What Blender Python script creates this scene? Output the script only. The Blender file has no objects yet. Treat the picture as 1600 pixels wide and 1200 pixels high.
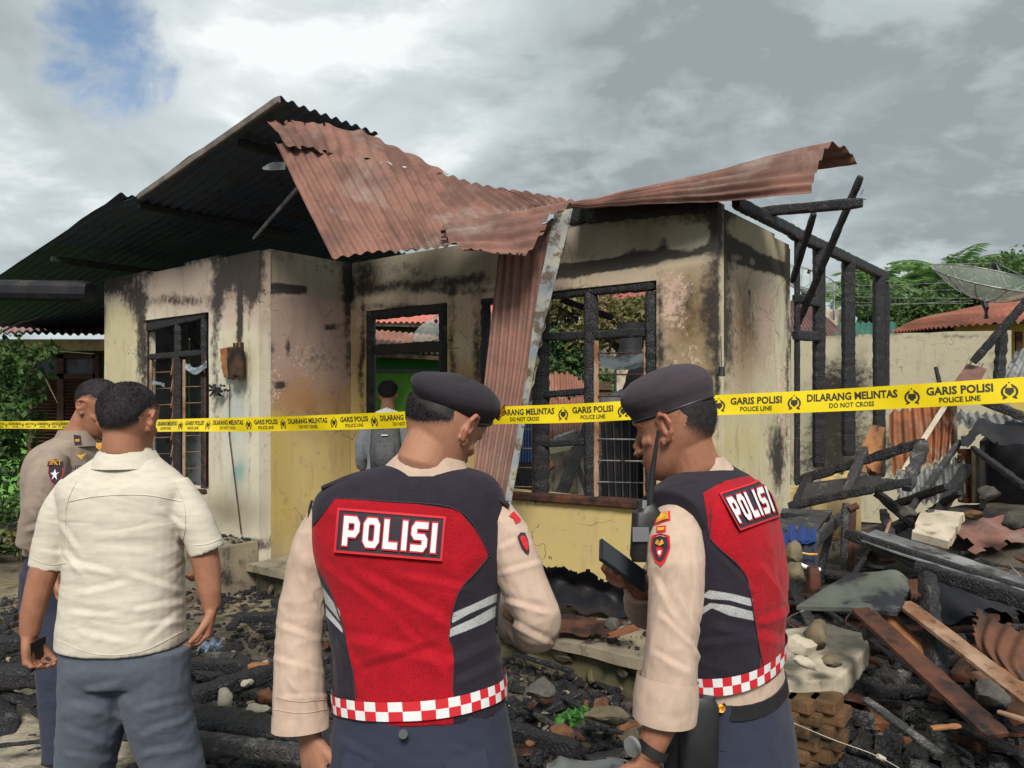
import bpy, bmesh, math, random
import numpy as np
from mathutils import Vector, Matrix
S = bpy.context.scene
COL = S.collection
R = math.radians
rnd = random.Random(7)

# ---------------------------------------------------------------- camera, sky, sun, exposure
F, CZ, HY = 1170.0, 1.7, 620.0          # focal length in photo pixels, eye height, horizon row
cd = bpy.data.cameras.new('camera'); cam = bpy.data.objects.new('camera', cd); COL.objects.link(cam)
cam.location = (0, 0, CZ); cam.rotation_euler = (R(90), 0, 0)
cd.sensor_width = 36; cd.lens = 36 * F / 1600; cd.shift_y = 20 / 1600
cd.clip_start = .05; cd.clip_end = 3000
S.camera = cam
S.view_settings.view_transform = 'Standard'; S.view_settings.look = 'None'
S.view_settings.gamma = 1; S.view_settings.use_curve_mapping = False
S.view_settings.exposure = 0.7
SUN_EL, SUN_AZ = 44, 178                 # veiled sun behind the camera (azimuth clockwise from +Y)
sd = bpy.data.lights.new('sun', 'SUN'); so = bpy.data.objects.new('sun', sd); COL.objects.link(so)
sd.energy = 2.5; sd.angle = R(17); sd.color = (1, .94, .86)
_d = Vector((math.sin(R(SUN_AZ)) * math.cos(R(SUN_EL)), math.cos(R(SUN_AZ)) * math.cos(R(SUN_EL)), math.sin(R(SUN_EL))))
so.rotation_euler = _d.to_track_quat('Z', 'Y').to_euler(); so.location = (0, -5, 20)


class NT:
    """small helper around a node tree"""
    def __init__(s, tree): s.t = tree; s.n = tree.nodes
    def set(s, sock, v):
        if isinstance(v, bpy.types.NodeSocket): s.t.links.new(v, sock)
        elif v is not None:
            if isinstance(v, (tuple, list)) and len(v) == 3 and sock.type == 'RGBA': v = (*v, 1)
            sock.default_value = v
    def new(s, typ, ins=None, **kw):
        n = s.n.new(typ)
        for k, v in kw.items(): setattr(n, k, v)
        for k, v in (ins or {}).items(): s.set(n.inputs[k], v)
        return n
    def noise(s, scale, detail=4, vec=None, rough=.55, dist=0):
        return s.new('ShaderNodeTexNoise', {'Scale': scale, 'Detail': detail, 'Roughness': rough, 'Distortion': dist, 'Vector': vec}).outputs[0]
    def vor(s, scale, vec=None, feature='F1', out=0):
        return s.new('ShaderNodeTexVoronoi', {'Scale': scale, 'Vector': vec}, feature=feature).outputs[out]
    def m(s, op, a, b=None, c=None, clamp=False):
        n = s.new('ShaderNodeMath', operation=op, use_clamp=clamp)
        for i, v in enumerate((a, b, c)):
            if v is not None: s.set(n.inputs[i], v)
        return n.outputs[0]
    def mix(s, f, a, b, mode='MIX'):
        n = s.new('ShaderNodeMix', data_type='RGBA', blend_type=mode)
        s.set(n.inputs[0], f); s.set(n.inputs[6], a); s.set(n.inputs[7], b)
        return n.outputs[2]
    def ss(s, v, lo, hi):       # smoothstep
        n = s.new('ShaderNodeMapRange', interpolation_type='SMOOTHSTEP')
        s.set(n.inputs[0], v); s.set(n.inputs[1], lo); s.set(n.inputs[2], hi)
        return n.outputs[0]
    def obj(s, sc=None):
        o = s.new('ShaderNodeTexCoord').outputs['Object']
        if sc: o = s.new('ShaderNodeMapping', {'Vector': o, 'Scale': sc}).outputs[0]
        return o
    def attr(s, name, fac=True):
        a = s.new('ShaderNodeAttribute', attribute_name=name)
        return a.outputs['Fac'] if fac else a.outputs['Color']
    def vmath(s, op, a, b=None):
        n = s.new('ShaderNodeVectorMath', operation=op); s.set(n.inputs[0], a)
        if b is not None: s.set(n.inputs[1], b)
        return n.outputs[1] if op in ('DOT_PRODUCT', 'LENGTH') else n.outputs[0]
    def bump(s, h, strength=.5, dist=.01, normal=None):
        return s.new('ShaderNodeBump', {'Height': h, 'Strength': strength, 'Distance': dist, 'Normal': normal}).outputs[0]


def dirpx(px, py): return Vector(((px - 800) / F, 1, -(py - HY) / F)).normalized()

W = bpy.data.worlds.new('World'); S.world = W; W.use_nodes = True
t = NT(W.node_tree); t.n.clear()
sky = t.new('ShaderNodeTexSky', sky_type='NISHITA', sun_disc=False, sun_elevation=R(SUN_EL), sun_rotation=R(SUN_AZ))
bg1 = t.new('ShaderNodeBackground', {'Color': sky.outputs[0], 'Strength': .085})
gen = t.new('ShaderNodeTexCoord').outputs['Generated']
nv = t.vmath('NORMALIZE', gen)
# flatten towards a cloud layer: divide by (z + .25)
sep = t.new('ShaderNodeSeparateXYZ', {0: nv})
zz = t.m('ADD', t.m('MAXIMUM', sep.outputs[2], 0), .22)
cl = t.new('ShaderNodeCombineXYZ', {0: t.m('DIVIDE', sep.outputs[0], zz), 1: t.m('DIVIDE', sep.outputs[1], zz), 2: .6}).outputs[0]
n1 = t.noise(1.35, 7, cl, .52, .35)
n2 = t.noise(4.2, 8, cl, .6, .6)
n3 = t.noise(.55, 3, cl, .5)
def blob(px, py, r0, r1):
    return t.ss(t.vmath('DOT_PRODUCT', nv, tuple(dirpx(px, py))), math.cos(R(r0)), math.cos(R(r1)))
lum = t.m('MULTIPLY_ADD', n1, 1.25, -.36)
puff = t.ss(t.noise(2.6, 9, cl, .56, .25), .44, .60)
lum = t.m('MULTIPLY_ADD', n2, .6, t.m('SUBTRACT', lum, .22))
lum = t.m('MULTIPLY_ADD', puff, .28, lum)
lum = t.m('ADD', lum, t.m('MULTIPLY', blob(520, 60, 15, 3), .26))
lum = t.m('ADD', lum, t.m('MULTIPLY', blob(250, 300, 18, 2), .12))
lum = t.m('ADD', lum, t.m('MULTIPLY', blob(760, 290, 11, 2), .16))
lum = t.m('ADD', lum, t.m('MULTIPLY', blob(1080, 250, 8, 2), .16))
lum = t.m('SUBTRACT', lum, t.m('MULTIPLY', blob(1450, 40, 30, 8), .22))
lum = t.m('SUBTRACT', lum, t.m('MULTIPLY', blob(950, -60, 20, 4), .22))
lum = t.m('ADD', lum, t.m('MULTIPLY', t.ss(sep.outputs[2], .22, 0), .16))
cr = t.new('ShaderNodeValToRGB', {0: lum})
e = cr.color_ramp.elements
e[0].position = .12; e[0].color = (.20, .228, .24, 1)
e[1].position = 1.0; e[1].color = (.58, .60, .60, 1)
x = e.new(.40); x.color = (.30, .34, .352, 1)
x = e.new(.72); x.color = (.40, .44, .452, 1)
bg2 = t.new('ShaderNodeBackground', {'Color': cr.outputs[0], 'Strength': 1.0})
hole = t.m('ADD', t.m('MULTIPLY', blob(160, 95, 5.8, .2), .47), t.m('MULTIPLY', t.noise(9, 8, nv, .62, .4), .9))
cover = t.ss(hole, .92, .62)
mx = t.new('ShaderNodeMixShader', {0: cover, 1: bg1.outputs[0], 2: bg2.outputs[0]})
t.new('ShaderNodeOutputWorld', {0: mx.outputs[0]})

# ---------------------------------------------------------------- numeric helpers
def P(px, py, d): return Vector(((px - 800) / F * d, d, CZ - (py - HY) / F * d))
def G(px, py, z=0.0): return P(px, py, F * (CZ - z) / (py - HY))
def proj(V):
    V = np.asarray(V, float); y = np.maximum(V[..., 1], .05)
    return 800 + F * V[..., 0] / y, HY - F * (V[..., 2] - CZ) / y

def vnoise(p, seed=0):
    p = np.asarray(p, float); i = np.floor(p).astype(np.int64); f = p - i; f = f * f * (3 - 2 * f)
    def h(a, b, c):
        n = (a * 374761393 + b * 668265263 + c * 1442695041 + seed * 974711) & 0x7fffffff
        n = ((n ^ (n >> 13)) * 1274126177) & 0x7fffffff
        n = n ^ (n >> 16)
        return (n & 0xffff) / 65535.
    x, y, z = i[..., 0], i[..., 1], i[..., 2]; fx, fy, fz = f[..., 0], f[..., 1], f[..., 2]
    L = lambda a, b, w: a + (b - a) * w
    return L(L(L(h(x, y, z), h(x+1, y, z), fx), L(h(x, y+1, z), h(x+1, y+1, z), fx), fy),
             L(L(h(x, y, z+1), h(x+1, y, z+1), fx), L(h(x, y+1, z+1), h(x+1, y+1, z+1), fx), fy), fz)
def fbm(p, sc=1, oct=4, seed=0):
    p = np.asarray(p, float) * sc; s = 0; a = .5; tot = 0
    for k in range(oct): s = s + a * vnoise(p * 2 ** k + 17.3 * k, seed + k); tot += a; a *= .5
    return s / tot
def sstep(x, a, b):
    x = np.clip((np.asarray(x, float) - a) / (b - a), 0, 1); return x * x * (3 - 2 * x)

def poly_sdf(px, py, poly):     # signed distance in pixels, positive inside
    px = np.asarray(px, float); py = np.asarray(py, float)
    d = np.full(px.shape, 1e9); ins = np.zeros(px.shape, bool)
    n = len(poly)
    for i in range(n):
        x0, y0 = poly[i]; x1, y1 = poly[(i + 1) % n]
        ex, ey = x1 - x0, y1 - y0; wx, wy = px - x0, py - y0
        tt = np.clip((wx * ex + wy * ey) / (ex * ex + ey * ey + 1e-9), 0, 1)
        d = np.minimum(d, (wx - ex * tt) ** 2 + (wy - ey * tt) ** 2)
        c = ((y0 <= py) != (y1 <= py)) & (px < x0 + (py - y0) * ex / (ey if abs(ey) > 1e-9 else 1e-9))
        ins ^= c
    return np.where(ins, 1, -1) * np.sqrt(d)

# ---------------------------------------------------------------- object helpers
def wloc(o):
    v = Vector((0, 0, 0))
    while o is not None: v += o.location; o = o.parent
    return v
def tag(o, label=None, cat=None, group=None, kind=None):
    for k, v in (('label', label), ('category', cat), ('group', group), ('kind', kind)):
        if v: o[k] = v
    return o
def thing(name, label, cat, loc, group=None):
    o = bpy.data.objects.new(name, None); COL.objects.link(o); o.location = loc; o.empty_display_size = .1
    return tag(o, label, cat, group)
def mk(name, V, Fc, mat, parent=None, smooth=True, attrs=None, loc=None, sharp=50):
    """mesh from world coordinates; V is (n,3); stored relative to the object's own origin"""
    V = np.array([tuple(v) for v in V] if not isinstance(V, np.ndarray) else V, float).reshape(-1, 3)
    base = wloc(parent) if parent else Vector(loc if loc is not None else ((V[:, 0].min() + V[:, 0].max()) / 2, (V[:, 1].min() + V[:, 1].max()) / 2, V[:, 2].min()))
    V = V - np.array(base)
    me = bpy.data.meshes.new(name); me.from_pydata(V.tolist(), [], Fc if isinstance(Fc, list) else Fc.tolist())
    mats = mat if isinstance(mat, (list, tuple)) else [mat]
    for m_ in mats: me.materials.append(m_)
    if smooth:
        me.shade_smooth()
        if sharp: me.set_sharp_from_angle(angle=R(sharp))
    for k, a in (attrs or {}).items():
        a = np.asarray(a, float)
        if a.ndim == 1:
            at = me.attributes.new(k, 'FLOAT', 'POINT'); at.data.foreach_set('value', a.astype(np.float32))
        else:
            at = me.attributes.new(k, 'FLOAT_COLOR', 'POINT')
            at.data.foreach_set('color', np.concatenate([a, np.ones((len(a), 1))], 1).astype(np.float32).ravel())
    o = bpy.data.objects.new(name, me); COL.objects.link(o)
    if parent: o.parent = parent
    else: o.location = base
    return o
class MB:
    def __init__(s): s.v = []; s.f = []
    def add(s, V, Fc):
        k = len(s.v); s.v += [tuple(v) for v in V]; s.f += [tuple(i + k for i in f) for f in Fc]; return s
    def box(s, c, sx, sy, sz, ax=None):
        ax = ax or (Vector((1, 0, 0)), Vector((0, 1, 0)), Vector((0, 0, 1))); c = Vector(c)
        V = [c + ax[0] * (i * sx / 2) + ax[1] * (j * sy / 2) + ax[2] * (k * sz / 2) for k in (-1, 1) for j in (-1, 1) for i in (-1, 1)]
        return s.add(V, [(0, 2, 3, 1), (4, 5, 7, 6), (0, 1, 5, 4), (2, 6, 7, 3), (0, 4, 6, 2), (1, 3, 7, 5)])
    def mk(s, name, mat, parent=None, smooth=False, **k): return mk(name, s.v, s.f, mat, parent, smooth, **k)

def loft(rings, cap=True):
    n = len(rings[0]); V = [p for r in rings for p in r]; Fc = []
    for i in range(len(rings) - 1):
        for j in range(n):
            a = i * n + j; b = i * n + (j + 1) % n
            Fc.append((a, b, b + n, a + n))
    if cap:
        Fc.append(tuple(reversed(range(n)))); k = (len(rings) - 1) * n; Fc.append(tuple(range(k, k + n)))
    return V, Fc
def tube(pts, rad, n=12, up=(0, 0, 1), cap=True, sq=2.0):
    """tube through pts; rad: float | (side, up) per point; sq>2 squares the section"""
    pts = [Vector(p) for p in pts]; rings = []
    for i, p in enumerate(pts):
        tg = (pts[min(i + 1, len(pts) - 1)] - pts[max(i - 1, 0)]).normalized()
        u = Vector(up)
        sd_ = tg.cross(u)
        if sd_.length < 1e-3: sd_ = tg.cross(Vector((0, 1, 0)) if abs(tg.y) < .9 else Vector((1, 0, 0)))
        sd_.normalize(); uu = sd_.cross(tg).normalized()
        r = rad[i] if isinstance(rad, (list, tuple)) else rad
        ra, rb = r if isinstance(r, (list, tuple)) else (r, r)
        ring = []
        for k in range(n):
            a = 2 * math.pi * k / n; c, s_ = math.cos(a), math.sin(a)
            if sq != 2: c = math.copysign(abs(c) ** (2 / sq), c); s_ = math.copysign(abs(s_) ** (2 / sq), s_)
            ring.append(p + sd_ * (c * ra) + uu * (s_ * rb))
        rings.append(ring)
    return loft(rings, cap)
def spline(pts, n):
    """Catmull-Rom through pts (any dimension)"""
    A = np.array([tuple(p) for p in pts], float); A = np.vstack([2 * A[0] - A[1], A, 2 * A[-1] - A[-2]])
    out = []
    m_ = len(pts) - 1
    for k in range(n):
        x = k / (n - 1) * m_; i = min(int(x), m_ - 1); w = x - i; a, b, c, d = A[i:i + 4]
        out.append(.5 * (2 * b + (c - a) * w + (2 * a - 5 * b + 4 * c - d) * w * w + (3 * b - a - 3 * c + d) * w ** 3))
    return np.array(out)
def patch(grid, nu, nv):
    g = np.array([[tuple(p) for p in row] for row in grid], float)
    rows = [spline(r, nu + 1) for r in g] if g.shape[1] > 2 else [np.linspace(r[0], r[-1], nu + 1) for r in g]
    rows = np.array(rows)
    if rows.shape[0] > 2: return np.array([spline(rows[:, j], nv + 1) for j in range(nu + 1)]).transpose(1, 0, 2)
    return np.array([np.linspace(rows[0, j], rows[-1, j], nv + 1) for j in range(nu + 1)]).transpose(1, 0, 2)
def gnormals(V):
    du = np.gradient(V, axis=1); dv = np.gradient(V, axis=0); N = np.cross(du, dv)
    return N / (np.linalg.norm(N, axis=2, keepdims=True) + 1e-12)
def gsolid(V, N, mask, th):
    """grid V (r,c,3), its normals, a (r-1,c-1) mask of solid cells -> closed thick mesh"""
    r, c = V.shape[:2]; A = V.reshape(-1, 3); B = (V - N * th).reshape(-1, 3); k = r * c
    idx = np.arange(k).reshape(r, c); M = np.zeros((r + 1, c + 1), bool); M[1:-1, 1:-1] = mask
    a, b, d, e_ = idx[:-1, :-1][mask], idx[:-1, 1:][mask], idx[1:, 1:][mask], idx[1:, :-1][mask]
    fs = [np.stack([a, b, d, e_], 1), np.stack([a + k, e_ + k, d + k, b + k], 1)]
    h = M[1:-1, :-1] != M[1:-1, 1:]      # vertical edges between cells, shape (r-1, c)
    i, j = np.nonzero(h)
    lft = M[i + 1, j]
    p, q = idx[i, j], idx[i + 1, j]
    fs.append(np.where(lft[:, None], np.stack([p, p + k, q + k, q], 1), np.stack([p, q, q + k, p + k], 1)))
    h = M[:-1, 1:-1] != M[1:, 1:-1]
    i, j = np.nonzero(h); up_ = M[i, j + 1]
    p, q = idx[i, j], idx[i, j + 1]
    fs.append(np.where(up_[:, None], np.stack([p, q, q + k, p + k], 1), np.stack([p, p + k, q + k, q], 1)))
    return np.concatenate([A, B]), np.concatenate(fs)
def compact(V, Fc, attrs=None):
    used = np.unique(Fc); mp = np.zeros(len(V), int); mp[used] = np.arange(len(used))
    return V[used], mp[Fc], {k: a[used] for k, a in (attrs or {}).items()}

# ---------------------------------------------------------------- materials
def srgb(*c): return tuple(((x / 255) / 12.92 if x / 255 < .04045 else ((x / 255 + .055) / 1.055) ** 2.4) for x in c)
def surf(name, c1, c2=None, scale=6, rough=.8, bs=60, bump=.3, bd=.004, metal=0, c3=None, s3=20, w3=(.55, .7), spec=.35, stretch=None, bdet=6):
    mt = bpy.data.materials.new(name); mt.use_nodes = True; t = NT(mt.node_tree); b = t.n['Principled BSDF']
    v = t.obj(stretch)
    col = t.mix(t.ss(t.noise(scale, 5, v), .35, .65), c1, c2 or c1)
    if c3: col = t.mix(t.ss(t.noise(s3, 6, v, .62), *w3), col, c3)
    t.set(b.inputs['Base Color'], col)
    rg = t.m('MULTIPLY_ADD', t.noise(scale * 3, 3, v), .3, rough - .15)
    t.set(b.inputs['Roughness'], rg); b.inputs['Metallic'].default_value = metal
    b.inputs['Specular IOR Level'].default_value = spec
    if bump: t.set(b.inputs['Normal'], t.bump(t.noise(bs, bdet, v, .6), bump, bd))
    return mt
def plaster(name):
    mt = bpy.data.materials.new(name); mt.use_nodes = True; t = NT(mt.node_tree); b = t.n['Principled BSDF']
    v = t.obj(); col = t.attr('col', False)
    big = t.noise(3.5, 5, v, .6); fine = t.noise(38, 6, v, .65); streak = t.noise(9, 5, t.obj((1, 1, .18)), .6)
    col = t.mix(t.m('MULTIPLY', t.ss(big, .35, .7), .28), col, (.42, .34, .22))
    col = t.mix(t.m('MULTIPLY', t.ss(streak, .52, .72), .30), col, (.17, .13, .10))
    peel = t.ss(t.m('ADD', t.attr('peel'), t.m('MULTIPLY_ADD', t.noise(27, 7, v, .7), 1.9, -1.4)), .0, .1)
    col = t.mix(peel, col, t.mix(t.noise(5, 3, v), srgb(214, 184, 170), srgb(176, 150, 132)))
    spk = t.ss(t.noise(95, 5, v, .7), .60, .70); col = t.mix(t.m('MULTIPLY', spk, .5), col, (.13, .10, .075))
    spk = t.ss(t.noise(8.5, 9, v, .74), .56, .66); col = t.mix(t.m('MULTIPLY', spk, .35), col, (.20, .165, .125))
    ck = t.vor(2.1, t.vmath('ADD', v, t.vmath('MULTIPLY', t.new('ShaderNodeTexNoise', {'Scale': 5, 'Vector': v}).outputs[1], (.3, .3, .3))), 'DISTANCE_TO_EDGE'); ck = t.m('MULTIPLY', t.ss(ck, .006, .002), t.ss(t.noise(1.3, 3, v), .5, .6)); col = t.mix(ck, col, (.06, .05, .04))
    chips = t.m('MULTIPLY', t.ss(t.noise(55, 5, v, .7), .66, .72), t.attr('chip'))
    col = t.mix(chips, col, srgb(205, 205, 190))
    st = t.m('ADD', t.attr('soot'), t.m('MULTIPLY_ADD', t.noise(16, 7, v, .68), .95, -.475))
    st = t.m('MULTIPLY', t.ss(st, .14, .62), .96)
    col = t.mix(st, col, t.mix(fine, (.017, .016, .017), (.05, .042, .036)))
    t.set(b.inputs['Base Color'], col); b.inputs['Roughness'].default_value = .88; b.inputs['Specular IOR Level'].default_value = .25
    h = t.m('ADD', t.m('MULTIPLY', fine, .35), t.m('MULTIPLY', peel, .5)); h = t.m('ADD', h, t.m('MULTIPLY', big, .9))
    t.set(b.inputs['Normal'], t.bump(h, .5, .006))
    return mt
def char_mat(name, c1=(.008, .008, .010), c2=(.024, .023, .026), ash=(.11, .105, .105), aw=(.6, .76)):
    mt = bpy.data.materials.new(name); mt.use_nodes = True; t = NT(mt.node_tree); b = t.n['Principled BSDF']
    v = t.obj()
    cell = t.vor(38, t.vmath('ADD', v, t.vmath('MULTIPLY', t.new('ShaderNodeTexNoise', {'Scale': 12, 'Vector': v}).outputs[1], (.06, .06, .06))), 'DISTANCE_TO_EDGE')
    col = t.mix(t.noise(14, 5, v), c1, c2); col = t.mix(t.ss(t.noise(7, 7, v, .7), *aw), col, ash)
    t.set(b.inputs['Base Color'], col); b.inputs['Roughness'].default_value = .62; b.inputs['Specular IOR Level'].default_value = .5
    h = t.m('ADD', t.ss(cell, 0, .12), t.m('MULTIPLY', t.noise(80, 4, v), .35))
    t.set(b.inputs['Normal'], t.bump(h, .85, .006))
    return mt
M = {}
M['plaster'] = plaster('burnt_plaster')
M['char'] = char_mat('charred_timber')
M['char2'] = char_mat('ashy_timber', (.02, .02, .022), (.06, .058, .058), (.2, .19, .18), (.52, .72))
def rustmat(name, a, b_, c, grey=.55):
    mt = bpy.data.materials.new(name); mt.use_nodes = True; t = NT(mt.node_tree); b = t.n['Principled BSDF']
    v = t.obj()
    col = t.mix(t.ss(t.noise(2.6, 6, v, .62), .36, .62), a, b_)
    col = t.mix(t.m('MULTIPLY', t.ss(t.noise(1.7, 7, t.vmath('ADD', v, (7, 3, 1)), .65, .4), .5, .72), grey), col, c)
    col = t.mix(t.m('MULTIPLY', t.ss(t.noise(40, 6, v, .7), .5, .75), .45), col, (.075, .035, .022))
    col = t.mix(t.m('MULTIPLY', t.ss(t.noise(11, 6, v, .7), .60, .78), .5), col, (.04, .027, .024))
    t.set(b.inputs['Base Color'], col); b.inputs['Roughness'].default_value = .72; b.inputs['Metallic'].default_value = .12
    b.inputs['Specular IOR Level'].default_value = .3
    t.set(b.inputs['Normal'], t.bump(t.noise(60, 6, v, .65), .35, .003))
    return mt
M['rust'] = rustmat('rusted_sheet', srgb(138, 100, 88), srgb(104, 76, 68), srgb(146, 134, 126), .9)
M['rust2'] = rustmat('pale_rusted_sheet', srgb(150, 100, 80), srgb(128, 92, 80), srgb(160, 146, 136), .8)
M['rust3'] = rustmat('orange_rusted_sheet', srgb(150, 94, 60), srgb(112, 74, 56), srgb(178, 156, 140), .8)
M['inner'] = surf('smoky_room_wall', (.36, .37, .40), (.24, .25, .28), 2, .9, 30, .4, .005, 0, (.1, .1, .11), 5, (.5, .7))
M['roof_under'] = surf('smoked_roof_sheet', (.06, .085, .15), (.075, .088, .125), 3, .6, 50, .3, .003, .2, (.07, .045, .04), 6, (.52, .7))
M['soot_metal'] = surf('sooty_sheet_metal', (.016, .018, .024), (.034, .030, .032), 3, .6, 50, .3, .003, .3, (.06, .042, .036), 6, (.55, .75))
M['galv'] = surf('galvanised_sheet', srgb(158, 160, 158), srgb(112, 112, 112), 5, .5, 60, .3, .003, .4, srgb(70, 62, 58), 9, (.5, .66))
M['wood_br'] = surf('scorched_brown_wood', srgb(92, 56, 40), srgb(58, 38, 32), 8, .7, 60, .5, .004, 0, srgb(30, 24, 24), 10, (.5, .7), stretch=(1, 1, 1))
M['wood_pale'] = surf('weathered_pale_wood', srgb(158, 132, 110), srgb(120, 84, 58), 6, .8, 70, .5, .004, 0, srgb(60, 50, 44), 14, (.55, .72))
M['wood_or'] = surf('raw_orange_wood', srgb(160, 110, 68), srgb(118, 80, 54), 8, .75, 70, .4, .003, 0, srgb(60, 42, 34), 12, (.58, .75))
M['concrete'] = surf('sooty_concrete', srgb(150, 138, 116), srgb(120, 112, 98), 4, .9, 60, .5, .006, 0, srgb(56, 50, 46), 7, (.52, .72))
M['concrete_pale'] = surf('pale_broken_concrete', srgb(196, 184, 164), srgb(160, 150, 132), 6, .9, 50, .6, .006, 0, srgb(96, 84, 70), 12, (.55, .75))
M['moss'] = surf('mossy_concrete', srgb(98, 92, 66), srgb(66, 64, 46), 3, .92, 40, .6, .008, 0, srgb(40, 38, 30), 6, (.5, .7))
M['stone'] = surf('river_stone', srgb(122, 110, 86), srgb(82, 76, 62), 6, .9, 60, .6, .006, 0, srgb(50, 48, 42), 14, (.55, .75))
M['brick'] = surf('clay_brick', srgb(136, 92, 62), srgb(92, 64, 48), 9, .9, 60, .5, .005, 0, srgb(54, 40, 34), 14, (.5, .7))
M['rock_dk'] = surf('sooty_stone', (.06, .056, .05), (.12, .11, .095), 7, .9, 60, .6, .006, 0, (.02, .02, .02), 12, (.5, .7))
M['dark'] = surf('black_plastic', (.012, .012, .014), (.02, .02, .022), 8, .45, 80, .1, .001, spec=.5)
M['grey_wall'] = surf('smoked_inner_wall', (.17, .175, .19), (.12, .125, .14), 2, .9, 30, .4, .005, 0, (.03, .03, .034), 5, (.5, .7))
# ---------------------------------------------------------------- house frame of reference
E1 = np.array([.785, -.619, 0]); E2 = np.array([.619, .785, 0]); O0 = np.array([-2.24, 6.63, 0])
def H(a, b, z): return Vector(O0 + E1 * a + E2 * b + np.array([0, 0, z]))
_p1 = float(O0 @ E1); _p2 = float(O0 @ E2)
def wp(px, py, a=None, b=None):      # photo pixel -> (coordinate along the wall, height, depth)
    k = (px - 800) / F
    if b is not None: d = (b + _p2) / (k * .619 + .785); s_ = k * d * .785 - d * .619 - _p1
    else: d = (a + _p1) / (k * .785 - .619); s_ = k * d * .619 + d * .785 - _p2
    return s_, CZ - (py - HY) / F * d, d
def WC(px, py, off=0): a, z, d = wp(px, py, b=1.03 + off); return H(a, 1.03 + off, z)
def WA(px, py, off=0): a, z, d = wp(px, py, b=off); return H(a, off, z)
def WD(px, py, off=0): b, z, d = wp(px, py, a=3.81 + off); return H(3.81 + off, b, z)

# ---------------------------------------------------------------- ground, one sheet to the horizon
def build_ground():
    def ax(lo, hi, far, st):
        mid = list(np.arange(lo, hi, st)); g = st; x = hi; out = []
        while x < far: out.append(x); g *= 1.25; x += g
        g = st; x = lo; o2 = []
        while x > -far: g *= 1.25; x -= g; o2.append(x)
        return np.array(o2[::-1] + mid + out)
    X = ax(-4.5, 6, 900, .05); Y = ax(.6, 10, 900, .05)
    gx, gy = np.meshgrid(X, Y); p = np.stack([gx, gy, gx * 0], 2)
    fade = np.exp(-np.maximum(0, np.hypot(gx - 1, gy - 5) - 8) / 4)
    z = (fbm(p, .9, 3, 1) - .5) * .10 + (fbm(p, 6, 4, 4) - .5) * .05
    heap = np.exp(-((gx - 3.7) / 1.5) ** 2 - ((gy - 5.6) / 1.5) ** 2) * .9
    z = z * fade + heap * fade
    px, py = proj(p)
    path = sstep(poly_sdf(px, py, [(-400, 1092), (60, 1088), (150, 1085), (200, 1150), (230, 1400), (-600, 1500)]) + (fbm(p, 9, 3, 9) - .5) * 50, -8, 8)
    z = z * (1 - path) + .045 * path
    tan_ = np.exp(-((px - 420) / 160) ** 2 - ((py - 950) / 45) ** 2) + np.exp(-((px - 60) / 110) ** 2 - ((py - 930) / 40) ** 2)
    far = sstep(np.hypot(gx - 1, gy - 5), 9, 13)
    r, c = gx.shape; V = np.stack([gx, gy, z], 2).reshape(-1, 3); idx = np.arange(r * c).reshape(r, c)
    Fc = np.stack([idx[:-1, :-1], idx[:-1, 1:], idx[1:, 1:], idx[1:, :-1]], -1).reshape(-1, 4)
    mt = bpy.data.materials.new('ash_ground'); mt.use_nodes = True; t = NT(mt.node_tree); b = t.n['Principled BSDF']
    v = t.obj()
    col = t.mix(t.ss(t.noise(2.2, 7, v, .62), .36, .62), (.022, .021, .021), (.12, .10, .076))
    col = t.mix(t.m('MULTIPLY', t.attr('tan'), t.ss(t.noise(7, 7, v, .66), .3, .6)), col, srgb(150, 136, 106))
    col = t.mix(t.ss(t.noise(30, 7, v, .72), .55, .72), col, (.02, .02, .022))
    col = t.mix(t.ss(t.noise(52, 4, v, .7), .70, .76), col, srgb(170, 160, 140))
    col = t.mix(t.attr('path'), col, t.mix(t.ss(t.noise(6, 7, v, .65), .42, .66), srgb(176, 166, 146), srgb(92, 88, 78)))
    col = t.mix(t.attr('far'), col, t.mix(t.noise(1.5, 5, v), (.05, .07, .025), (.09, .08, .045)))
    t.set(b.inputs['Base Color'], col); b.inputs['Roughness'].default_value = .9; b.inputs['Specular IOR Level'].default_value = .3
    h = t.m('ADD', t.noise(45, 7, v, .7), t.m('MULTIPLY', t.noise(14, 6, v, .7), 1.5))
    t.set(b.inputs['Normal'], t.bump(h, .8, .02))
    o = mk('ground', V, Fc, mt, None, True, {'path': path.ravel(), 'tan': np.clip(tan_, 0, 1).ravel(), 'far': far.ravel()}, loc=(0, 0, 0))
    tag(o, kind='structure')
build_ground()

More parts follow.
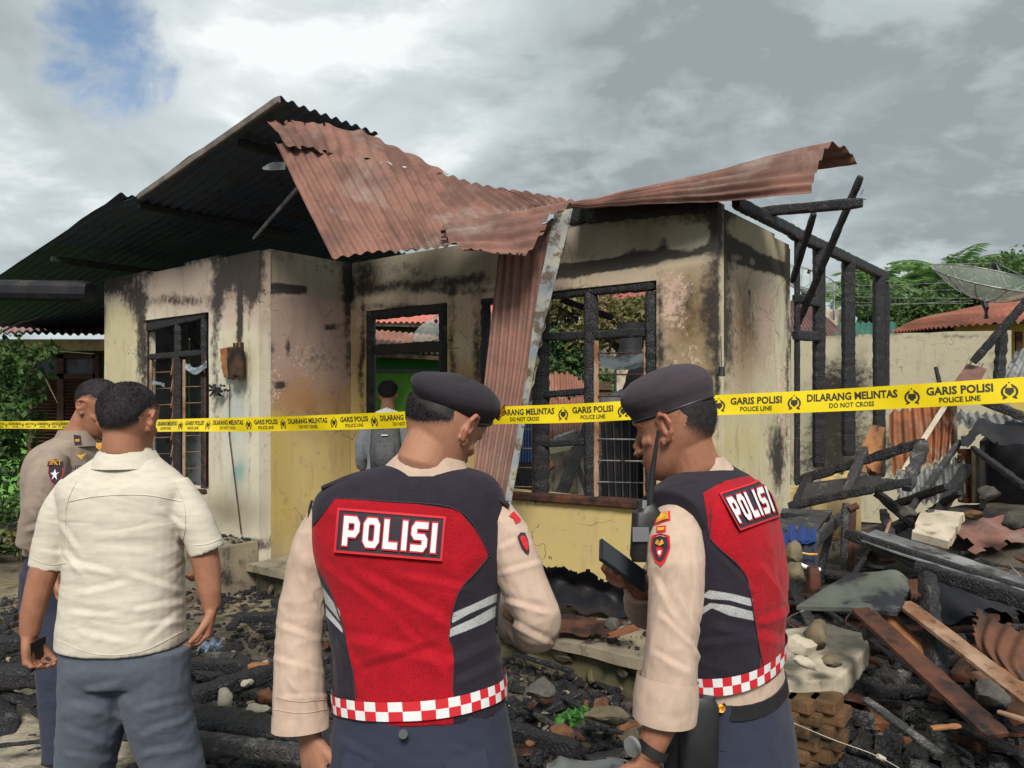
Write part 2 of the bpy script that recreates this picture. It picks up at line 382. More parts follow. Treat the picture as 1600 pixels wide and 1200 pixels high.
# ---------------------------------------------------------------- sheets and beams
def corr(grid, ribs, amp, nu, nv, rough=.012, seed=0, dent=.0):
    V = patch(grid, nu, nv); N = gnormals(V)
    u = np.linspace(0, 1, nu + 1)[None, :, None]
    d = np.sin(u * ribs * 2 * np.pi) * amp
    d = d + (fbm(V, 2.2, 3, seed)[..., None] - .5) * rough * 2 + (fbm(V, 9, 2, seed + 5)[..., None] - .5) * dent
    V = V + N * d
    return V, gnormals(V)
def sheet(name, grid, ribs, amp, mat, parent=None, nv=24, per=8, th=.0025, rag=(0, 0, 0, 0), seed=0, rough=.012, dent=0., holes=0, flip=False, split=1, step=.004, cut=None):
    """corrugated (ribs run along the rows direction v) sheet(s) through control points; rag = torn depth at u0,u1,v0,v1"""
    nu = max(8, int(ribs * per)) if ribs else 30
    nu = (nu // split) * split
    V, N = corr(grid, ribs, amp, nu, nv, rough, seed, dent)
    if flip: N = -N
    out = []; w = nu // split
    for k in range(split):
        a, b_ = k * w, min((k + 1) * w + 1 + (per if split > 1 else 0), nu + 1)
        v, n = V[:, a:b_] + (N[:, a:b_] * step * (k % 2)), N[:, a:b_]
        uu, vv = np.meshgrid((np.arange(a, b_ - 1) + .5) / nu, (np.arange(nv) + .5) / nv)
        jn = fbm(np.stack([uu * 9, vv * 9, uu * 0 + seed], 2), 2, 3, seed + 3)
        mask = (uu > rag[0] * jn) & (uu < 1 - rag[1] * jn) & (vv > rag[2] * jn) & (vv < 1 - rag[3] * jn)
        if cut: mask &= cut(uu, vv, jn)
        if holes: mask &= fbm(np.stack([uu * 6, vv * 6, uu * 0], 2), 2, 4, seed + 11) < 1 - holes
        if not mask.any(): continue
        if th == 0: th = .002
        VV, FF = gsolid(v, n, mask, th)
        VV, FF, _ = compact(VV, FF)
        out.append(mk(name, VV, FF, mat, parent))
    return out
def beam(name, p0, p1, w, h, mat, parent=None, seed=0, rough=.16, n=None, taper=1., roll=0., bend=0., up=(0, 0, 1), sq=4.5, k=12):
    p0 = Vector(p0); p1 = Vector(p1); L = (p1 - p0).length; n = n or max(5, min(60, int(L / .045)))
    r_ = random.Random(seed + int(L * 1000)); ax = (p1 - p0).normalized(); u0 = Vector(up)
    if abs(ax.dot(u0)) > .95: u0 = Vector((0, 1, 0))
    sd_ = ax.cross(u0).normalized(); uu = sd_.cross(ax).normalized(); rings = []
    for i in range(n + 1):
        x = i / n; c = p0.lerp(p1, x) + uu * (bend * math.sin(math.pi * x))
        s = (1 + (taper - 1) * x) * (1 - rough * r_.random() * (1 if i % 2 else .35))
        if i in (0, n): s *= .8
        ring = []
        for j in range(k):
            a = 2 * math.pi * (j + .5) / k; cc = math.copysign(abs(math.cos(a)) ** (2 / sq), math.cos(a)); ssn = math.copysign(abs(math.sin(a)) ** (2 / sq), math.sin(a))
            f = s * (1 - rough * .6 * r_.random()); x_, y_ = cc * w / 2 * f, ssn * h / 2 * f
            if roll: x_, y_ = x_ * math.cos(roll) - y_ * math.sin(roll), x_ * math.sin(roll) + y_ * math.cos(roll)
            ring.append(c + sd_ * x_ + uu * y_)
        rings.append(ring)
    V, Fc = loft(rings)
    return mk(name, V, Fc, mat, parent, smooth=False)
def rod(name, pts, r, mat, parent=None, n=6, smooth=True): return mk(name, *tube(pts, r, n), mat, parent, smooth)

# ---------------------------------------------------------------- burnt house
house = thing('burnt_house', 'fire-gutted single-storey yellow house with sooty walls, empty charred windows and a collapsed rusty metal roof', 'house', tuple(O0))
def lines(lo, hi, st, ext):
    e_ = sorted(set([lo, hi] + [x for x in ext if lo < x < hi])); out = []
    for a, b_ in zip(e_[:-1], e_[1:]):
        n = max(1, int(round((b_ - a) / st))); out += list(np.linspace(a, b_, n + 1)[:-1])
    return np.array(out + [hi])
def pc(r, g, b, k=.82): return np.array(srgb(r, g, b)) * k
def paint(V, base, layers, seed=0):
    px, py = proj(V); nz = (fbm(V, 3.2, 4, seed) - .5); nz2 = (fbm(V, 8, 3, seed + 7) - .5)
    col = np.tile(base, (len(V), 1)); A = {'soot': np.zeros(len(V)), 'peel': np.zeros(len(V)), 'chip': np.zeros(len(V))}
    for kind, shp, val, soft in layers:
        x = px + nz * soft * 2.2 + nz2 * soft; y = py + nz2 * soft * 1.6 + nz * soft
        if len(shp) == 4 and not isinstance(shp[0], tuple): w = np.exp(-((x - shp[0]) / shp[2]) ** 2 - ((y - shp[1]) / shp[3]) ** 2)
        else: w = sstep(poly_sdf(x, y, shp), -soft, soft)
        if kind == 'c': col = col * (1 - w[:, None]) + np.array(val) * w[:, None]
        elif kind == 'x': A['soot'] *= 1 - w * val
        else: A[kind] = np.maximum(A[kind], w * val) if kind != 'soot' else 1 - (1 - A[kind]) * (1 - w * val)
    A['col'] = col
    return A
def wall(name, fix, at, lo, hi, z1, opens, base, layers, th=.12, st=.03, z0=0., inset=None, top=None, seed=0, parent=house):
    U = lines(lo, hi, st, [o for q in opens for o in q[:2]]); Z = lines(z0, z1, st, [o for q in opens for o in q[2:]] + ([inset] if inset else []))
    uu, zz_ = np.meshgrid(U, Z)
    V = O0 + (E1 * uu[..., None] + E2 * at if fix == 'b' else E1 * at + E2 * uu[..., None]) + np.array([0, 0, 1]) * zz_[..., None]
    N = np.broadcast_to(-E2 if fix == 'b' else E1, V.shape).copy()
    uc, zc = np.meshgrid((U[1:] + U[:-1]) / 2, (Z[1:] + Z[:-1]) / 2)
    mask = np.ones(uc.shape, bool)
    for q in opens: mask &= ~((uc > q[0]) & (uc < q[1]) & (zc > q[2]) & (zc < q[3]))
    if top is not None: mask &= zc < top(uc)
    flat = V.reshape(-1, 3)
    V = V + N * ((fbm(flat, 1.1, 3, seed).reshape(uu.shape)[..., None] - .5) * .016)
    if inset: V = V - N * (.014 * (zz_ > inset)[..., None])
    VV, FF = gsolid(V, N, mask, th)
    A = paint(VV, base, layers, seed)
    VV, FF, A = compact(VV, FF, A)
    return mk(name, VV, FF, M['plaster'], parent, True, A)
ZT = 3.03
aL, _, _ = wp(225, 600, b=0); aR, _, _ = wp(326, 600, b=0); zS = wp(326, 765, b=0)[1]
tn = lambda k, s: (lambda u: ZT - .1 * (fbm(np.stack([u * 2.2 + k, u * 0, u * 0], 2), 1, 3, s)) + .03)
yel = pc(216, 192, 128); cream = pc(222, 214, 194); pink = pc(206, 186, 172); grey = pc(164, 156, 138)
soot_dk = [('soot', [(100, 380), (415, 330), (415, 392), (340, 408), (250, 425), (100, 446)], .45, 10)]
wall('wall', 'b', 0., -3.06, 0., ZT, [(aL, aR, zS, 2.51)], pc(230, 223, 202), [
    ('c', [(100, 300), (500, 250), (420, 520), (330, 500), (225, 490), (150, 470)], pink, 22),
    ('c', [(155, 475), (215, 480), (222, 800), (150, 800)], pc(214, 204, 164), 16),
    ('c', (365, 640, 22, 60), pc(196, 206, 204), 10), ('c', (375, 560, 24, 40), pc(214, 206, 166), 10),
    ('c', (360, 800, 50, 35), pc(150, 142, 122), 12), ('c', (375, 740, 12, 26), pc(140, 176, 172), 8),
    ('peel', (385, 440, 45, 60), .5, 10), ('peel', (300, 430, 60, 40), .22, 10), ('peel', (228, 520, 10, 90), .6, 6)] + soot_dk + [
    ('soot', (385, 408, 22, 50), 1.1, 9), ('soot', (352, 430, 20, 34), .75, 9), ('soot', (376, 500, 5, 60), .95, 4), ('soot', (396, 440, 12, 42), .8, 6),
    ('soot', (178, 440, 34, 26), .75, 10), ('soot', (222, 520, 9, 70), .55, 6), ('soot', (222, 600, 9, 120), .4, 6), ('soot', (335, 600, 9, 140), .4, 6), ('soot', (405, 380, 500, 7), .3, 4),
    ('soot', (395, 850, 60, 12), .6, 6), ('soot', (390, 640, 3, 200), .35, 3), ('soot', (280, 470, 60, 12), .5, 8), ('soot', (210, 470, 16, 40), .5, 8), ('soot', (338, 470, 10, 70), .5, 7)], top=tn(1, 5), seed=1)
BL = [(380, 330), (560, 330), (552, 466), (400, 458)]
wall('wall', 'a', 0., .122, 1.03, ZT, [], yel, [
    ('c', [(380, 300), (600, 300), (600, 620), (380, 630)], pc(178, 152, 142), 26),
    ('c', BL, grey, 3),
    ('c', (480, 630, 80, 40), pc(168, 122, 82), 16), ('c', [(400, 640), (440, 650), (470, 830), (400, 930)], pc(204, 178, 104), 14),
    ('c', (430, 890, 40, 50), pc(160, 150, 120), 16), ('peel', (480, 560, 60, 60), .42, 12), ('peel', (430, 600, 26, 60), .5, 8),
    ('soot', [(405, 440), (480, 446), (480, 460), (405, 459)], .85, 3), ('soot', (546, 430, 10, 60), .8, 5), ('soot', (520, 400, 40, 30), .4, 10), ('soot', (440, 400, 30, 14), .3, 10),
    ('soot', (500, 560, 46, 34), .30, 12), ('soot', (438, 602, 10, 6), .9, 3), ('soot', (425, 545, 4, 12), .6, 2), ('soot', (450, 540, 4, 16), .6, 2), ('soot', (515, 510, 14, 5), .7, 3),
    ('soot', (480, 650, 60, 18), .25, 8), ('soot', (545, 520, 10, 120), .38, 6), ('soot', (408, 540, 5, 60), .4, 3)], inset=2.63, seed=2)
dL, _, _ = wp(572, 600, b=1.03); dR, _, _ = wp(699, 600, b=1.03); wL, _, _ = wp(753, 600, b=1.03); wR, _, _ = wp(1026, 600, b=1.03)
zW = wp(1000, 786, b=1.03)[1]; ZH = 2.535
wall('wall', 'b', 1.03, 0., 3.81, ZT, [(dL, dR, .27, ZH), (wL, wR, zW, ZH)], yel, [
    ('c', [(500, 380), (1130, 300), (1130, 600), (1010, 600), (1000, 480), (560, 520)], pc(208, 188, 166), 22),
    ('c', (1085, 500, 50, 95), pc(138, 112, 76), 16), ('c', (1100, 590, 40, 50), pc(160, 142, 100), 16),
    ('c', [(1040, 620), (1130, 600), (1130, 900), (1000, 900)], pc(214, 196, 148), 20),
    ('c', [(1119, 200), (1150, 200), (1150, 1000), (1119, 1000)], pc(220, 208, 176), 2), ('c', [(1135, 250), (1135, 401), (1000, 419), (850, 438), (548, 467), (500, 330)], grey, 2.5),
    ('c', (1000, 370, 60, 30), pc(140, 126, 104), 16), ('c', (720, 600, 30, 90), pc(176, 130, 92), 12), ('c', (725, 540, 18, 30), pc(206, 196, 166), 8),
    ('c', (560, 560, 16, 80), pc(176, 138, 108), 10), ('c', (560, 680, 20, 90), pc(210, 184, 112), 10),
    ('peel', (735, 500, 20, 70), .6, 8), ('peel', (1055, 470, 34, 60), .72, 10), ('peel', (1085, 560, 40, 60), .42, 10), ('peel', (560, 500, 16, 60), .5, 8), ('chip', (1085, 520, 50, 90), 1, 10),
    ('soot', [(850, 437), (850, 415), (930, 408), (1030, 392), (1090, 388), (1122, 376), (1122, 388), (1060, 402), (950, 424)], 1.15, 5),
    ('soot', (1005, 404, 30, 14), .9, 6), ('soot', (1040, 387, 8, 12), .9, 5), ('soot', [(560, 459), (560, 445), (760, 425), (770, 442)], .5, 8), ('soot', (575, 430, 26, 26), .5, 8), ('soot', (700, 455, 60, 8), .5, 6),
    ('soot', (640, 420, 40, 20), .35, 14), ('soot', (1119, 350, 10, 50), .9, 4), ('soot', (1080, 330, 50, 14), .6, 10), ('soot', (990, 345, 120, 8), .35, 8),
    ('soot', (1112, 500, 12, 120), .55, 7), ('soot', (1085, 480, 34, 60), .38, 12), ('soot', (1030, 520, 8, 120), .5, 6), ('soot', (1045, 575, 26, 60), .32, 12),
    ('soot', (706, 560, 8, 110), .5, 5), ('soot', (745, 560, 10, 110), .55, 6), ('soot', (636, 480, 70, 6), .6, 4), ('soot', (900, 452, 130, 5), .5, 4), ('soot', (566, 560, 6, 110), .6, 4), ('soot', (548, 455, 6, 20), 1, 3),
    ('soot', (1121, 560, 4, 200), .5, 3), ('soot', (900, 780, 130, 10), .35, 6), ('x', (1060, 385, 26, 8), .8, 4)], inset=2.63, top=lambda u: ZT + 0 * u, seed=3)
wall('wall', 'a', 3.81, 1.152, 2.556, ZT, [], pc(232, 222, 194), [
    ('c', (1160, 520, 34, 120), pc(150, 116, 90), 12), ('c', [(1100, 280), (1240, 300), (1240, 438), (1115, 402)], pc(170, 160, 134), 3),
    ('c', (1150, 700, 60, 60), pc(212, 200, 150), 14), ('peel', (1195, 500, 26, 120), .62, 10), ('chip', (1170, 560, 50, 120), .7, 8), ('peel', (1225, 640, 14, 120), .6, 6),
    ('soot', [(1115, 400), (1115, 366), (1150, 374), (1190, 398), (1240, 416), (1240, 436), (1180, 420)], 1.0, 6), ('soot', (1128, 400, 14, 40), 1.0, 6), ('soot', (1135, 330, 20, 24), .5, 8),
    ('soot', (1130, 500, 16, 130), .62, 7), ('soot', (1165, 500, 20, 90), .32, 9), ('soot', (1232, 400, 6, 60), .7, 4), ('soot', (1218, 720, 12, 60), .7, 6), ('soot', (1205, 690, 14, 60), .3, 8), ('soot', (1232, 560, 5, 160), .5, 4),
    ('soot', (1180, 330, 60, 12), .4, 8), ('x', (1150, 402, 12, 8), .7, 4), ('x', (1175, 408, 10, 8), .7, 4)], top=lambda u: ZT - .02 - .12 * sstep(u, 2.0, 2.5) * fbm(np.stack([u * 5, u * 0, u * 0], 2), 1, 2, 4), seed=4)
wall('low_wall', 'a', 3.81, 2.6, 4.9, 1.05, [], pc(210, 184, 120), [
    ('c', (1300, 740, 60, 40), pc(222, 194, 132), 14), ('peel', (1330, 780, 60, 60), .4, 10), ('soot', (1260, 760, 12, 60), .7, 8), ('soot', (1330, 700, 60, 14), .8, 8), ('soot', (1345, 860, 90, 40), .6, 16)],
    top=lambda u: 1.0 - .28 * fbm(np.stack([u * 3, u * 0, u * 0], 2), 1, 3, 8), seed=6)
# inner rooms: back wall of the window room, side wall, floor
def quad(name, pts, mat, parent=None, th=.1):
    a, b_, c, d = [Vector(p) for p in pts]; n = (b_ - a).cross(d - a).normalized() * th; V = [a, b_, c, d, a - n, b_ - n, c - n, d - n]
    return mk(name, V, [(0, 1, 2, 3), (7, 6, 5, 4), (0, 4, 5, 1), (1, 5, 6, 2), (2, 6, 7, 3), (3, 7, 4, 0)], mat, parent, smooth=False)
quad('inner_wall', [H(-2.93, .95, 0), H(-.9, .95, 0), H(-.9, .95, 2.9), H(-2.93, .95, 2.9)], M['inner'], house)
quad('inner_wall', [H(-2.94, .14, 0), H(-2.94, .94, 0), H(-2.94, .94, 2.9), H(-2.94, .14, 2.9)], M['inner'], house)
quad('floor_slab', [H(-1, 1.2, .27), H(3.68, 1.2, .27), H(3.68, 5, .27), H(-1, 5, .27)], M['grey_wall'], house)
# porch platform and plinth
def slab(name, a0, a1, b0, b1, z0, z1, mat, parent, st=.06, rag=.012, seed=0):
    U = lines(a0, a1, st, []); B = lines(b0, b1, st, []); u, b = np.meshgrid(U, B)
    V = O0 + E1 * u[..., None] + E2 * b[..., None]; p = V.reshape(-1, 3)
    V = V + np.array([0, 0, 1]) * (z1 + (fbm(p, 5, 3, seed).reshape(u.shape)[..., None] - .5) * rag)
    e0 = (fbm(np.stack([U * 4, U * 0, U * 0], 1), 1, 3, seed) - .5) * .03; V[0] -= E2 * e0[:, None]
    N = np.broadcast_to(np.array([0, 0, 1.]), V.shape)
    VV, FF = gsolid(V, N, np.ones((len(B) - 1, len(U) - 1), bool), z1 - z0)
    return mk(name, VV, FF, mat, parent)
slab('porch_platform', .02, 4.35, -.14, 1.02, .19, .25, M['concrete'], house, seed=2)
slab('porch_base', .05, 4.3, -.06, 1.0, -.05, .188, M['moss'], house, seed=3)
slab('plinth', -1.7, .0, -.42, -.01, -.02, .42, M['concrete'], house, seed=5)

# ---- joinery: every rail and post is a part of its window
def cb(par, pts, w, h, name='rail', mat='char', seed=0, **k):
    return beam(name, pts[0], pts[1], w, h, M[mat], par, seed=seed, **k)
V0 = lambda px, y0, y1, f=WC, off=.05: (f(px, y0, off), f(px, y1, off))
def frame_part(name, pts, w, h, mat, seed=0): return beam(name, pts[0], pts[1], w, h, M[mat], house, seed=seed)
# left window in wall A
wa = frame_part('window', (WA(225, 514, .05), WA(326, 490, .05)), .07, .1, 'char', 1)
for s_, (px, y0, y1, w) in enumerate([(230, 510, 700, .07), (320, 496, 770, .07), (279, 503, 766, .085)]): cb(wa, V0(px, y0, y1, WA), w, .08, 'post', 'char', s_)
cb(wa, (WA(232, 558, .05), WA(318, 551, .05)), .06, .07, 'rail', 'char', 4); cb(wa, (WA(228, 762, .03), WA(328, 768, .03)), .09, .06, 'sill', 'wood_br', 5)
for s_, px in enumerate((236, 288)): cb(wa, V0(px, 562, 756, WA, .04), .035, .03, 'louvre_rail', 'wood_pale', s_)
for px in (271, 321): cb(wa, V0(px, 556, 756, WA, .04), .025, .03, 'louvre_rail', 'wood_br', px)
for k in range(7):
    y = 582 + k * 25.5
    rod('rod', [WA(238, y, .03), WA(270, y - 1, .03)], .004, M['wood_pale'], wa, 5); rod('rod', [WA(289, y - 3, .03), WA(321, y - 4, .03)], .004, M['wood_pale'], wa, 5)
    rod('louvre_clip', [WA(270, y - 14, .0), WA(267, y + 4, -.02)], .007, M['wood_pale'], wa, 4); rod('louvre_clip', [WA(321, y - 14, .0), WA(319, y + 2, -.02)], .006, M['wood_br'], wa, 4)
glass = surf('sooty_glass', srgb(150, 162, 168), srgb(96, 104, 112), 12, .25, 60, .2, .002, 0, srgb(40, 40, 44), 14, (.55, .7), spec=.6)
sheet('glass_shard', [[WA(288, 564, .02), WA(305, 572, .02), WA(323, 564, .02)], [WA(289, 578, -.02), WA(305, 588, -.03), WA(323, 577, -.02)]], 0, 0, glass, wa, nv=6, rag=(0, 0, .2, .3), rough=.004)
sheet('glass_shard', [[WA(235, 594, .0), WA(245, 595, -.02), WA(258, 598, -.02)], [WA(233, 604, .0), WA(246, 602, -.06), WA(258, 607, -.02)]], 0, 0, glass, wa, nv=6, rag=(.1, .1, .2, .3), rough=.004)
# door
dr = frame_part('door_frame', (WC(570, 493, .05), WC(699, 480, .05)), .09, .115, 'char', 3)
cb(dr, V0(580, 487, 940), .09, .14, 'post'); cb(dr, V0(693, 478, 900), .09, .10, 'post', seed=3); cb(dr, (WC(585, 547, .05), WC(690, 541, .05)), .07, .115, 'transom', seed=5)
# big window
wc = frame_part('window', (WC(753, 468, .05), WC(1026, 443, .05)), .09, .11, 'char', 4)
for px, w, n_ in ((759, .1, 'post'), (846, .15, 'post'), (924, .12, 'post'), (1018, .1, 'post')): cb(wc, V0(px, 456, 786), w, .1, n_, 'char', px)
cb(wc, (WC(850, 527, .05), WC(1016, 519, .05)), .07, .075, 'rail', 'char', 2); cb(wc, (WC(850, 617, .05), WC(918, 611, .05)), .07, .06, 'rail', 'char', 3)
cb(wc, (WC(850, 694, .05), WC(918, 690, .05)), .07, .06, 'rail', 'char', 7); cb(wc, (WC(753, 770, .02), WC(1030, 790, .02)), .14, .075, 'sill', 'wood_br', 8, rough=.06)
for s_, px in enumerate((932, 1010)): cb(wc, V0(px, 532, 780, WC, .03), .045, .03, 'louvre_rail', 'wood_pale', s_)
cb(wc, V0(836, 600, 778, WC, .02), .05, .03, 'louvre_rail', 'wood_br', 5)
for k in range(7): rod('rod', [WC(935, 552 + k * 33.5, .02), WC(1012, 551 + k * 34, .02)], .006, M['galv' if k > 2 else 'wood_br'], wc, 5)
for k in range(5): rod('rod', [WC(797, 640 + k * 30, .02), WC(834, 641 + k * 30, .02)], .005, M['wood_pale'], wc, 5)
beam('brace', WC(878, 468, .2), WC(958, 497, .35), .05, .06, M['char'], wc)
# burnt meter box and cable on the pillar
mb = thing('meter_box', 'scorched brown meter box hanging on the wall right of the louvred window', 'meter box', WA(362, 560, -.08))
sheet('box_back', [[WA(343, 540, -.02), WA(362, 535, -.03), WA(381, 534, -.03)], [WA(350, 590, -.03), WA(365, 590, -.03), WA(381, 592, -.03)]], 0, 0, M['wood_or'], mb, nv=8, th=.02, rag=(.15, 0, .2, .1), rough=.004)
sheet('box_cover', [[WA(357, 537, -.07), WA(368, 536, -.09), WA(381, 535, -.07)], [WA(358, 592, -.07), WA(370, 594, -.1), WA(382, 594, -.07)]], 0, 0, surf('scorched_cover', srgb(74, 52, 36), srgb(26, 22, 22), 9, .7), mb, nv=8, th=.02, rag=(.1, 0, .15, .1), rough=.006)
bv = MB()
for k in range(26):
    c_ = WA(340 + rnd.gauss(0, 7), 606 + rnd.gauss(0, 7), -.06); bv.add(*tube([c_, c_ + Vector((rnd.uniform(-.05, .05), rnd.uniform(-.04, .02), rnd.uniform(-.06, .03)))], [.014, .008], 5))
bv.mk('melted_cables', M['char'], mb)
rod('cable', [WA(359, 600, -.02), WA(358, 680, -.02), WA(368, 760, -.02), WA(377, 835, -.02)], .006, M['wood_br'], mb)
sk = thing('light_switch', 'small melted black switch dangling from a wire on the outer wall', 'switch', WC(1128, 582, -.05))
rod('wire', [WD(1127, 525, .02), WD(1128, 576, .03)], .003, M['dark'], sk); mk('switch_body', *tube([WD(1128, 573, .05), WD(1128, 588, .05)], [.02, .028], 8), M['dark'], sk)

# ---- roof
R0 = P(435, 152, 5.44); L0 = P(-210, 568, 11.6)
Lm = P(205, 306, 6.9)
def roofrow(p, n=3, L=5.0): return [p + Vector(E2) * (L * k / (n - 1)) for k in range(n)]
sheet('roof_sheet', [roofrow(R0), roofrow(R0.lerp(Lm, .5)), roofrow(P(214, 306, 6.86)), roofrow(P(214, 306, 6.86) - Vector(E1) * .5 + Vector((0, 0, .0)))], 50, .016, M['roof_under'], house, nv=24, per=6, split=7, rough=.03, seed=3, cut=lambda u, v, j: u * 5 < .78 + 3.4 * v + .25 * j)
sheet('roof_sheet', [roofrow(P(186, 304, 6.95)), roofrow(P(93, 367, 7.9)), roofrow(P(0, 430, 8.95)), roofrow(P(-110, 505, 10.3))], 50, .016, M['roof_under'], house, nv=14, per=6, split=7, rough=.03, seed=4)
beam('barge_board', P(436, 155, 5.40), P(216, 308, 6.82), .03, .06, surf('grey_board', srgb(126, 116, 110), srgb(96, 90, 88), 6), house, rough=.05)
for s_, x in enumerate((.12, .42, .78)):
    q = R0.lerp(P(0, 434, 8.9), x) - Vector((0, 0, .07)); beam('purlin', q + Vector(E2) * .1, q + Vector(E2) * (.7 + 2.6 * x), .06, .08, M['char'], house, seed=s_)
beam('roof_strut', P(396, 373, 6.7), P(466, 292, 6.2), .02, .035, M['galv'], house, rough=.05)
sheet('torn_flashing', [[P(410, 262, 5.9), P(424, 254, 5.9), P(446, 253, 5.8)], [P(411, 265, 5.9), P(426, 266, 5.9), P(446, 265, 5.8)]], 0, 0, M['galv'], house, nv=4, rough=.01)
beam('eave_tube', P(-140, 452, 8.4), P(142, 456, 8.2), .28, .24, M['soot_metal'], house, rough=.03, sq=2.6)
sheet('roof_sheet', [[P(418, 190, 5.52), P(470, 188, 5.6), P(530, 198, 5.85), P(604, 220, 6.1), P(688, 268, 6.2)], [P(432, 206, 5.4), P(480, 212, 5.5), P(540, 222, 5.7), P(612, 240, 5.95), P(694, 271, 6.1)],
    [P(448, 230, 5.34), P(492, 236, 5.45), P(545, 246, 5.6), P(620, 260, 5.85), P(700, 275, 6.02)]], 11, .008, M['rust'], house, nv=12, rag=(0, 0, .06, .10), dent=.06, seed=9, flip=True)
R2 = [[P(430, 222, 5.40), P(500, 236, 5.52), P(570, 248, 5.68), P(640, 262, 5.9), P(700, 274, 6.02), P(765, 291, 6.0), P(835, 303, 5.8), P(897, 314, 5.55)],
      [P(474, 312, 5.2), P(545, 318, 5.3), P(612, 322, 5.42), P(668, 318, 5.58), P(735, 308, 5.75), P(800, 310, 5.75), P(855, 312, 5.62), P(895, 317, 5.5)],
      [P(520, 404, 4.95), P(588, 394, 5.08), P(650, 390, 5.18), P(705, 382, 5.22), P(775, 337, 5.45), P(825, 327, 5.5), P(865, 321, 5.5), P(893, 320, 5.48)]]
sheet('roof_sheet', R2, 25, .012, M['rust'], house, nv=26, per=8, split=4, rag=(0, 0, .0, .015), dent=.02, seed=13, flip=True, step=.006)
sheet('roof_sheet', [[P(693, 352, 5.26), P(688, 366, 5.12), P(698, 380, 5.0), P(742, 394, 4.95)],
    [P(745, 343, 5.34), P(745, 360, 5.2), P(752, 378, 5.08), P(770, 398, 4.98)],
    [P(800, 333, 5.38), P(798, 352, 5.24), P(798, 378, 5.12), P(800, 401, 5.0)],
    [P(896, 315, 5.42), P(868, 336, 5.28), P(845, 368, 5.15), P(820, 402, 5.02)]], 4.5, .02, M['rust'], house, nv=20, per=14, dent=.03, seed=15, rag=(0, .04, .05, .05), flip=True)
L4 = [[P(893, 323, 5.45), P(1000, 319, 5.12), P(1145, 313, 4.86), P(1266, 300, 4.6)], [P(895, 321, 5.46), P(1010, 308, 5.14), P(1148, 292, 4.88), P(1272, 276, 4.66)],
      [P(897, 319, 5.48), P(1020, 299, 5.18), P(1155, 272, 4.94), P(1282, 250, 4.78)], [P(900, 317, 5.5), P(1030, 291, 5.24), P(1168, 256, 5.04), P(1297, 224, 4.98)],
      [P(905, 316, 5.6), P(1050, 292, 5.4), P(1190, 260, 5.25), P(1324, 232, 5.16)], [P(910, 318, 5.8), P(1060, 300, 5.6), P(1200, 276, 5.45), P(1340, 254, 5.3)]]
sheet('roof_sheet', [list(r) for r in zip(*L4)], 7.5, .017, M['rust'], house, nv=30, per=12, dent=.015, seed=21, rag=(.0, 0, 0, .018), rough=.02)
# top plates and charred frame of the side room
beam('top_plate', WD(1150, 316, .0), WD(1240, 362, .0), .08, .10, M['char'], house); beam('top_plate', WD(1236, 362, -.05), WD(1386, 433, -.05), .09, .12, M['char'], house, seed=5)
beam('top_plate', WC(880, 336, .03), WC(1112, 312, .03), .09, .20, M['char'], house, seed=6)  # charred plate made taller; its black stands in for shade under the warped sheet
for s_, (px, y0, y1, w) in enumerate([(1246, 368, 757, .05), (1280, 378, 730, .115), (1326, 405, 712, .135), (1374, 430, 745, .14), (1387, 440, 610, .05)]):
    beam('charred_post', WD(px, y0, -.05), WD(px, y1, -.05), w, w * .8, M['char'], house, seed=s_, up=(0, 1, 0), rough=.10)
beam('charred_rail', WD(1243, 466, -.05), WD(1282, 474, -.05), .07, .09, M['char'], house); beam('charred_rail', WD(1243, 524, -.05), WD(1282, 526, -.05), .07, .1, M['char'], house)
beam('charred_rafter', P(1188, 331, 5.9), P(1348, 317, 5.5), .07, .085, M['char'], house, seed=7)
beam('charred_rafter', P(1345, 276, 5.8), P(1243, 514, 6.8), .05, .065, M['char'], house, seed=8); beam('charred_rafter', P(1272, 333, 5.9), P(1238, 440, 6.4), .05, .065, M['char'], house, seed=9)
rod('nail', [P(1345, 305, 5.6), P(1349, 296, 5.6)], .003, M['dark'], house); rod('nail', [P(1342, 310, 5.6), P(1353, 312, 5.55)], .003, M['dark'], house)

# ---------------------------------------------------------------- leaning sheet and strip
t_ = thing('leaning_sheet', 'long rusty corrugated sheet hanging down from the eave beside the middle window', 'metal sheet', P(745, 940, 5.2))
sheet('panel', [[P(778, 396, 5.5), P(800, 372, 5.48), P(828, 360, 5.45), P(868, 340, 5.4)], [P(764, 520, 5.42), P(788, 520, 5.4), P(815, 520, 5.38), P(846, 500, 5.36)], [P(750, 640, 5.36), P(775, 640, 5.34), P(798, 640, 5.32), P(822, 630, 5.3)],
     [P(712, 940, 5.1), P(728, 942, 5.1), P(745, 941, 5.1), P(760, 938, 5.1)]], 6, .014, rustmat('dusty_rust', srgb(146, 108, 96), srgb(122, 94, 86), srgb(150, 130, 118), .5), t_, nv=40, per=12, dent=.01, seed=30, rag=(.03, 0, .0, .02))
strip = surf('flaked_paint', srgb(158, 152, 132), srgb(120, 128, 134), 5, .8, 60, .5, .004, 0, srgb(84, 74, 62), 11, (.47, .62))
tag(sheet('metal_strip', [[P(866, 330, 5.36), P(896, 326, 5.36)], [P(838, 470, 5.3), P(868, 440, 5.3)], [P(820, 600, 5.26), P(838, 560, 5.26)], [P(797, 735, 5.2), P(809, 730, 5.2)], [P(760, 938, 5.06), P(772, 936, 5.06)]], 0, 0, strip, None, nv=40, th=.03, rag=(.06, .04, 0, 0), dent=.05, seed=31, flip=True)[0],
    'long peeling pale strip leaning down from the roof valley across the rusty hanging sheet', 'metal strip')
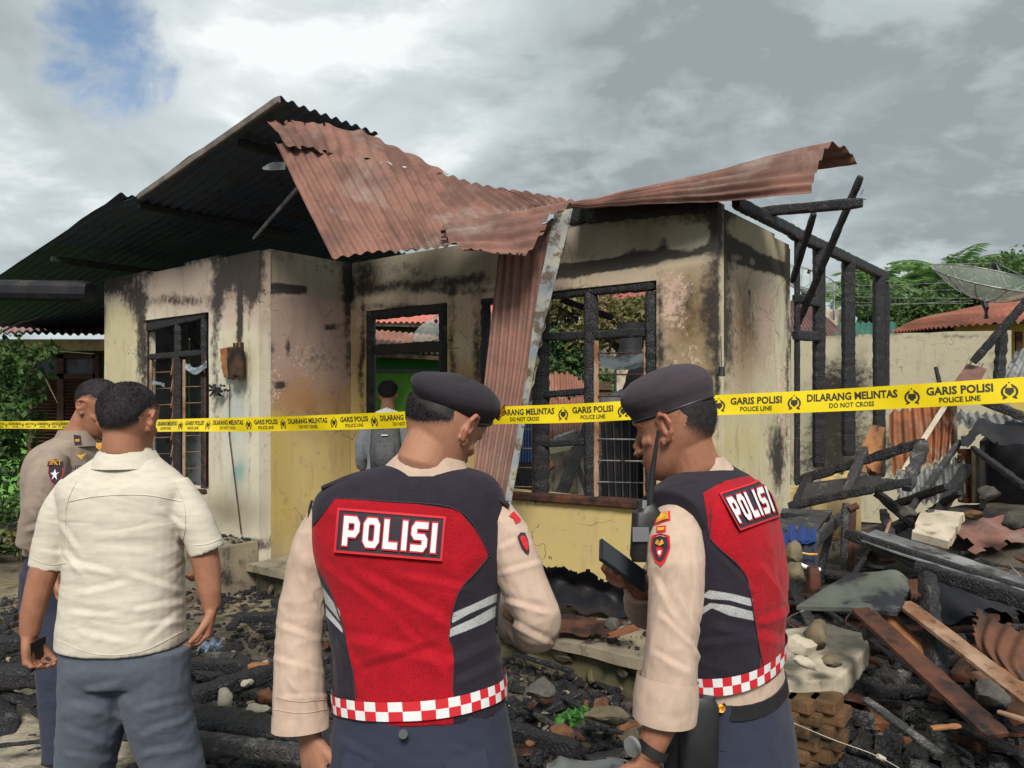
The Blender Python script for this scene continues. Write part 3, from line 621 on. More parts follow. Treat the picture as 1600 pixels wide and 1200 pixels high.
# ---------------------------------------------------------------- foliage
def leafmat(name, c1, c2, c3, tr=.25):
    mt = bpy.data.materials.new(name); mt.use_nodes = True; t = NT(mt.node_tree); b = t.n['Principled BSDF']
    v = t.obj(); n_ = t.new('ShaderNodeNewGeometry').outputs['Random Per Island']
    col = t.mix(n_, c1, c2); col = t.mix(t.ss(t.noise(2.3, 3, v), .5, .68), col, c3)
    t.set(b.inputs['Base Color'], col); b.inputs['Roughness'].default_value = .55; b.inputs['Specular IOR Level'].default_value = .3
    tl = t.new('ShaderNodeBsdfTranslucent', {'Color': col}); o = t.n['Material Output']
    ms = t.new('ShaderNodeMixShader', {0: tr, 1: b.outputs[0], 2: tl.outputs[0]}); t.t.links.new(ms.outputs[0], o.inputs[0])
    return mt
M['leaf'] = leafmat('vine_leaf', (.045, .10, .03), (.09, .16, .045), (.03, .07, .03))
M['leaf_dry'] = leafmat('dry_leaf', (.16, .15, .05), (.22, .20, .09), (.12, .13, .05))
M['palm'] = leafmat('palm_leaf', (.13, .27, .09), (.22, .36, .12), (.10, .21, .08), .45)
M['leaf2'] = leafmat('tree_leaf', (.07, .14, .045), (.13, .21, .06), (.05, .11, .05), .35)
M['bark'] = surf('bark', (.09, .07, .05), (.14, .11, .08), 8)
def leaves(C_, size, seed=0, elong=1.9, droop=.3):
    g = np.random.RandomState(seed); n = len(C_)
    d = g.normal(size=(n, 3)); d[:, 2] -= droop; d /= np.linalg.norm(d, axis=1)[:, None]
    w = np.cross(d, g.normal(size=(n, 3))); w /= np.linalg.norm(w, axis=1)[:, None]; nn = np.cross(d, w)
    s = size * g.uniform(.6, 1.3, (n, 1)); c = np.asarray(C_)
    V = np.stack([c, c + d * s * elong * .45 + w * s * .5, c + d * s * elong, c + d * s * elong * .45 - w * s * .5, c + d * s * elong * .5 - nn * s * .12], 1).reshape(-1, 3)
    k = np.arange(n)[:, None] * 5
    return V, np.concatenate([k + np.array([[0, 1, 4]]), k + np.array([[1, 2, 4]]), k + np.array([[2, 3, 4]]), k + np.array([[3, 0, 4]])])
def clumps(centers, n, seed=0, flat=.7):
    g = np.random.RandomState(seed); out = []
    for c, r in centers:
        m_ = int(n * r * r); sub = g.normal(size=(max(3, int(6 + 9 * r)), 3)); sub = sub / np.linalg.norm(sub, axis=1)[:, None] * r * g.uniform(.45, 1, (len(sub), 1)); sub[:, 2] *= flat
        k = g.randint(len(sub), size=m_); out.append(np.array(c) + sub[k] + g.normal(size=(m_, 3)) * r * .2)
    return np.concatenate(out)
def tree(name, label, cat, base, centers, n, size, mat, seed=0, group=None, trunk_r=.12):
    t_ = thing(name, label, cat, base, group); b = Vector(base); top = Vector(np.mean([c for c, r in centers], 0))
    mk('trunk', *tube([b, b.lerp(top, .5) + Vector((.1, 0, 0)), top], [trunk_r, trunk_r * .7, trunk_r * .3], 8), M['bark'], t_)
    for c, r in centers[:6]: mk('branch', *tube([b.lerp(top, .45), Vector(c)], [trunk_r * .4, trunk_r * .1], 6), M['bark'], t_)
    mk('crown', *leaves(clumps(centers, n, seed), size, seed), M[mat], t_, smooth=False)
    return t_
def palm(base, h, L, n=14, seed=0, label='', group='palms behind the neighbouring roofs'):
    r_ = random.Random(seed); t_ = thing('palm_tree', label, 'palm', base, group); b = Vector(base); top = b + Vector((r_.uniform(-.4, .4), 0, h))
    mk('trunk', *tube([b, b.lerp(top, .5) + Vector((.15, 0, 0)), top], [.16, .13, .1], 8), M['bark'], t_)
    for i in range(n):
        az = 2 * math.pi * i / n + r_.uniform(-.25, .25); el = r_.uniform(.25, 1.4); l = L * r_.uniform(.8, 1.1); m_ = MB()
        dh = Vector((math.cos(az), math.sin(az), 0)); K = 15; pts = [top + dh * (l * (k / K) * math.cos(el * (1 - .5 * k / K))) + Vector((0, 0, l * (math.sin(el) * k / K - .62 * (k / K) ** 2))) for k in range(K + 1)]
        sd_ = dh.cross(Vector((0, 0, 1)))
        for k in range(1, K):
            for q in range(2):
                c = pts[k].lerp(pts[k + 1], q / 2); tg = (pts[k + 1] - pts[k]).normalized(); ll = l * .24 * math.sin(math.pi * (k / K) ** .7) + .05
                for s_ in (-1, 1):
                    e = c + sd_ * s_ * ll * .8 + tg * ll * .5 - Vector((0, 0, ll * r_.uniform(.15, .5))); m_.add([c, c.lerp(e, .4) + tg * .06, e, c.lerp(e, .4) - tg * .06], [(0, 1, 2, 3)])
        m_.add(*tube(pts, [.02] * K + [.005], 4)); m_.mk('frond', M['palm'], t_)
    return t_

# ---------------------------------------------------------------- left neighbour
green = surf('green_wall_paint', srgb(118, 170, 84), srgb(92, 150, 72), 2, .85, 30, .3, .004, 0, srgb(70, 110, 60), 5, (.55, .75))
nb = thing('green_house', 'green neighbouring house with brown louvred shutters and a faded rusty roof at the left edge', 'house', (-10, 11.6, 0))
quad('wall', [P(-420, 840, 11.5) * 1, P(300, 840, 11.5), P(300, 536, 11.5), P(-420, 536, 11.5)], green, nb)
for o_, px, py in ((nb, 0, 0),):
    quad('side_wall', [P(300, 840, 11.6), P(360, 840, 16), P(360, 560, 16), P(300, 536, 11.6)], green, nb)
quad('fascia', [P(-430, 548, 11.1), P(300, 548, 11.1), P(300, 530, 11.1), P(-430, 530, 11.1)], surf('cream_fascia', srgb(190, 170, 120), srgb(150, 130, 96), 5), nb, th=.03)
sheet('roof_sheet', [[P(-430, 522, 10.9), P(-60, 521, 10.9), P(310, 523, 10.9)], [P(-430, 502, 12.4), P(-60, 501, 12.4), P(310, 503, 12.4)], [P(-430, 476, 14.6), P(-60, 475, 14.6), P(310, 478, 14.6)]], 60, .02, rustmat('faded_rust', srgb(150, 112, 108), srgb(134, 104, 102), srgb(160, 134, 130), .8), nb, nv=8, per=6, split=5, seed=40, flip=True)
br_ = surf('brown_shutter', srgb(96, 62, 50), srgb(70, 48, 42), 6, .7)
sh = mk('shutter_frame', *(lambda m_: (m_.v, m_.f))(MB().box(P(49, 680, 11.38), .09, .1, 2.5).box(P(97, 680, 11.38), .1, .1, 2.5).box(P(152, 680, 11.38), .09, .1, 2.5).box(P(100, 588, 11.38), 1.0, .1, .08).box(P(100, 800, 11.38), 1.0, .1, .08).box(P(100, 556, 11.38), 1.0, .1, .08)), br_, nb, smooth=False)
MB().box(P(100, 572, 11.42), .95, .04, .3).mk('dark_pane', M['grey_wall'], sh)
for cx in (74, 124):
    m_ = MB()
    for k in range(38):
        y = 596 + k * 5.3; m_.box(P(cx, y, 11.36), .42, .07, .012, (Vector((1, 0, 0)), Vector((0, .75, -.66)), Vector((0, .66, .75))))
    m_.mk('slats', br_, sh)
cs = [(P(x, y, 8.9 + rnd.uniform(-.4, .4)), r) for x, y, r in [(-30, 560, .38), (18, 548, .3), (62, 552, .16), (20, 600, .36), (-20, 650, .4), (34, 655, .26), (14, 700, .34), (-40, 740, .4), (20, 740, .2), (90, 548, .1), (-90, 620, .5), (-100, 760, .5)]]
t_ = tree('climbing_vine', 'leafy green vine climbing at the left edge in front of the green house', 'vine', P(-60, 850, 8.9), cs, 2400, .055, 'leaf', 3, None, .03)
for s_, (a_, b_, c_) in enumerate([((20, 540), (80, 548), (148, 553)), ((40, 560), (70, 590), (90, 630)), ((0, 520), (30, 505), (62, 496))]):
    rod('branch', [P(*a_, 8.8), P(*b_, 8.7), P(*c_, 8.6)], [.012, .009, .004], M['bark'], t_)
cs = [(P(x, y, 8.0 + rnd.uniform(-.3, .3)), r) for x, y, r in [(-60, 800, .4), (0, 790, .26), (30, 800, .2), (-20, 840, .28), (34, 850, .14), (-120, 830, .5)]]
tree('low_shrub', 'low dark green shrub at the foot of the green wall on the left', 'shrub', P(-10, 885, 8.0), cs, 2200, .06, 'leaf', 5, None, .02)
tag(mk('dry_shrub', *leaves(clumps([(P(14, 845, 7.6), .16), (P(-30, 860, 7.6), .2)], 5000, 6), .04, 6), M['leaf_dry'], smooth=False), 'small brown dried-out shrub at the far left edge', 'shrub')

# ---------------------------------------------------------------- behind the door opening
lime = surf('lime_wall_paint', srgb(112, 176, 62), srgb(96, 160, 56), 2, .85); limed = surf('dark_green_paint', srgb(60, 130, 46), srgb(52, 110, 42), 2, .85)
bh = thing('back_house', 'lime green back house with a coral roof seen through the burnt doorway', 'house', P(640, 820, 13))
quad('wall', [P(520, 860, 12), P(760, 860, 12), P(760, 582, 12), P(520, 582, 12)], lime, bh)
quad('wall', [P(520, 578, 12), P(760, 578, 12), P(760, 546, 12), P(520, 546, 12)], limed, bh, th=.08)
quad('roof_edge', [P(520, 582, 11.96), P(760, 582, 11.96), P(760, 577, 11.96), P(520, 577, 11.96)], M['grey_wall'], bh, th=.05)
quad('fascia', [P(560, 556, 11.7), P(750, 566, 11.7), P(750, 560, 11.7), P(560, 549, 11.7)], M['wood_pale'], bh, th=.03)
sheet('roof_sheet', [[P(540, 546, 11.7), P(760, 556, 11.7)], [P(540, 512, 14), P(760, 530, 14)]], 24, .016, M['rust2'], bh, nv=6, per=6, seed=44, flip=True)
quad('upper_wall', [P(520, 545, 15), P(800, 545, 15), P(800, 500, 15), P(520, 500, 15)], surf('olive_brick', srgb(120, 104, 70), srgb(92, 84, 60), 12), bh)
quad('white_fascia', [P(520, 508, 14.6), P(800, 514, 14.6), P(800, 507, 14.6), P(520, 501, 14.6)], M['concrete_pale'], bh, th=.03)
coral = surf('coral_roof', srgb(196, 120, 104), srgb(176, 104, 92), 2, .8)
sheet('roof_sheet', [[P(500, 502, 14.5), P(820, 506, 14.5)], [P(520, 440, 19), P(800, 440, 19)]], 36, .02, coral, bh, nv=5, per=6, seed=45, flip=True)
def dish(name, label, c, r, tilt, az, mesh=True, parent=None):
    t_ = thing(name, label, 'satellite dish', c - Vector((0, 0, r * .55)), None); K = 24; rows = []
    q = Matrix.Rotation(az, 3, 'Z') @ Matrix.Rotation(tilt, 3, 'X')
    for i in range(9):
        x = i / 8; rows.append([tuple(c + q @ Vector((r * x * math.cos(2 * math.pi * k / K), r * x * math.sin(2 * math.pi * k / K), .42 * r * x * x - .2 * r))) for k in range(K + 1)])
    mt = bpy.data.materials.get('dish_mesh')
    if not mt:
        mt = bpy.data.materials.new('dish_mesh'); mt.use_nodes = True; tt = NT(mt.node_tree); b = tt.n['Principled BSDF']; b.inputs['Base Color'].default_value = (*srgb(150, 160, 150), 1); b.inputs['Roughness'].default_value = .5; b.inputs['Metallic'].default_value = .3; b.inputs['Alpha'].default_value = .38
    V = [p for r_ in rows for p in r_]; n_ = K + 1
    mk('dish_mesh', V, [(i * n_ + j, i * n_ + j + 1, (i + 1) * n_ + j + 1, (i + 1) * n_ + j) for i in range(8) for j in range(K)], mt, t_)
    mk('rim', *tube([Vector(p) for p in rows[-1]], r * .018, 6), M['galv'], t_)
    for k in range(0, K, 2): mk('rib', *tube([Vector(rows[i][k]) for i in range(0, 9, 2)], r * .01, 5), M['galv'], t_)
    f_ = c + q @ Vector((0, 0, r * .5))
    for k in (0, 8, 16): rod('feed_strut', [Vector(rows[-1][k]), f_], r * .01, M['galv'], t_)
    mk('feed', *tube([f_, f_ - (q @ Vector((0, 0, r * .12)))], r * .06, 8), M['dark'], t_)
    mk('mast', *tube([c - (q @ Vector((0, 0, r * .2))), c - Vector((0, 0, r * .35)), c - Vector((0, 0, r * .55))], r * .05, 8), M['dark'], t_)
    return t_
dish('satellite_dish', 'wire mesh satellite dish seen through the top of the burnt doorway', P(690, 518, 13), .5, R(38), R(-40))
# ---------------------------------------------------------------- behind the big window
cs = [(P(x, y, 13 + rnd.uniform(-.8, .8)), r) for x, y, r in [(868, 500, .5), (900, 530, .5), (880, 570, .5), (905, 470, .45), (960, 500, .5), (990, 490, .45), (1000, 520, .4), (870, 610, .4), (960, 540, .4), (1040, 500, .6), (830, 520, .6)]]
tree('mango_tree', 'bushy tree with scorched yellow-green leaves behind the empty middle window', 'tree', P(930, 830, 13), cs, 5200, .06, 'leaf_dry', 11, None, .15)
cs = [(P(x, y, 12 + rnd.uniform(-.4, .4)), r) for x, y, r in [(880, 560, .4), (900, 585, .35), (860, 540, .3), (925, 600, .3)]]
tree('banana_clump', 'darker green shrub low behind the middle window, left of the brick stack', 'shrub', P(890, 800, 12), cs, 3800, .07, 'leaf', 12, None, .05)
tr_ = thing('tiled_roof_house', 'house with a red tiled roof glimpsed through the top of the middle window', 'house', P(990, 800, 19))
red = surf('red_roof_tile', srgb(170, 92, 88), srgb(146, 76, 76), 4, .8)
for k in range(9): sheet('tile_row', [[P(930, 490 - 6 * k, 18 + .3 * k), P(1050, 490 - 6 * k, 18 + .3 * k)], [P(930, 482.5 - 6 * k, 18.35 + .3 * k), P(1050, 482.5 - 6 * k, 18.35 + .3 * k)]], 14, .02, red, tr_, nv=1, per=6, seed=50 + k, flip=True, rough=0)
quad('wall', [P(935, 800, 18.3), P(1045, 800, 18.3), P(1045, 492, 18.3), P(935, 492, 18.3)], M['concrete'], tr_)
bs = thing('brick_stack', 'tall stack of loose brown bricks behind the empty window', 'bricks', H(2.9, 4.0, .3))
brm = bpy.data.meshes.new('brick'); b_ = MB().box((0, 0, 0), .21, .1, .048); brm.from_pydata(b_.v, [], b_.f); brm.materials.append(surf('dull_brown_brick', srgb(112, 84, 66), srgb(80, 62, 52), 9))
def put(me, name, par, p, rz=0, rx=0, ry=0, sc=1):
    o = bpy.data.objects.new(name, me); COL.objects.link(o); o.location = Vector(p) - (wloc(par) if par else Vector()); o.rotation_euler = (rx, ry, rz); o.scale = (sc, sc, sc) if not isinstance(sc, tuple) else sc
    if par: o.parent = par
    return o
c0 = P(930, 600, 9.6)
for k in range(30):
    for j in range(2):
        put(brm, 'brick', bs, (c0.x - .11 + j * .22 + rnd.uniform(-.02, .02), c0.y + rnd.uniform(-.02, .02), .33 + k * .053), rnd.uniform(-.08, .08))
for px, y0, w in ((1001, 545, .3),):
    mk('chimney_stub', *tube([P(985, 700, 9.4), P(985, 560, 9.4), P(985, 545, 9.4), P(985, 505, 9.4)], [.2, .2, .14, .17], 10), M['char'], bs)
def pxsheet(name, label, cat, pts, ribs, mat, amp=.016, seed=0, parent=None, rag=(.05, .05, .06, .06), **k):
    o = sheet(name, pts, ribs, amp, mat, parent, nv=k.pop('nv', 16), per=k.pop('per', 10), rag=rag, seed=seed, **k)[0]
    if label: tag(o, label, cat)
    return o
pxsheet('fallen_sheet', 'curved rusty pink roof sheet slumped behind the middle window', 'metal sheet', [[P(852, 583, 8.6), P(888, 583, 8.6), P(915, 600, 8.6)], [P(852, 625, 8.2), P(890, 620, 8.2), P(925, 618, 8.2)]], 8, M['rust2'], flip=True)
pxsheet('fallen_sheet', 'pale pink rusty sheet lying below the first behind the middle window', 'metal sheet', [[P(848, 622, 7.9), P(925, 618, 7.9)], [P(852, 690, 7.3), P(915, 680, 7.3)]], 8, M['rust2'], flip=True, seed=3)
quad_l = thing('inner_partition', 'low broken cream partition inside the gutted room', 'wall', P(880, 760, 7.6))
quad('wall_piece', [P(845, 830, 7.6), P(905, 830, 7.2), P(900, 700, 7.2), P(850, 712, 7.6)], M['concrete_pale'], quad_l)
tag(quad('pillar_stub', [P(962, 760, 8.8), P(990, 760, 8.8), P(988, 566, 8.8), P(964, 568, 8.8)], M['concrete_pale'], None), 'narrow cream pillar stub standing behind the louvred half of the window', 'pillar')
pxsheet('blue_grey_sheet', 'blue-grey soot-stained sheet draped across the top of the louvred half of the window', 'metal sheet', [[P(933, 550, 6.5), P(975, 556, 6.5), P(1012, 548, 6.4)], [P(936, 573, 6.2), P(975, 578, 6.2), P(1014, 572, 6.1)]], 0, M['galv'])
pxsheet('bent_zinc_sheet', 'bent zinc sheet lying across the louvred half of the window at mid height', 'metal sheet', [[P(936, 622, 6.6), P(975, 608, 6.4), P(1012, 606, 6.3)], [P(940, 636, 6.4), P(980, 632, 6.2), P(1014, 640, 6.1)]], 0, M['galv'], seed=4)
for k, (a_, b_, w) in enumerate([((1000, 560), (930, 800), .16), ((1010, 600), (960, 800), .1), ((930, 640), (870, 790), .12), ((985, 640), (985, 800), .2), ((960, 655), (1015, 800), .07), ((895, 700), (920, 780), .05)]):
    tag(beam('charred_plank', P(*a_, 6.9 + .1 * k), P(*b_, 5.9 + .12 * k), w, .03, M['char'], seed=k, up=(0, 1, 0)), ['widest charred plank leaning inside the louvred window', 'narrower charred plank leaning behind the louvre rods', 'charred plank slanting down behind the plain window half', 'upright black plank deep inside the louvred window', 'thin charred lath crossing behind the louvre rods', 'short charred stick low behind the middle post'][k], 'plank')
for k in range(7):
    sheet_px = 940 + k * 11
tag(sheet('black_sheet', [[P(938, 660, 6.3), P(1012, 640, 6.2)], [P(945, 790, 5.8), P(1010, 795, 5.7)]], 6, .03, M['soot_metal'], None, nv=10, per=10, seed=60)[0], 'blackened corrugated sheet propped behind the bottom louvre rods', 'metal sheet')
tag(beam('engine_wreck', P(868, 690, 7.0), P(905, 676, 7.0), .1, .12, M['galv'], rough=.5), 'small twisted grey metal part behind the middle window', 'scrap')
# ---------------------------------------------------------------- right background
bw = thing('boundary_wall', 'smoke-stained cream boundary wall behind the charred posts', 'wall', P(1400, 780, 10))
def bwall():
    n, m_ = 90, 40; V = np.array([[tuple(P(1236 + (1580 - 1236) * i / n, 528 - 10 * i / n, 10.6 - 1.3 * i / n)) for i in range(n + 1)] for j in range(m_ + 1)])
    top = V[..., 2].copy() + .03 * fbm(V * [3, 3, 0], 1, 3, 2)
    V[..., 2] = top * (np.arange(m_ + 1) / m_)[:, None]
    N = gnormals(V); VV, FF = gsolid(V, N, np.ones((m_, n), bool), .12)
    A = paint(VV, pc(196, 190, 164), [('soot', (1300, 640, 40, 60), .75, 12), ('soot', (1340, 600, 50, 50), .45, 14), ('soot', (1420, 560, 30, 20), .15, 10), ('soot', (1400, 524, 200, 4), .5, 3), ('soot', (1300, 720, 80, 40), .6, 14), ('soot', (1560, 600, 20, 60), .5, 10), ('soot', (1420, 700, 80, 50), .5, 14), ('x', (1257, 600, 10, 80), .8, 5)], 8)
    mk('masonry', VV, FF, M['plaster'], bw, True, A)
bwall()
rh = thing('rust_roof_house', 'yellow neighbouring house with an orange rust roof at the right edge', 'house', P(1560, 800, 14))
sheet('roof_sheet', [[P(1392, 520, 12.5), P(1500, 509, 12.2), P(1760, 488, 12)], [P(1440, 498, 13.6), P(1540, 484, 13.4), P(1770, 450, 13.3)], [P(1540, 478, 14.6), P(1600, 460, 14.8), P(1780, 415, 15)]], 34, .022, rustmat('orange_brown_rust', srgb(160, 98, 76), srgb(132, 82, 68), srgb(150, 110, 92), .6), rh, nv=10, per=6, split=2, seed=70, flip=True)
quad('wall', [P(1412, 800, 12.8), P(1740, 800, 12.6), P(1740, 500, 12.6), P(1412, 512, 12.8)], surf('ochre_wall', srgb(206, 180, 96), srgb(180, 156, 84), 2, .85), rh)
quad('soffit', [P(1404, 521, 12.6), P(1492, 518, 12.5), P(1490, 506, 12.5), P(1410, 514, 12.6)], M['soot_metal'], rh, th=.05)
quad('window_frame', [P(1588, 575, 12.5), P(1598, 575, 12.5), P(1598, 518, 12.5), P(1588, 518, 12.5)], M['wood_br'], rh, th=.04)
dish('satellite_dish', 'large wire mesh satellite dish standing on the rusty roof at the right edge', P(1541, 452, 11.8), .84, R(24), R(16))
dish('satellite_dish', 'small grey satellite dish half hidden between the yellow wall and the first charred post', P(1256, 444, 15), .62, R(34), R(20))
b2 = thing('brown_roof_house', 'low house with a dark brown roof behind the charred frame', 'house', P(1290, 800, 17))
sheet('roof_sheet', [[P(1200, 528, 16), P(1330, 528, 16)], [P(1210, 470, 19), P(1262, 470, 19)]], 20, .02, surf('brown_roof', srgb(112, 84, 80), srgb(96, 72, 70), 4), b2, nv=5, per=6, flip=True)
quad('wall', [P(1205, 800, 16.4), P(1325, 800, 16.4), P(1325, 528, 16.4), P(1205, 528, 16.4)], M['concrete'], b2)
b3 = thing('green_roof_shed', 'low shed with a dark green sheet roof between the charred posts', 'shed', P(1350, 800, 18))
sheet('roof_sheet', [[P(1300, 530, 15.5), P(1400, 530, 15.5)], [P(1310, 505, 18), P(1400, 503, 18)]], 10, .02, surf('green_roof', srgb(50, 104, 90), srgb(40, 88, 78), 4), b3, nv=5, per=6, flip=True)
quad('wall', [P(1300, 800, 15.7), P(1400, 800, 15.7), P(1400, 532, 15.7), P(1300, 532, 15.7)], M['concrete'], b3)
quad('white_wall', [P(1270, 520, 21), P(1318, 520, 21), P(1318, 483, 21), P(1270, 483, 21)], M['concrete_pale'], b3)
plab = ['feathery palm left of the last charred post', 'palm with upright fronds just right of the charred frame', 'tallest bright green palm behind the dish house', 'broad palm between the bright palm and the mesh dish', 'palm half hidden behind the mesh dish', 'palm at the right edge above the rusty roof', 'thin palm between the second and third charred posts']
for s_, (px, py, L) in enumerate([(1345, 452, 2.2), (1408, 452, 2.2), (1447, 446, 2.2), (1490, 442, 2.3), (1535, 450, 2.2), (1592, 436, 2.4), (1318, 470, 1.6)]):
    p = P(px, py, 24 + s_ % 3 * 1.5); palm((p.x, p.y, 0), p.z, L, 15, s_, plab[s_])
for s_, (px, py, rr) in enumerate([(1350, 500, 1.1), (1410, 505, 1.1), (1470, 500, 1.2), (1555, 455, 1.2), (1625, 440, 1.6), (1500, 478, 1.2)]):
    p = P(px, py, 21); cs = [(Vector((p.x + rnd.uniform(-.9, .9), p.y + rnd.uniform(-.8, .8), p.z + rnd.uniform(-.5, .4))), rr * rnd.uniform(.45, .75)) for _ in range(5)]
    tree('leafy_tree', ['rounded green tree behind the third charred post', 'bright green bush tree right of the charred frame', 'green tree below the tallest palm', 'dark tree crown above the mesh dish', 'dark tree crown beyond the right edge of the rusty roof', 'green tree just left of the mesh dish'][s_], 'tree', (p.x, p.y, 0), cs, 4200, .085, 'leaf2', 20 + s_, 'trees behind the neighbouring roofs')
pw = thing('power_lines', 'thin overhead wires crossing in front of the palms', 'wires', P(1400, 450, 19))
for y0, y1 in ((447, 440), (455, 452), (462, 466), (471, 474), (478, 470)): rod('wire', [P(1285, y0, 19), P(1400, (y0 + y1) / 2 + 2, 19), P(1520, y1, 19)], .008, M['galv'], pw, 4)
rod('pole', [P(1303, 500, 19), P(1303, 440, 19)], .03, M['galv'], pw)
# ---------------------------------------------------------------- people: tools
def fuse(name, prims, voxel, smooth, mat, parent, paintfn=None, disp=None):
    m_ = MB()
    for p in prims: m_.add(*p)
    base = Vector(m_.v[0]); me = bpy.data.meshes.new('tmp'); me.from_pydata([tuple(Vector(v) - base) for v in m_.v], [], m_.f)
    bm = bmesh.new(); bm.from_mesh(me); bmesh.ops.recalc_face_normals(bm, faces=bm.faces); bm.to_mesh(me); bm.free()
    ob = bpy.data.objects.new('tmp', me); COL.objects.link(ob)
    r_ = ob.modifiers.new('r', 'REMESH'); r_.mode = 'VOXEL'; r_.voxel_size = voxel
    s_ = ob.modifiers.new('s', 'SMOOTH'); s_.factor = .5; s_.iterations = smooth
    e = ob.evaluated_get(bpy.context.evaluated_depsgraph_get()); m2 = e.to_mesh()
    V = np.empty(len(m2.vertices) * 3); m2.vertices.foreach_get('co', V); V = V.reshape(-1, 3) + np.array(base)
    N = np.empty(len(m2.vertices) * 3); m2.vertices.foreach_get('normal', N); N = N.reshape(-1, 3)
    L = np.empty(len(m2.loops), int); m2.loops.foreach_get('vertex_index', L)
    Fc = L.reshape(-1, 4)
    e.to_mesh_clear(); bpy.data.objects.remove(ob); bpy.data.meshes.remove(me)
    if disp is not None: V = V + N * disp(V, N)[:, None]
    o = mk(name, V, Fc, mat, parent, True, paintfn(V, N) if paintfn else None, sharp=0)
    return o, V, N, Fc
def cloth(name, c, c2=None, weave=900, amp=.25, rough=.9, fold=(7, .2), wsc=(1, 1, 1), paint=None, sheen=.2, fdist=.012):
    mt = bpy.data.materials.new(name); mt.use_nodes = True; t = NT(mt.node_tree); b = t.n['Principled BSDF']
    v = t.obj(); vs = t.obj(wsc); col = t.mix(t.noise(6, 4, v), c, c2 or c)
    if paint: col = paint(t, col)
    col = t.mix(t.m('MULTIPLY', t.ss(t.noise(34, 5, vs, .65), .42, .7), .22), col, t.mix(.62, col, (0, 0, 0)))
    wv = t.vor(weave, v)
    col = t.mix(t.m('MULTIPLY', wv, amp * .6), col, (0, 0, 0))
    t.set(b.inputs['Base Color'], col); b.inputs['Roughness'].default_value = rough; b.inputs['Specular IOR Level'].default_value = .2
    b.inputs['Sheen Weight'].default_value = sheen * .3
    n1 = t.bump(wv, amp, .0008)
    fo = t.ss(t.m('ABSOLUTE', t.m('SUBTRACT', t.noise(fold[0], 2, vs, .45, .5), .5)), 0, .2)
    t.set(b.inputs['Normal'], t.bump(fo, fold[1], fdist, n1))
    return mt
def folds(specs, amp=1., rid=.0035, sc=(5, 5, 9), seed=0):
    def f(V, N):
        px, py = proj(V); d = np.zeros(len(V))
        wob = (fbm(V, 4, 2, 3) - .5) * 22
        for x0, y0, x1, y1, w, a in specs:
            ex, ey = x1 - x0, y1 - y0; L_ = math.hypot(ex, ey); tt = ((px - x0) * ex + (py - y0) * ey) / L_ ** 2; u = np.clip(tt, 0, 1)
            dist = ((px - x0) * ey - (py - y0) * ex) / L_ + wob * .5; end = sstep(tt, -.1, .15) * sstep(tt, 1.1, .8)
            w *= .75; d += a * amp * (np.exp(-(np.abs(dist) / w) ** 1.3) - .8 * np.exp(-(np.abs(dist - 1.6 * w) / w) ** 1.3)) * end
        q = (V + (fbm(V, 3, 2, 8)[:, None] - .5) * .22) * np.array(sc) + seed; r1 = (1 - np.abs(2 * vnoise(q, 3) - 1)) ** 3; r2 = (1 - np.abs(2 * vnoise(q * 2.3 + 5, 4) - 1)) ** 3
        return d * .8 + (fbm(V, 7, 2, 5) - .5) * .006 * amp + rid * (r1 + .55 * r2 - .4)
    return f
SK = bpy.data.materials.new('skin'); SK.use_nodes = True
def _skin(mt, c1, c2):  # mottled skin with stubble mask
    t = NT(mt.node_tree); b = t.n['Principled BSDF']; v = t.obj()
    col = t.mix(t.ss(t.noise(18, 4, v), .3, .7), c1, c2)
    col = t.mix(t.m('MULTIPLY', t.ss(t.noise(7, 5, v, .6), .45, .7), .35), col, (.20, .075, .045)); col = t.mix(t.m('MULTIPLY', t.attr('blush'), .5), col, (.42, .13, .08))
    hm = t.ss(t.m('ADD', t.attr('hairmask'), t.m('MULTIPLY_ADD', t.noise(700, 2, v), .9, -.45)), .1, .9)
    col = t.mix(hm, col, (.022, .018, .018))
    t.set(b.inputs['Base Color'], col); b.inputs['Roughness'].default_value = .56; b.inputs['Specular IOR Level'].default_value = .35
    b.inputs['Subsurface Weight'].default_value = .05; b.inputs['Subsurface Radius'].default_value = (.02, .008, .004); b.inputs['Subsurface Scale'].default_value = .5
    t.set(b.inputs['Normal'], t.bump(t.m('ADD', t.noise(300, 4, v), t.noise(40, 4, v)), .3, .003))
_skin(SK, (.40, .20, .125), (.35, .165, .10))
SKD = bpy.data.materials.new('tanned_skin'); SKD.use_nodes = True; _skin(SKD, (.36, .165, .10), (.29, .128, .075))
M['hair'] = surf('black_hair', (.020, .018, .020), (.034, .031, .033), 60, .8, 300, .3, .002, spec=.2)

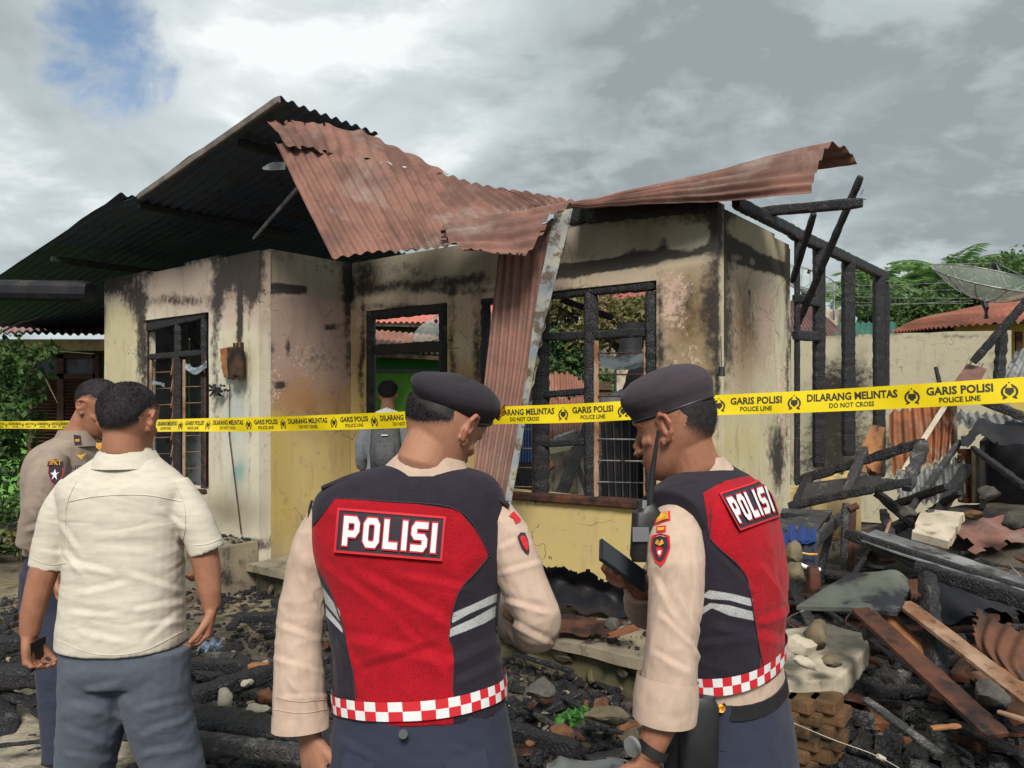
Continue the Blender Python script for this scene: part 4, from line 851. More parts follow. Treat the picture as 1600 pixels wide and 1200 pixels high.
def headmat(c, yaw, pitch, roll=0, sc=1.): return Matrix.Translation(Vector(c)) @ Matrix.Rotation(R(yaw), 4, 'Z') @ Matrix.Rotation(R(roll), 4, 'Y') @ Matrix.Rotation(R(-pitch), 4, 'X') @ Matrix.Scale(sc, 4)
HZ = [-.118, -.112, -.10, -.085, -.07, -.055, -.04, -.02, 0, .02, .04, .06, .08, .10, .115, .122]
HF = [.052, .072, .084, .084, .086, .086, .084, .084, .082, .088, .094, .092, .082, .06, .032, .0]
HB = [.0, -.01, -.02, -.035, -.05, -.062, -.075, -.09, -.098, -.103, -.104, -.1, -.09, -.07, -.045, -.01]
HW = [.018, .030, .042, .052, .058, .062, .066, .070, .073, .076, .078, .076, .068, .052, .03, .008]
def head_prims(Mx, neck=None, nr=.058):
    rings = []
    for k in range(34):
        z = -.118 + .24 * k / 33; f, b, w = (np.interp(z, HZ, q) for q in (HF, HB, HW)); ring = []
        for j in range(32):
            a = 2 * math.pi * j / 32; c, s_ = math.cos(a), math.sin(a); cy = (f + b) / 2; ry = (f - b) / 2
            e = 2.35 if s_ < 0 else 2.1
            ring.append(Mx @ Vector((w * math.copysign(abs(c) ** (2 / e), c), cy + ry * math.copysign(abs(s_) ** (2 / e), s_), z)))
        rings.append(ring)
    L_ = [loft(rings)]; T = lambda pts, r, n=10, **k: L_.append(tube([Mx @ Vector(p) for p in pts], r, n, up=tuple(Mx.to_3x3() @ Vector(k.pop('up', (0, 0, 1)))), **k))
    T([(0, .080, .018), (0, .092, -.005), (0, .106, -.030), (0, .108, -.038), (0, .096, -.046)], [.008, .009, .012, .013, .009])
    for s_ in (-1, 1):
        T([(s_ * .006, .090, -.038), (s_ * .016, .092, -.040), (s_ * .017, .082, -.040)], [.008, .008, .005])
        T([(s_ * .012, .083, .026), (s_ * .034, .080, .030), (s_ * .056, .058, .022)], [.006, .009, .005])
        T([(s_ * .045, .060, -.022), (s_ * .058, .035, -.018)], [.014, .012])
        ear = [(s_ * .073, .006, -.022), (s_ * .080, -.012, -.026), (s_ * .088, -.026, -.008), (s_ * .092, -.030, .012), (s_ * .090, -.020, .030), (s_ * .082, -.002, .034), (s_ * .076, .008, .020), (s_ * .075, .004, .004)]
        T(ear, [.006, .007, .0065, .006, .006, .006, .005, .004], 8); L_.append(tube([Mx @ Vector(p) for p in [(s_ * .066, .0, .002), (s_ * .082, -.014, .004)]], [(.014, .024), (.010, .022)], 10, up=tuple(Mx.to_3x3() @ Vector((0, 0, 1)))))
        T([(s_ * .076, .004, -.020), (s_ * .079, -.002, -.036)], [.007, .005], 8)
    T([(-.024, .074, -.066), (-.010, .090, -.063), (0, .092, -.065), (.010, .090, -.063), (.024, .074, -.066)], [.004, .007, .006, .007, .004])
    T([(-.022, .074, -.072), (0, .091, -.075), (.022, .074, -.072)], [.004, .0075, .004])
    T([(0, .076, -.104), (0, .078, -.098)], [.014, .014])
    if neck: L_.append(tube([Mx @ Vector((0, -.018, -.01)), (Mx @ Vector((0, -.022, -.075))).lerp(Vector(neck), .25), Vector(neck)], [(nr * .98, nr), (nr, nr * 1.02), (nr * 1.25, nr * 1.1)], 20, up=(0, -1, 0)))
    return L_
ZL = ([-.2, -.085, -.06, -.03, -.005, .02, .045, .07, .2], [-.06, -.055, -.03, .01, .034, .030, .045, .078, .095])
def hairpaint(Mx, fade=.03, lift=0.):
    Mi = np.array(Mx.inverted())
    def f(V, N):
        q = V @ Mi[:3, :3].T + Mi[:3, 3]; cond = q[:, 2] - (np.interp(q[:, 1], *ZL) + lift); near = (np.abs(q[:, 0]) < .086 - .02 * (q[:, 2] < .04)) & (q[:, 2] > -.09)
        return {'hairmask': np.clip(sstep(cond, -.022, fade) * near, 0, 1), 'blush': np.clip(sstep(np.abs(q[:, 0]), .078, .088) * (np.abs(q[:, 2]) < .06) + 0 * q[:, 0], 0, 1)}
    return f
def hair(par, Mx, V, N, Fc, t=.006, fade=.05, n=5000, L=.012, seed=0, lift=0., clip=None, droop=.2, TBm=None):
    Mi = np.array(Mx.inverted()); q = V @ Mi[:3, :3].T + Mi[:3, 3]
    cond = q[:, 2] - (np.interp(q[:, 1], *ZL) + lift)
    cond[(np.abs(q[:, 0]) > .0795)] = -1; cond[q[:, 2] < -.09] = -1
    if clip is not None: cond = np.where(clip(q), cond, -1)
    if TBm is not None:
        Ti = np.array(TBm.inverted()); cond = np.where((V @ Ti[:3, :3].T + Ti[:3, 3])[:, 2] < -.004, cond, -1)
    fm = (cond[Fc] > .008).all(1); F2 = Fc[fm]
    if not len(F2): return
    used = np.unique(F2); mp = np.zeros(len(V), int); mp[used] = np.arange(len(used))
    w = sstep(cond[used], .008, fade); off = t * w * (.85 + .3 * vnoise(V[used] * 150, seed)) - .001 * (1 - w)
    h = mk('hair', V[used] + N[used] * off[:, None], mp[F2], M['hair'], par, sharp=0)
    g = np.random.RandomState(seed); pk = F2[g.randint(len(F2), size=n)]; c = V[pk].mean(1) + g.normal(size=(n, 3)) * .0015; nn = N[pk[:, 0]]; wc = sstep(cond[pk[:, 0]], .0, fade * 1.6)
    dirv = nn + g.normal(size=(n, 3)) * .35 + np.array([0, 0, -droop]); dirv /= np.linalg.norm(dirv, axis=1)[:, None]
    sd_ = np.cross(dirv, g.normal(size=(n, 3))); sd_ /= np.linalg.norm(sd_, axis=1)[:, None]; ll = (L * (.35 + .65 * wc) * g.uniform(.6, 1.2, n))[:, None]
    b0 = c + nn * (t * wc * .6)[:, None]; V2 = np.stack([b0 - sd_ * .0009, b0 + sd_ * .0009, b0 + dirv * ll], 1).reshape(-1, 3)
    s_ = mk('hair_strands', V2, np.arange(3 * n).reshape(-1, 3), M['hair'], h, smooth=False); s_['kind'] = 'stuff'
    return h
def adj(T): return [(py if py < HY else HY + (py - HY) * (d - hd) / d, cx, d, hw, hd) for py, cx, d, hw, hd in T]
def rings(spec, yaw=0, n=40, m=30, sq=2.3, lean=0):
    """spec rows (py, cx, d, half_width, half_depth) -> closed loft; also returns the row interpolator"""
    A = spline(spec, n); out = []; c_, s_ = math.cos(R(yaw)), math.sin(R(yaw))
    for py, cx, d, hw, hd in A:
        o = P(cx, py, d); ring = []
        for j in range(m):
            a = 2 * math.pi * j / m; x = hw * math.copysign(abs(math.cos(a)) ** (2 / sq), math.cos(a)); y = hd * math.copysign(abs(math.sin(a)) ** (2 / sq), math.sin(a))
            ring.append(o + Vector((x * c_ - y * s_, x * s_ + y * c_, 0)))
        out.append(ring)
    return loft(out)
def sleeve(pts, rad, n=18, inner=.02, up=(0, -1, 0)):
    """tube with a hollow cuff at its end"""
    pts = [Vector(p) for p in pts]; A = spline([tuple(p) + tuple(r if isinstance(r, tuple) else (r, r)) for p, r in zip(pts, rad)], 16)
    P_ = [Vector(a[:3]) for a in A]; R_ = [(a[3], a[4]) for a in A]; e = P_[-1]; b = (P_[-2] - e).normalized()
    ax = e - P_[-2]
    V, Fc = tube(P_, R_, n, up); k = len(V)
    last = V[-n:]; c = e
    r1 = [c + (Vector(v) - c) * .82 for v in last]; r2 = [v + b * inner for v in r1]
    Fc = Fc[:-1]
    V = list(V) + r1 + r2
    for j in range(n):
        a0, a1 = k - n + j, k - n + (j + 1) % n; b0, b1 = k + j, k + (j + 1) % n; c0, c1 = b0 + n, b1 + n
        Fc += [(a0, a1, b1, b0), (b0, b1, c1, c0)]
    Fc.append(tuple(range(k + n, k + 2 * n)))
    return V, Fc
def hand(w, fwd, palm, side, curl=(30, 35, 20), sc=1., spread=4, thumb=(35, 20), curls=None):
    """w wrist point, fwd towards fingers, palm normal, side: direction of the thumb side"""
    w = Vector(w); f = Vector(fwd).normalized(); pn = Vector(palm); pn = (pn - f * pn.dot(f)).normalized(); sd_ = Vector(side); sd_ = (sd_ - f * sd_.dot(f) - pn * sd_.dot(pn)).normalized()
    out = [tube([w - f * .03, w, w + f * .04 * sc, w + f * .085 * sc], [(.022 * sc, .017 * sc), (.026 * sc, .018 * sc), (.038 * sc, .016 * sc), (.040 * sc, .013 * sc)], 14, up=tuple(pn), sq=2.6)]
    ln = [.072, .080, .075, .060]
    for i in range(4):
        off = (.030 - .0200 * i) * sc; b = w + f * (.078 - .004 * abs(i - 1.3)) * sc + sd_ * off; ang = 0; p = b - f * .02 * sc; pts = [p, b]; d = f + sd_ * math.tan(R(spread * (1.5 - i))); d.normalize(); q = b
        cl = curls[i] if curls else curl
        for k, s_ in enumerate((.46, .30, .24)):
            ang += cl[k]; dd = d * math.cos(R(ang)) + pn * math.sin(R(ang)); q = q + dd * ln[i] * s_ * sc; pts.append(q)
        out.append(tube(pts, [.0088 * sc, .0092 * sc, .0085 * sc, .0076 * sc, .0058 * sc], 9, up=tuple(pn)))
    b = w + f * .022 * sc + sd_ * .022 * sc; d = (f * math.cos(R(thumb[0])) + sd_ * math.sin(R(thumb[0])) + pn * .35).normalized(); q1 = b + d * .038 * sc; d2 = (d + f * .5 + pn * math.sin(R(thumb[1])) - sd_ * .2).normalized(); q2 = q1 + d2 * .032 * sc; q3 = q2 + (d2 + pn * .3 - sd_ * .15).normalized() * .026 * sc
    out.append(tube([b - d * .015, b, q1, q2, q3], [.012 * sc, .014 * sc, .0115 * sc, .0098 * sc, .007 * sc], 9, up=tuple(pn)))
    return out
def legs(par, hipc, yaw, zh, mat, foot, ys=(.09, -.09), r=(.095, .072, .055), step=(.0, .0), voxel=.008, top=None, name='trousers', shoe=None, ground=0., fd=None, smooth=3, spread=1.15):
    """pelvis + two legs to the ground; step shifts each foot along the facing direction"""
    c_, s_ = math.cos(R(yaw)), math.sin(R(yaw)); ex = Vector((c_, s_, 0)); ey = Vector((-s_, c_, 0)); prims = list(top or [])
    hip = Vector(hipc); shoes = MB()
    for k in (0, 1):
        h_ = hip + ex * ys[k] * .9; a_ = Vector((hip.x, hip.y, 0)) + ex * ys[k] * spread + ey * step[k]; kn = h_.lerp(Vector((a_.x, a_.y, ground + .08)), .5) + ey * .02
        kn.z = ground + .48; an = Vector((a_.x, a_.y, ground + .07))
        prims.append(sleeve([h_ + Vector((0, 0, .06)), h_ + Vector((0, 0, -.12)), kn, an], [r[0], r[0], r[1], r[2]], 18, .02, up=(0, 1, 0)))
        f_ = an - Vector((0, 0, .03)); shoes.add(*tube([f_ - ey * .07, f_, f_ + ey * .09 - Vector((0, 0, .008)), f_ + ey * .17 - Vector((0, 0, .016))], [(.034, .036), (.038, .038), (.046, .028), (.03, .018)], 12, sq=2.5))
    fuse(name, prims, voxel, smooth, mat, par, None, folds(fd or []))
    shoes.mk('shoes', shoe or M['dark'], par, smooth=True)
def cast(objs, px, py, off=.002):
    """point on the first of objs that the sight line through a photo pixel meets"""
    best = None; a = Vector((0, 0, CZ)); dv = (P(px, py, 1) - a).normalized()
    for o in objs:
        w = wloc(o); hit, loc, n, _ = o.ray_cast(a - w, dv)
        if hit and (best is None or (loc + w - a).length < best[0]): best = ((loc + w - a).length, loc + w + n * off)
    return best[1] if best else None
def seam(objs, pts, r, mat, par, n=40, off=.001, name='seam'):
    run = []
    for x, y in list(spline(pts, n)) + [(None, None)]:
        p = cast(objs, x, y, off) if x is not None else None
        if p is not None and (not run or (p - run[-1]).length < .06): run.append(p); continue
        if len(run) > 2: mk(name, *tube(run, r, 5), mat, par)
        run = [p] if p is not None else []
def decal(objs, polys, cx, cy, r, mat, par, off=.002, name='sleeve_patch', rot=0., asp=1.):
    c_, s_ = math.cos(R(rot)), math.sin(R(rot))
    c0 = cast(objs, cx, cy, off)
    def f(u, v):
        x, y = u * r * asp, -v * r; p = cast(objs, cx + x * c_ - y * s_, cy + x * s_ + y * c_, off); return p if p is not None else c0
    cu_ = []
    for pl in polys:      # denser outline so that the patch follows the cloth
        q = [];
        for i in range(len(pl)):
            a, b = pl[i], pl[(i + 1) % len(pl)]; q += [(a[0] + (b[0] - a[0]) * k / 3, a[1] + (b[1] - a[1]) * k / 3) for k in range(3)]
        cu_.append(q)
    return flat2d(cu_, f, name, mat, par)
def flat2d(polys, mapf, name, mat, par, offset=0., text=None, size=1, xs=1, shear=0, bold=0):
    cu = bpy.data.curves.new('t', 'FONT' if text else 'CURVE')
    if text: cu.body = text; cu.size = size; cu.offset = bold; cu.shear = shear; cu.resolution_u = 2
    else:
        cu.dimensions = '2D'; cu.fill_mode = 'BOTH'; cu.offset = offset
        for pl in polys:
            s_ = cu.splines.new('POLY'); s_.points.add(len(pl) - 1)
            for p, q in zip(s_.points, pl): p.co = (q[0], q[1], 0, 1)
            s_.use_cyclic_u = True
    ob = bpy.data.objects.new('t', cu); COL.objects.link(ob); e = ob.evaluated_get(bpy.context.evaluated_depsgraph_get()); me = e.to_mesh()
    V = [mapf(v.co.x * xs, v.co.y) for v in me.vertices]; Fc = [tuple(p.vertices) for p in me.polygons]; w = max([v.co.x * xs for v in me.vertices] or [0])
    e.to_mesh_clear(); bpy.data.objects.remove(ob); bpy.data.curves.remove(cu)
    if name is None: return V, Fc, w
    return mk(name, V, Fc, mat, par, smooth=False)
GL = {'P': ([[(0, 0), (0, 1), (.75, 1), (.95, .8), (.95, .5), (.75, .3), (.3, .3), (.3, 0)], [(.3, .52), (.3, .78), (.6, .78), (.66, .72), (.66, .58), (.6, .52)]], .95),
      'O': ([[(.2, 0), (0, .2), (0, .8), (.2, 1), (.75, 1), (.95, .8), (.95, .2), (.75, 0)], [(.3, .27), (.3, .73), (.36, .79), (.59, .79), (.65, .73), (.65, .27), (.59, .21), (.36, .21)]], .95),
      'L': ([[(0, 0), (0, 1), (.3, 1), (.3, .24), (.85, .24), (.85, 0)]], .85), 'I': ([[(0, 0), (0, 1), (.3, 1), (.3, 0)]], .3),
      'S': ([[(0, 0), (.75, 0), (.95, .2), (.95, .44), (.78, .6), (.32, .6), (.32, .78), (.95, .78), (.95, 1), (.2, 1), (0, .8), (0, .56), (.18, .4), (.64, .4), (.64, .22), (0, .22)]], .95)}
M['red'] = cloth('red_mesh_fabric', srgb(206, 26, 44), srgb(188, 20, 36)); M['patch_bk'] = surf('patch_black', (.035, .028, .04), None, 6, .8)
M['patch_red'] = surf('patch_red', srgb(200, 40, 50), None, 6, .7, bump=0); M['patch_white'] = surf('patch_white', (.78, .80, .80), (.7, .72, .73), 30, .45, 300, .1, .001)
M['gold'] = surf('gold_thread', srgb(226, 176, 60), srgb(190, 120, 40), 60, .5); M['gold_m'] = surf('gold_metal', srgb(230, 170, 60), srgb(150, 90, 30), 90, .35, metal=.9)
def polisi(par, mapf, asp):
    """badge in unit square coordinates: mapf(s, t, offset)"""
    def grid(x0, y0, x1, y1, off, name, mat, p, n=10, m_=5):
        V = [mapf(x0 + (x1 - x0) * i / n, y0 + (y1 - y0) * j / m_, off) for j in range(m_ + 1) for i in range(n + 1)]; w = n + 1
        return mk(name, V, [(j * w + i, j * w + i + 1, (j + 1) * w + i + 1, (j + 1) * w + i) for j in range(m_) for i in range(n)], mat, p)
    b = grid(0, 0, 1, 1, .004, 'police_patch', M['patch_bk'], par)
    e = .022; ey = e * asp
    for k, (x0, y0, x1, y1) in enumerate([(0, 0, 1, ey), (0, 1 - ey, 1, 1), (0, ey, e, 1 - ey), (1 - e, ey, 1, 1 - ey)]): grid(x0, y0, x1, y1, .0065, 'patch_border', M['patch_red'], b)
    tot = sum(GL[c][1] for c in 'POLISI') + .24 * 5; h = .66; sx = .86 / tot; x = .07
    for c in 'POLISI':
        pl, w = GL[c]
        for off, d, mt, nm in ((.008, .055, 'patch_red', 'letter_outline'), (.0095, 0, 'patch_white', 'letter')):
            flat2d([[(a, q) for a, q in p] for p in pl], lambda u, v, x=x, off=off: mapf(x + u * sx, .17 + v * h, off), nm, M[mt], b, offset=d)
        x += (w + .24) * sx
def vestpaint(red, refl, hems=(), scale=1):
    def f(V, N):
        px, py = proj(V); A = {}
        r_ = np.full(len(V), -99.)
        for pl in red: r_ = np.maximum(r_, poly_sdf(px, py, pl))
        A['redm'] = r_
        r_ = np.full(len(V), -99.)
        for pl in refl: r_ = np.maximum(r_, poly_sdf(px, py, pl))
        A['refl'] = r_
        return A
    return f
def _vp(t, col):
    col = t.mix(t.ss(t.attr('redm'), -.6, .6), col, t.mix(t.noise(8, 3, t.obj()), srgb(200, 22, 42), srgb(176, 16, 32)))
    return t.mix(t.ss(t.attr('refl'), -.6, .6), col, (.58, .6, .6))
M['vest'] = cloth('vest_mesh_fabric', (.026, .021, .034), (.036, .030, .044), 400, .8, .85, (7, .3), (1, 1, 1), _vp)
M['tan'] = cloth('tan_uniform', srgb(200, 176, 158), srgb(188, 164, 147), 1500, .12, .85, (9, .3), (1, 1, .7))
M['tan2'] = cloth('grey_tan_uniform', srgb(158, 142, 128), srgb(142, 128, 116), 1500, .12, .85, (5, .22), (1, 1, .7))
M['navy'] = cloth('navy_trousers', (.030, .035, .062), (.040, .045, .074), 1500, .2, .85, (5, .2))
M['white_sh'] = cloth('cream_linen', srgb(214, 207, 192), srgb(204, 196, 180), 1200, .15, .9, (5, .26), (.6, .6, 2.0))
M['jeans'] = cloth('grey_denim', (.085, .10, .135), (.12, .14, .175), 1100, .35, .9, (5, .3), (1, 1, 1.5))
M['beret'] = cloth('beret_felt', (.024, .019, .027), (.033, .027, .035), 1400, .3, .92, (4, .12))
M['beret2'] = cloth('faded_beret_felt', (.052, .040, .050), (.066, .052, .062), 1400, .3, .92, (4, .12))
def ringfn(spec, yaw=0, sq=2.3):
    """photo-pixel query of a body surface seen from the camera side"""
    A = spline(spec, 200)
    def row(py): return np.array([np.interp(py, A[:, 0], A[:, k]) for k in range(5)])
    def at_theta(a, py, off=0.):
        _, cx, d, hw, hd = row(py); o = P(cx, py, d); hw += off; hd += off
        x = hw * math.copysign(abs(math.cos(a)) ** (2 / sq), math.cos(a)); y = hd * math.copysign(abs(math.sin(a)) ** (2 / sq), math.sin(a)); c_, s_ = math.cos(R(yaw)), math.sin(R(yaw))
        return o + Vector((x * c_ - y * s_, x * s_ + y * c_, 0))
    def at_px(px, py, off=0.):
        q = at_row(px, py, off)
        for _ in range(3): q = at_row(px, HY + (py - HY) * q.y / row(py)[2], off)
        return q
    def at_row(px, py, off=0.):
        lo, best = None, None
        for k in range(181):
            a = math.pi + R(yaw) * 0 + math.pi * k / 180 - R(yaw); p = at_theta(a, py, off); q = 800 + F * p.x / p.y - px
            if lo is not None and (lo[0] <= 0) != (q <= 0):
                w = lo[0] / (lo[0] - q); return Vector(lo[1]).lerp(p, w)
            lo = (q, p)
            if best is None or abs(q) < best[0]: best = (abs(q), p)
        return best[1]
    return row, at_theta, at_px
def belt(par, at_theta, topf, botf, n=46, off=.007, name='checker_belt', base=None):
    """two rows of checks around the hem; topf/botf: angle -> photo row"""
    mw, mr = M['patch_white'], M['patch_red']
    V = []; Fc = []; sub = 3
    for i in range(n * sub + 1):
        a = 2 * math.pi * i / (n * sub)
        for r_ in range(3): V.append(at_theta(a, topf(a) + (botf(a) - topf(a)) * r_ / 2, off))
    m0 = MB(); m1 = MB()
    for i in range(n * sub):
        for r_ in range(2):
            q = [V[i * 3 + r_], V[i * 3 + 3 + r_], V[i * 3 + 4 + r_], V[i * 3 + 1 + r_]]; (m0 if (i // sub + r_) % 2 else m1).add(q, [(0, 1, 2, 3)])
    b = m0.mk(name, mw, par); m1.mk('red_checks', mr, b); return b
def beret(par, Mx, mat, band_tilt, r=(.082, .100), h=.035, flop=(.03, -.01), up=.062, bulge=.022, badge=None, name='beret'):
    """band round the skull plus a soft crown pulled to one side; band_tilt = (rx, ry) degrees in head space"""
    T = Mx @ Matrix.Translation((0, -.004, up)) @ Matrix.Rotation(R(band_tilt[1]), 4, 'Y') @ Matrix.Rotation(R(band_tilt[0]), 4, 'X'); prof = [(1.0, -.014, 0), (1.03, -.006, 0), (1.07, .006, .05), (1.13, .020, .35), (1.15, .036, .7), (1.09, .052, 1), (.95, .066, 1), (.72, .077, 1), (.4, .083, 1), (.05, .085, 1)]
    R_ = []
    for s_, z, fl in prof:
        R_.append([T @ Vector((r[0] * s_ * math.cos(2 * math.pi * k / 36) + flop[0] * fl, r[1] * s_ * math.sin(2 * math.pi * k / 36) + flop[1] * fl, z * h / .035 - .0 + bulge * fl * math.cos(2 * math.pi * k / 36 - .6) * (s_ > .3))) for k in range(36)])
    prims = [loft(R_)]
    o, *_ = fuse(name, prims, .004, 4, mat, par, None, lambda V, N: (fbm(V, 14, 3, 2) - .5) * .007)
    m_ = MB().add(*tube([T @ Vector((r[0] * 1.01 * math.cos(a), r[1] * 1.01 * math.sin(a), -.009)) for a in [2 * math.pi * k / 40 for k in range(41)]], .0045, 8)); m_.mk('beret_band', M['dark'], o, smooth=True)
    return o, T
# ---------------------------------------------------------------- officer in the middle (back view)
D1 = 1.62
o1 = thing('person', 'police officer seen from behind in a red and black vest, head bowed, in the middle', 'person', (P(640, 620, D1).x, D1, 0))
T1 = adj([(722, 663, D1, 0.0500, 0.0531), (734, 662, D1, 0.0850, 0.0675), (748, 654, D1, 0.1500, 0.0820), (765, 647, D1, 0.1833, 0.0946), (790, 642, D1, 0.2055, 0.1061), (830, 640, D1, 0.2104, 0.1177), (880, 640, D1, 0.2065, 0.1255), (940, 644, D1, 0.1891, 0.1255), (1000, 646, D1, 0.1805, 0.1216), (1060, 652, D1, 0.1814, 0.1216), (1105, 656, D1, 0.1833, 0.1255), (1137, 658, D1, 0.1814, 0.1274)])
row1, th1, px1 = ringfn(T1)
red1 = [(523, 778), (560, 781), (640, 786), (716, 797), (744, 830), (762, 862), (762, 871), (741, 897), (719, 922), (706, 962), (702, 997), (709, 1019), (708, 1150), (562, 1150), (555, 1090), (550, 1044), (541, 1000), (531, 966), (518, 930), (503, 900), (478, 859), (476, 843), (490, 822)]
refl1 = [[(500, 912), (503, 916), (531, 955), (532, 972), (508, 942), (498, 930)], [(498, 936), (508, 948), (533, 978), (538, 992), (512, 965), (498, 950)],
         [(707, 958), (740, 944), (765, 932), (800, 918), (800, 928), (766, 945), (735, 958), (706, 974)], [(704, 982), (740, 966), (768, 950), (800, 934), (800, 948), (757, 974), (728, 986), (701, 996)]]
fd1 = [(560, 900, 720, 990, 12, .006), (620, 900, 740, 925, 9, .004), (530, 1000, 700, 1040, 14, .005), (560, 1050, 690, 1010, 10, -.004), (700, 1040, 780, 1000, 12, .006), (710, 1070, 790, 1030, 10, .005), (510, 960, 560, 1050, 8, .004), (500, 880, 600, 960, 10, .004), (600, 960, 700, 1060, 10, .004)]
fuse('vest', [rings(T1, m=36)], .0042, 3, M['vest'], o1, vestpaint([red1], refl1), folds(fd1, 1., .0022, (4, 4, 4)))
# trim at armholes and shoulder tabs
for pts in ([(484, 782), (474, 820), (476, 862), (498, 905), (508, 945), (513, 985)], [(792, 784), (800, 826), (795, 868), (784, 905), (777, 950), (776, 985)]):
    mk('armhole_piping', *tube([px1(x, y, .004) for x, y in spline(pts, 22)], .0032, 6), M['dark'], o1)
for a_, b_ in (((508, 762), (580, 738)), ((792, 790), (736, 752))): mk('shoulder_strap', *tube([P(*a_, D1 - .02), P(*((np.array(a_) + b_) / 2 + (0, -3)), D1 - .03), P(*b_, D1 - .02)], [(.020, .007)] * 3, 12), M['beret'], o1)
for pts in ([(523, 778), (600, 783), (716, 797), (762, 862), (762, 871), (741, 897), (719, 922), (706, 962), (702, 997), (709, 1019), (708, 1080)], [(523, 778), (478, 845), (503, 900), (518, 930), (531, 966), (541, 1000), (550, 1044), (557, 1090)]):
    mk('panel_seam', *tube([px1(x, y, .0015) for x, y in spline(pts, 60)], .0014, 5), M['patch_bk'], o1)
polisi(o1, lambda s_, t, off: px1(*(np.array([521, 863]) + s_ * np.array([170, 14]) + t * np.array([6, -70])), off + .002), 2.4)
cb_t = lambda a: np.interp(a % (2 * math.pi), [0, math.pi, 1.25 * math.pi, 1.5 * math.pi, 1.75 * math.pi, 2 * math.pi], [1050, 1076, 1064, 1058, 1050, 1050])
belt(o1, th1, cb_t, lambda a: cb_t(a) + 27, 46)
# shirt: collar, sleeves
sl = [sleeve([P(520, 800, D1), P(492, 862, D1), P(474, 935, D1 + .0), P(466, 1010, D1 - .02), P(468, 1070, D1 - .03), P(470, 1136, D1 - .04)], [.048, .052, .049, .050, .053, .058], inner=.03),
      sleeve([P(765, 800, D1), P(792, 850, D1 - .01), P(817, 910, D1 - .02), P(838, 965, D1 - .02), P(830, 985, D1 + .06), P(790, 960, D1 + .19), P(756, 930, D1 + .27)], [.050, .055, .053, .050, .052, .046, .043], inner=.02),
      rings([(742, 660, D1, .06, .06), (800, 645, D1, .18, .09), (900, 645, D1, .17, .10), (1120, 655, D1, .16, .10)], n=14)]
fs1 = [(470, 900, 500, 960, 6, .004), (440, 980, 500, 1000, 7, .005), (430, 1030, 505, 1050, 6, .004), (450, 1060, 500, 1110, 6, .004), (780, 900, 850, 880, 6, .004), (785, 940, 860, 960, 6, .005), (790, 970, 870, 1010, 6, .005), (780, 860, 820, 840, 6, .003), (435, 1090, 520, 1085, 5, .003)]
shirt1, *_ = fuse('shirt', sl, .0045, 3, M['tan'], o1, None, folds(fs1, 1.1, .0035, (6, 6, 12)))
def collar(par, pts_lo, pts_hi, mat, th=.006):
    V = []; n = len(pts_lo)
    G_ = np.array([[tuple(p) for p in pts_lo], [tuple((p + q) / 2 + (Vector((0, 0, 0)))) for p, q in zip(pts_lo, pts_hi)], [tuple(p) for p in pts_hi]])
    g = patch(G_, 30, 8); N = gnormals(g); VV, FF = gsolid(g, N, np.ones((8, 30), bool), th); return mk('collar', VV, FF, mat, par, sharp=70)
def collar_ring(par, c0, c1, r0, r1, a0, a1, mat, dy=0):
    lo = [c0 + Vector((r0[0] * math.cos(a), r0[1] * math.sin(a), 0)) for a in np.linspace(R(a0), R(a1), 11)]; hi = [c1 + Vector((r1[0] * math.cos(a), r1[1] * math.sin(a), 0)) for a in np.linspace(R(a0), R(a1), 11)]
    return collar(par, lo, hi, mat)
collar_ring(shirt1, P(662, 738, D1), P(672, 706, D1 + .005), (.100, .082), (.066, .070), 170, 378, M['tan'])
mk('cuff_band', *(lambda g: g)(tube([P(470, 1112, D1 - .037), P(470, 1138, D1 - .042)], [(.059, .059), (.060, .060)], 24, up=(0, -1, 0), cap=False)), M['tan'], shirt1)
# head, neck, hands
H1 = headmat(P(694, 667, D1 + .01), -38, 34, 6, .98)
body = head_prims(H1, P(665, 752, D1), .056)
body += [tube([P(560, 800, D1), P(492, 862, D1), P(470, 960, D1), P(468, 1060, D1 - .02), P(476, 1128, D1 - .03), P(486, 1150, D1 - .02)], [.04, .04, .036, .034, .029, .026], 12, up=(0, -1, 0)),
         tube([P(740, 800, D1), P(800, 870, D1), P(832, 970, D1), P(790, 958, D1 + .19), P(735, 920, D1 + .31)], [.04, .04, .036, .034, .026], 12, up=(0, -1, 0)),
         rings([(745, 662, D1, .07, .06), (800, 645, D1, .17, .08), (900, 645, D1, .15, .09), (1120, 655, D1, .14, .09)], n=12)]
body += hand(P(484, 1142, D1 - .03), Vector((.16, -.12, -1)), Vector((.6, .75, .1)), Vector((.6, .6, .1)), curl=(26, 22, 14), sc=1.02, spread=3)
body += hand(P(735, 920, D1 + .31), Vector((-.75, .6, .25)), Vector((.1, -.4, 1)), Vector((.4, .8, .2)), curl=(25, 35, 25))
bpy.context.view_layer.update()
for pts in ([(432, 1090), (470, 1096), (512, 1092)], [(428, 1108), (470, 1114), (514, 1108)]): seam([shirt1], pts, .0010, M['tan'], shirt1, 24, .001, 'cuff_stitching')
b1, V_, N_, F_ = fuse('body', body, .0035, 3, SK, o1, hairpaint(H1, .05))
br1, TB = beret(o1, H1, M['beret'], (26, 20), r=(.079, .101), flop=(.004, -.014), up=.055, h=.027, bulge=.004)
hair(b1, H1, V_, N_, F_, .004, .06, 16000, .010, 1, lift=.012, droop=1.5, TBm=TB)
bd = MB()
for k in range(6): bd.add(*tube([TB @ Vector((.03 + k * .006, .100 - k * .003, .004)), TB @ Vector((.03 + k * .006, .108 - k * .003, .040 - .004 * abs(k - 3)))], [.004, .002], 6))
bd.mk('cap_badge', M['gold_m'], br1)
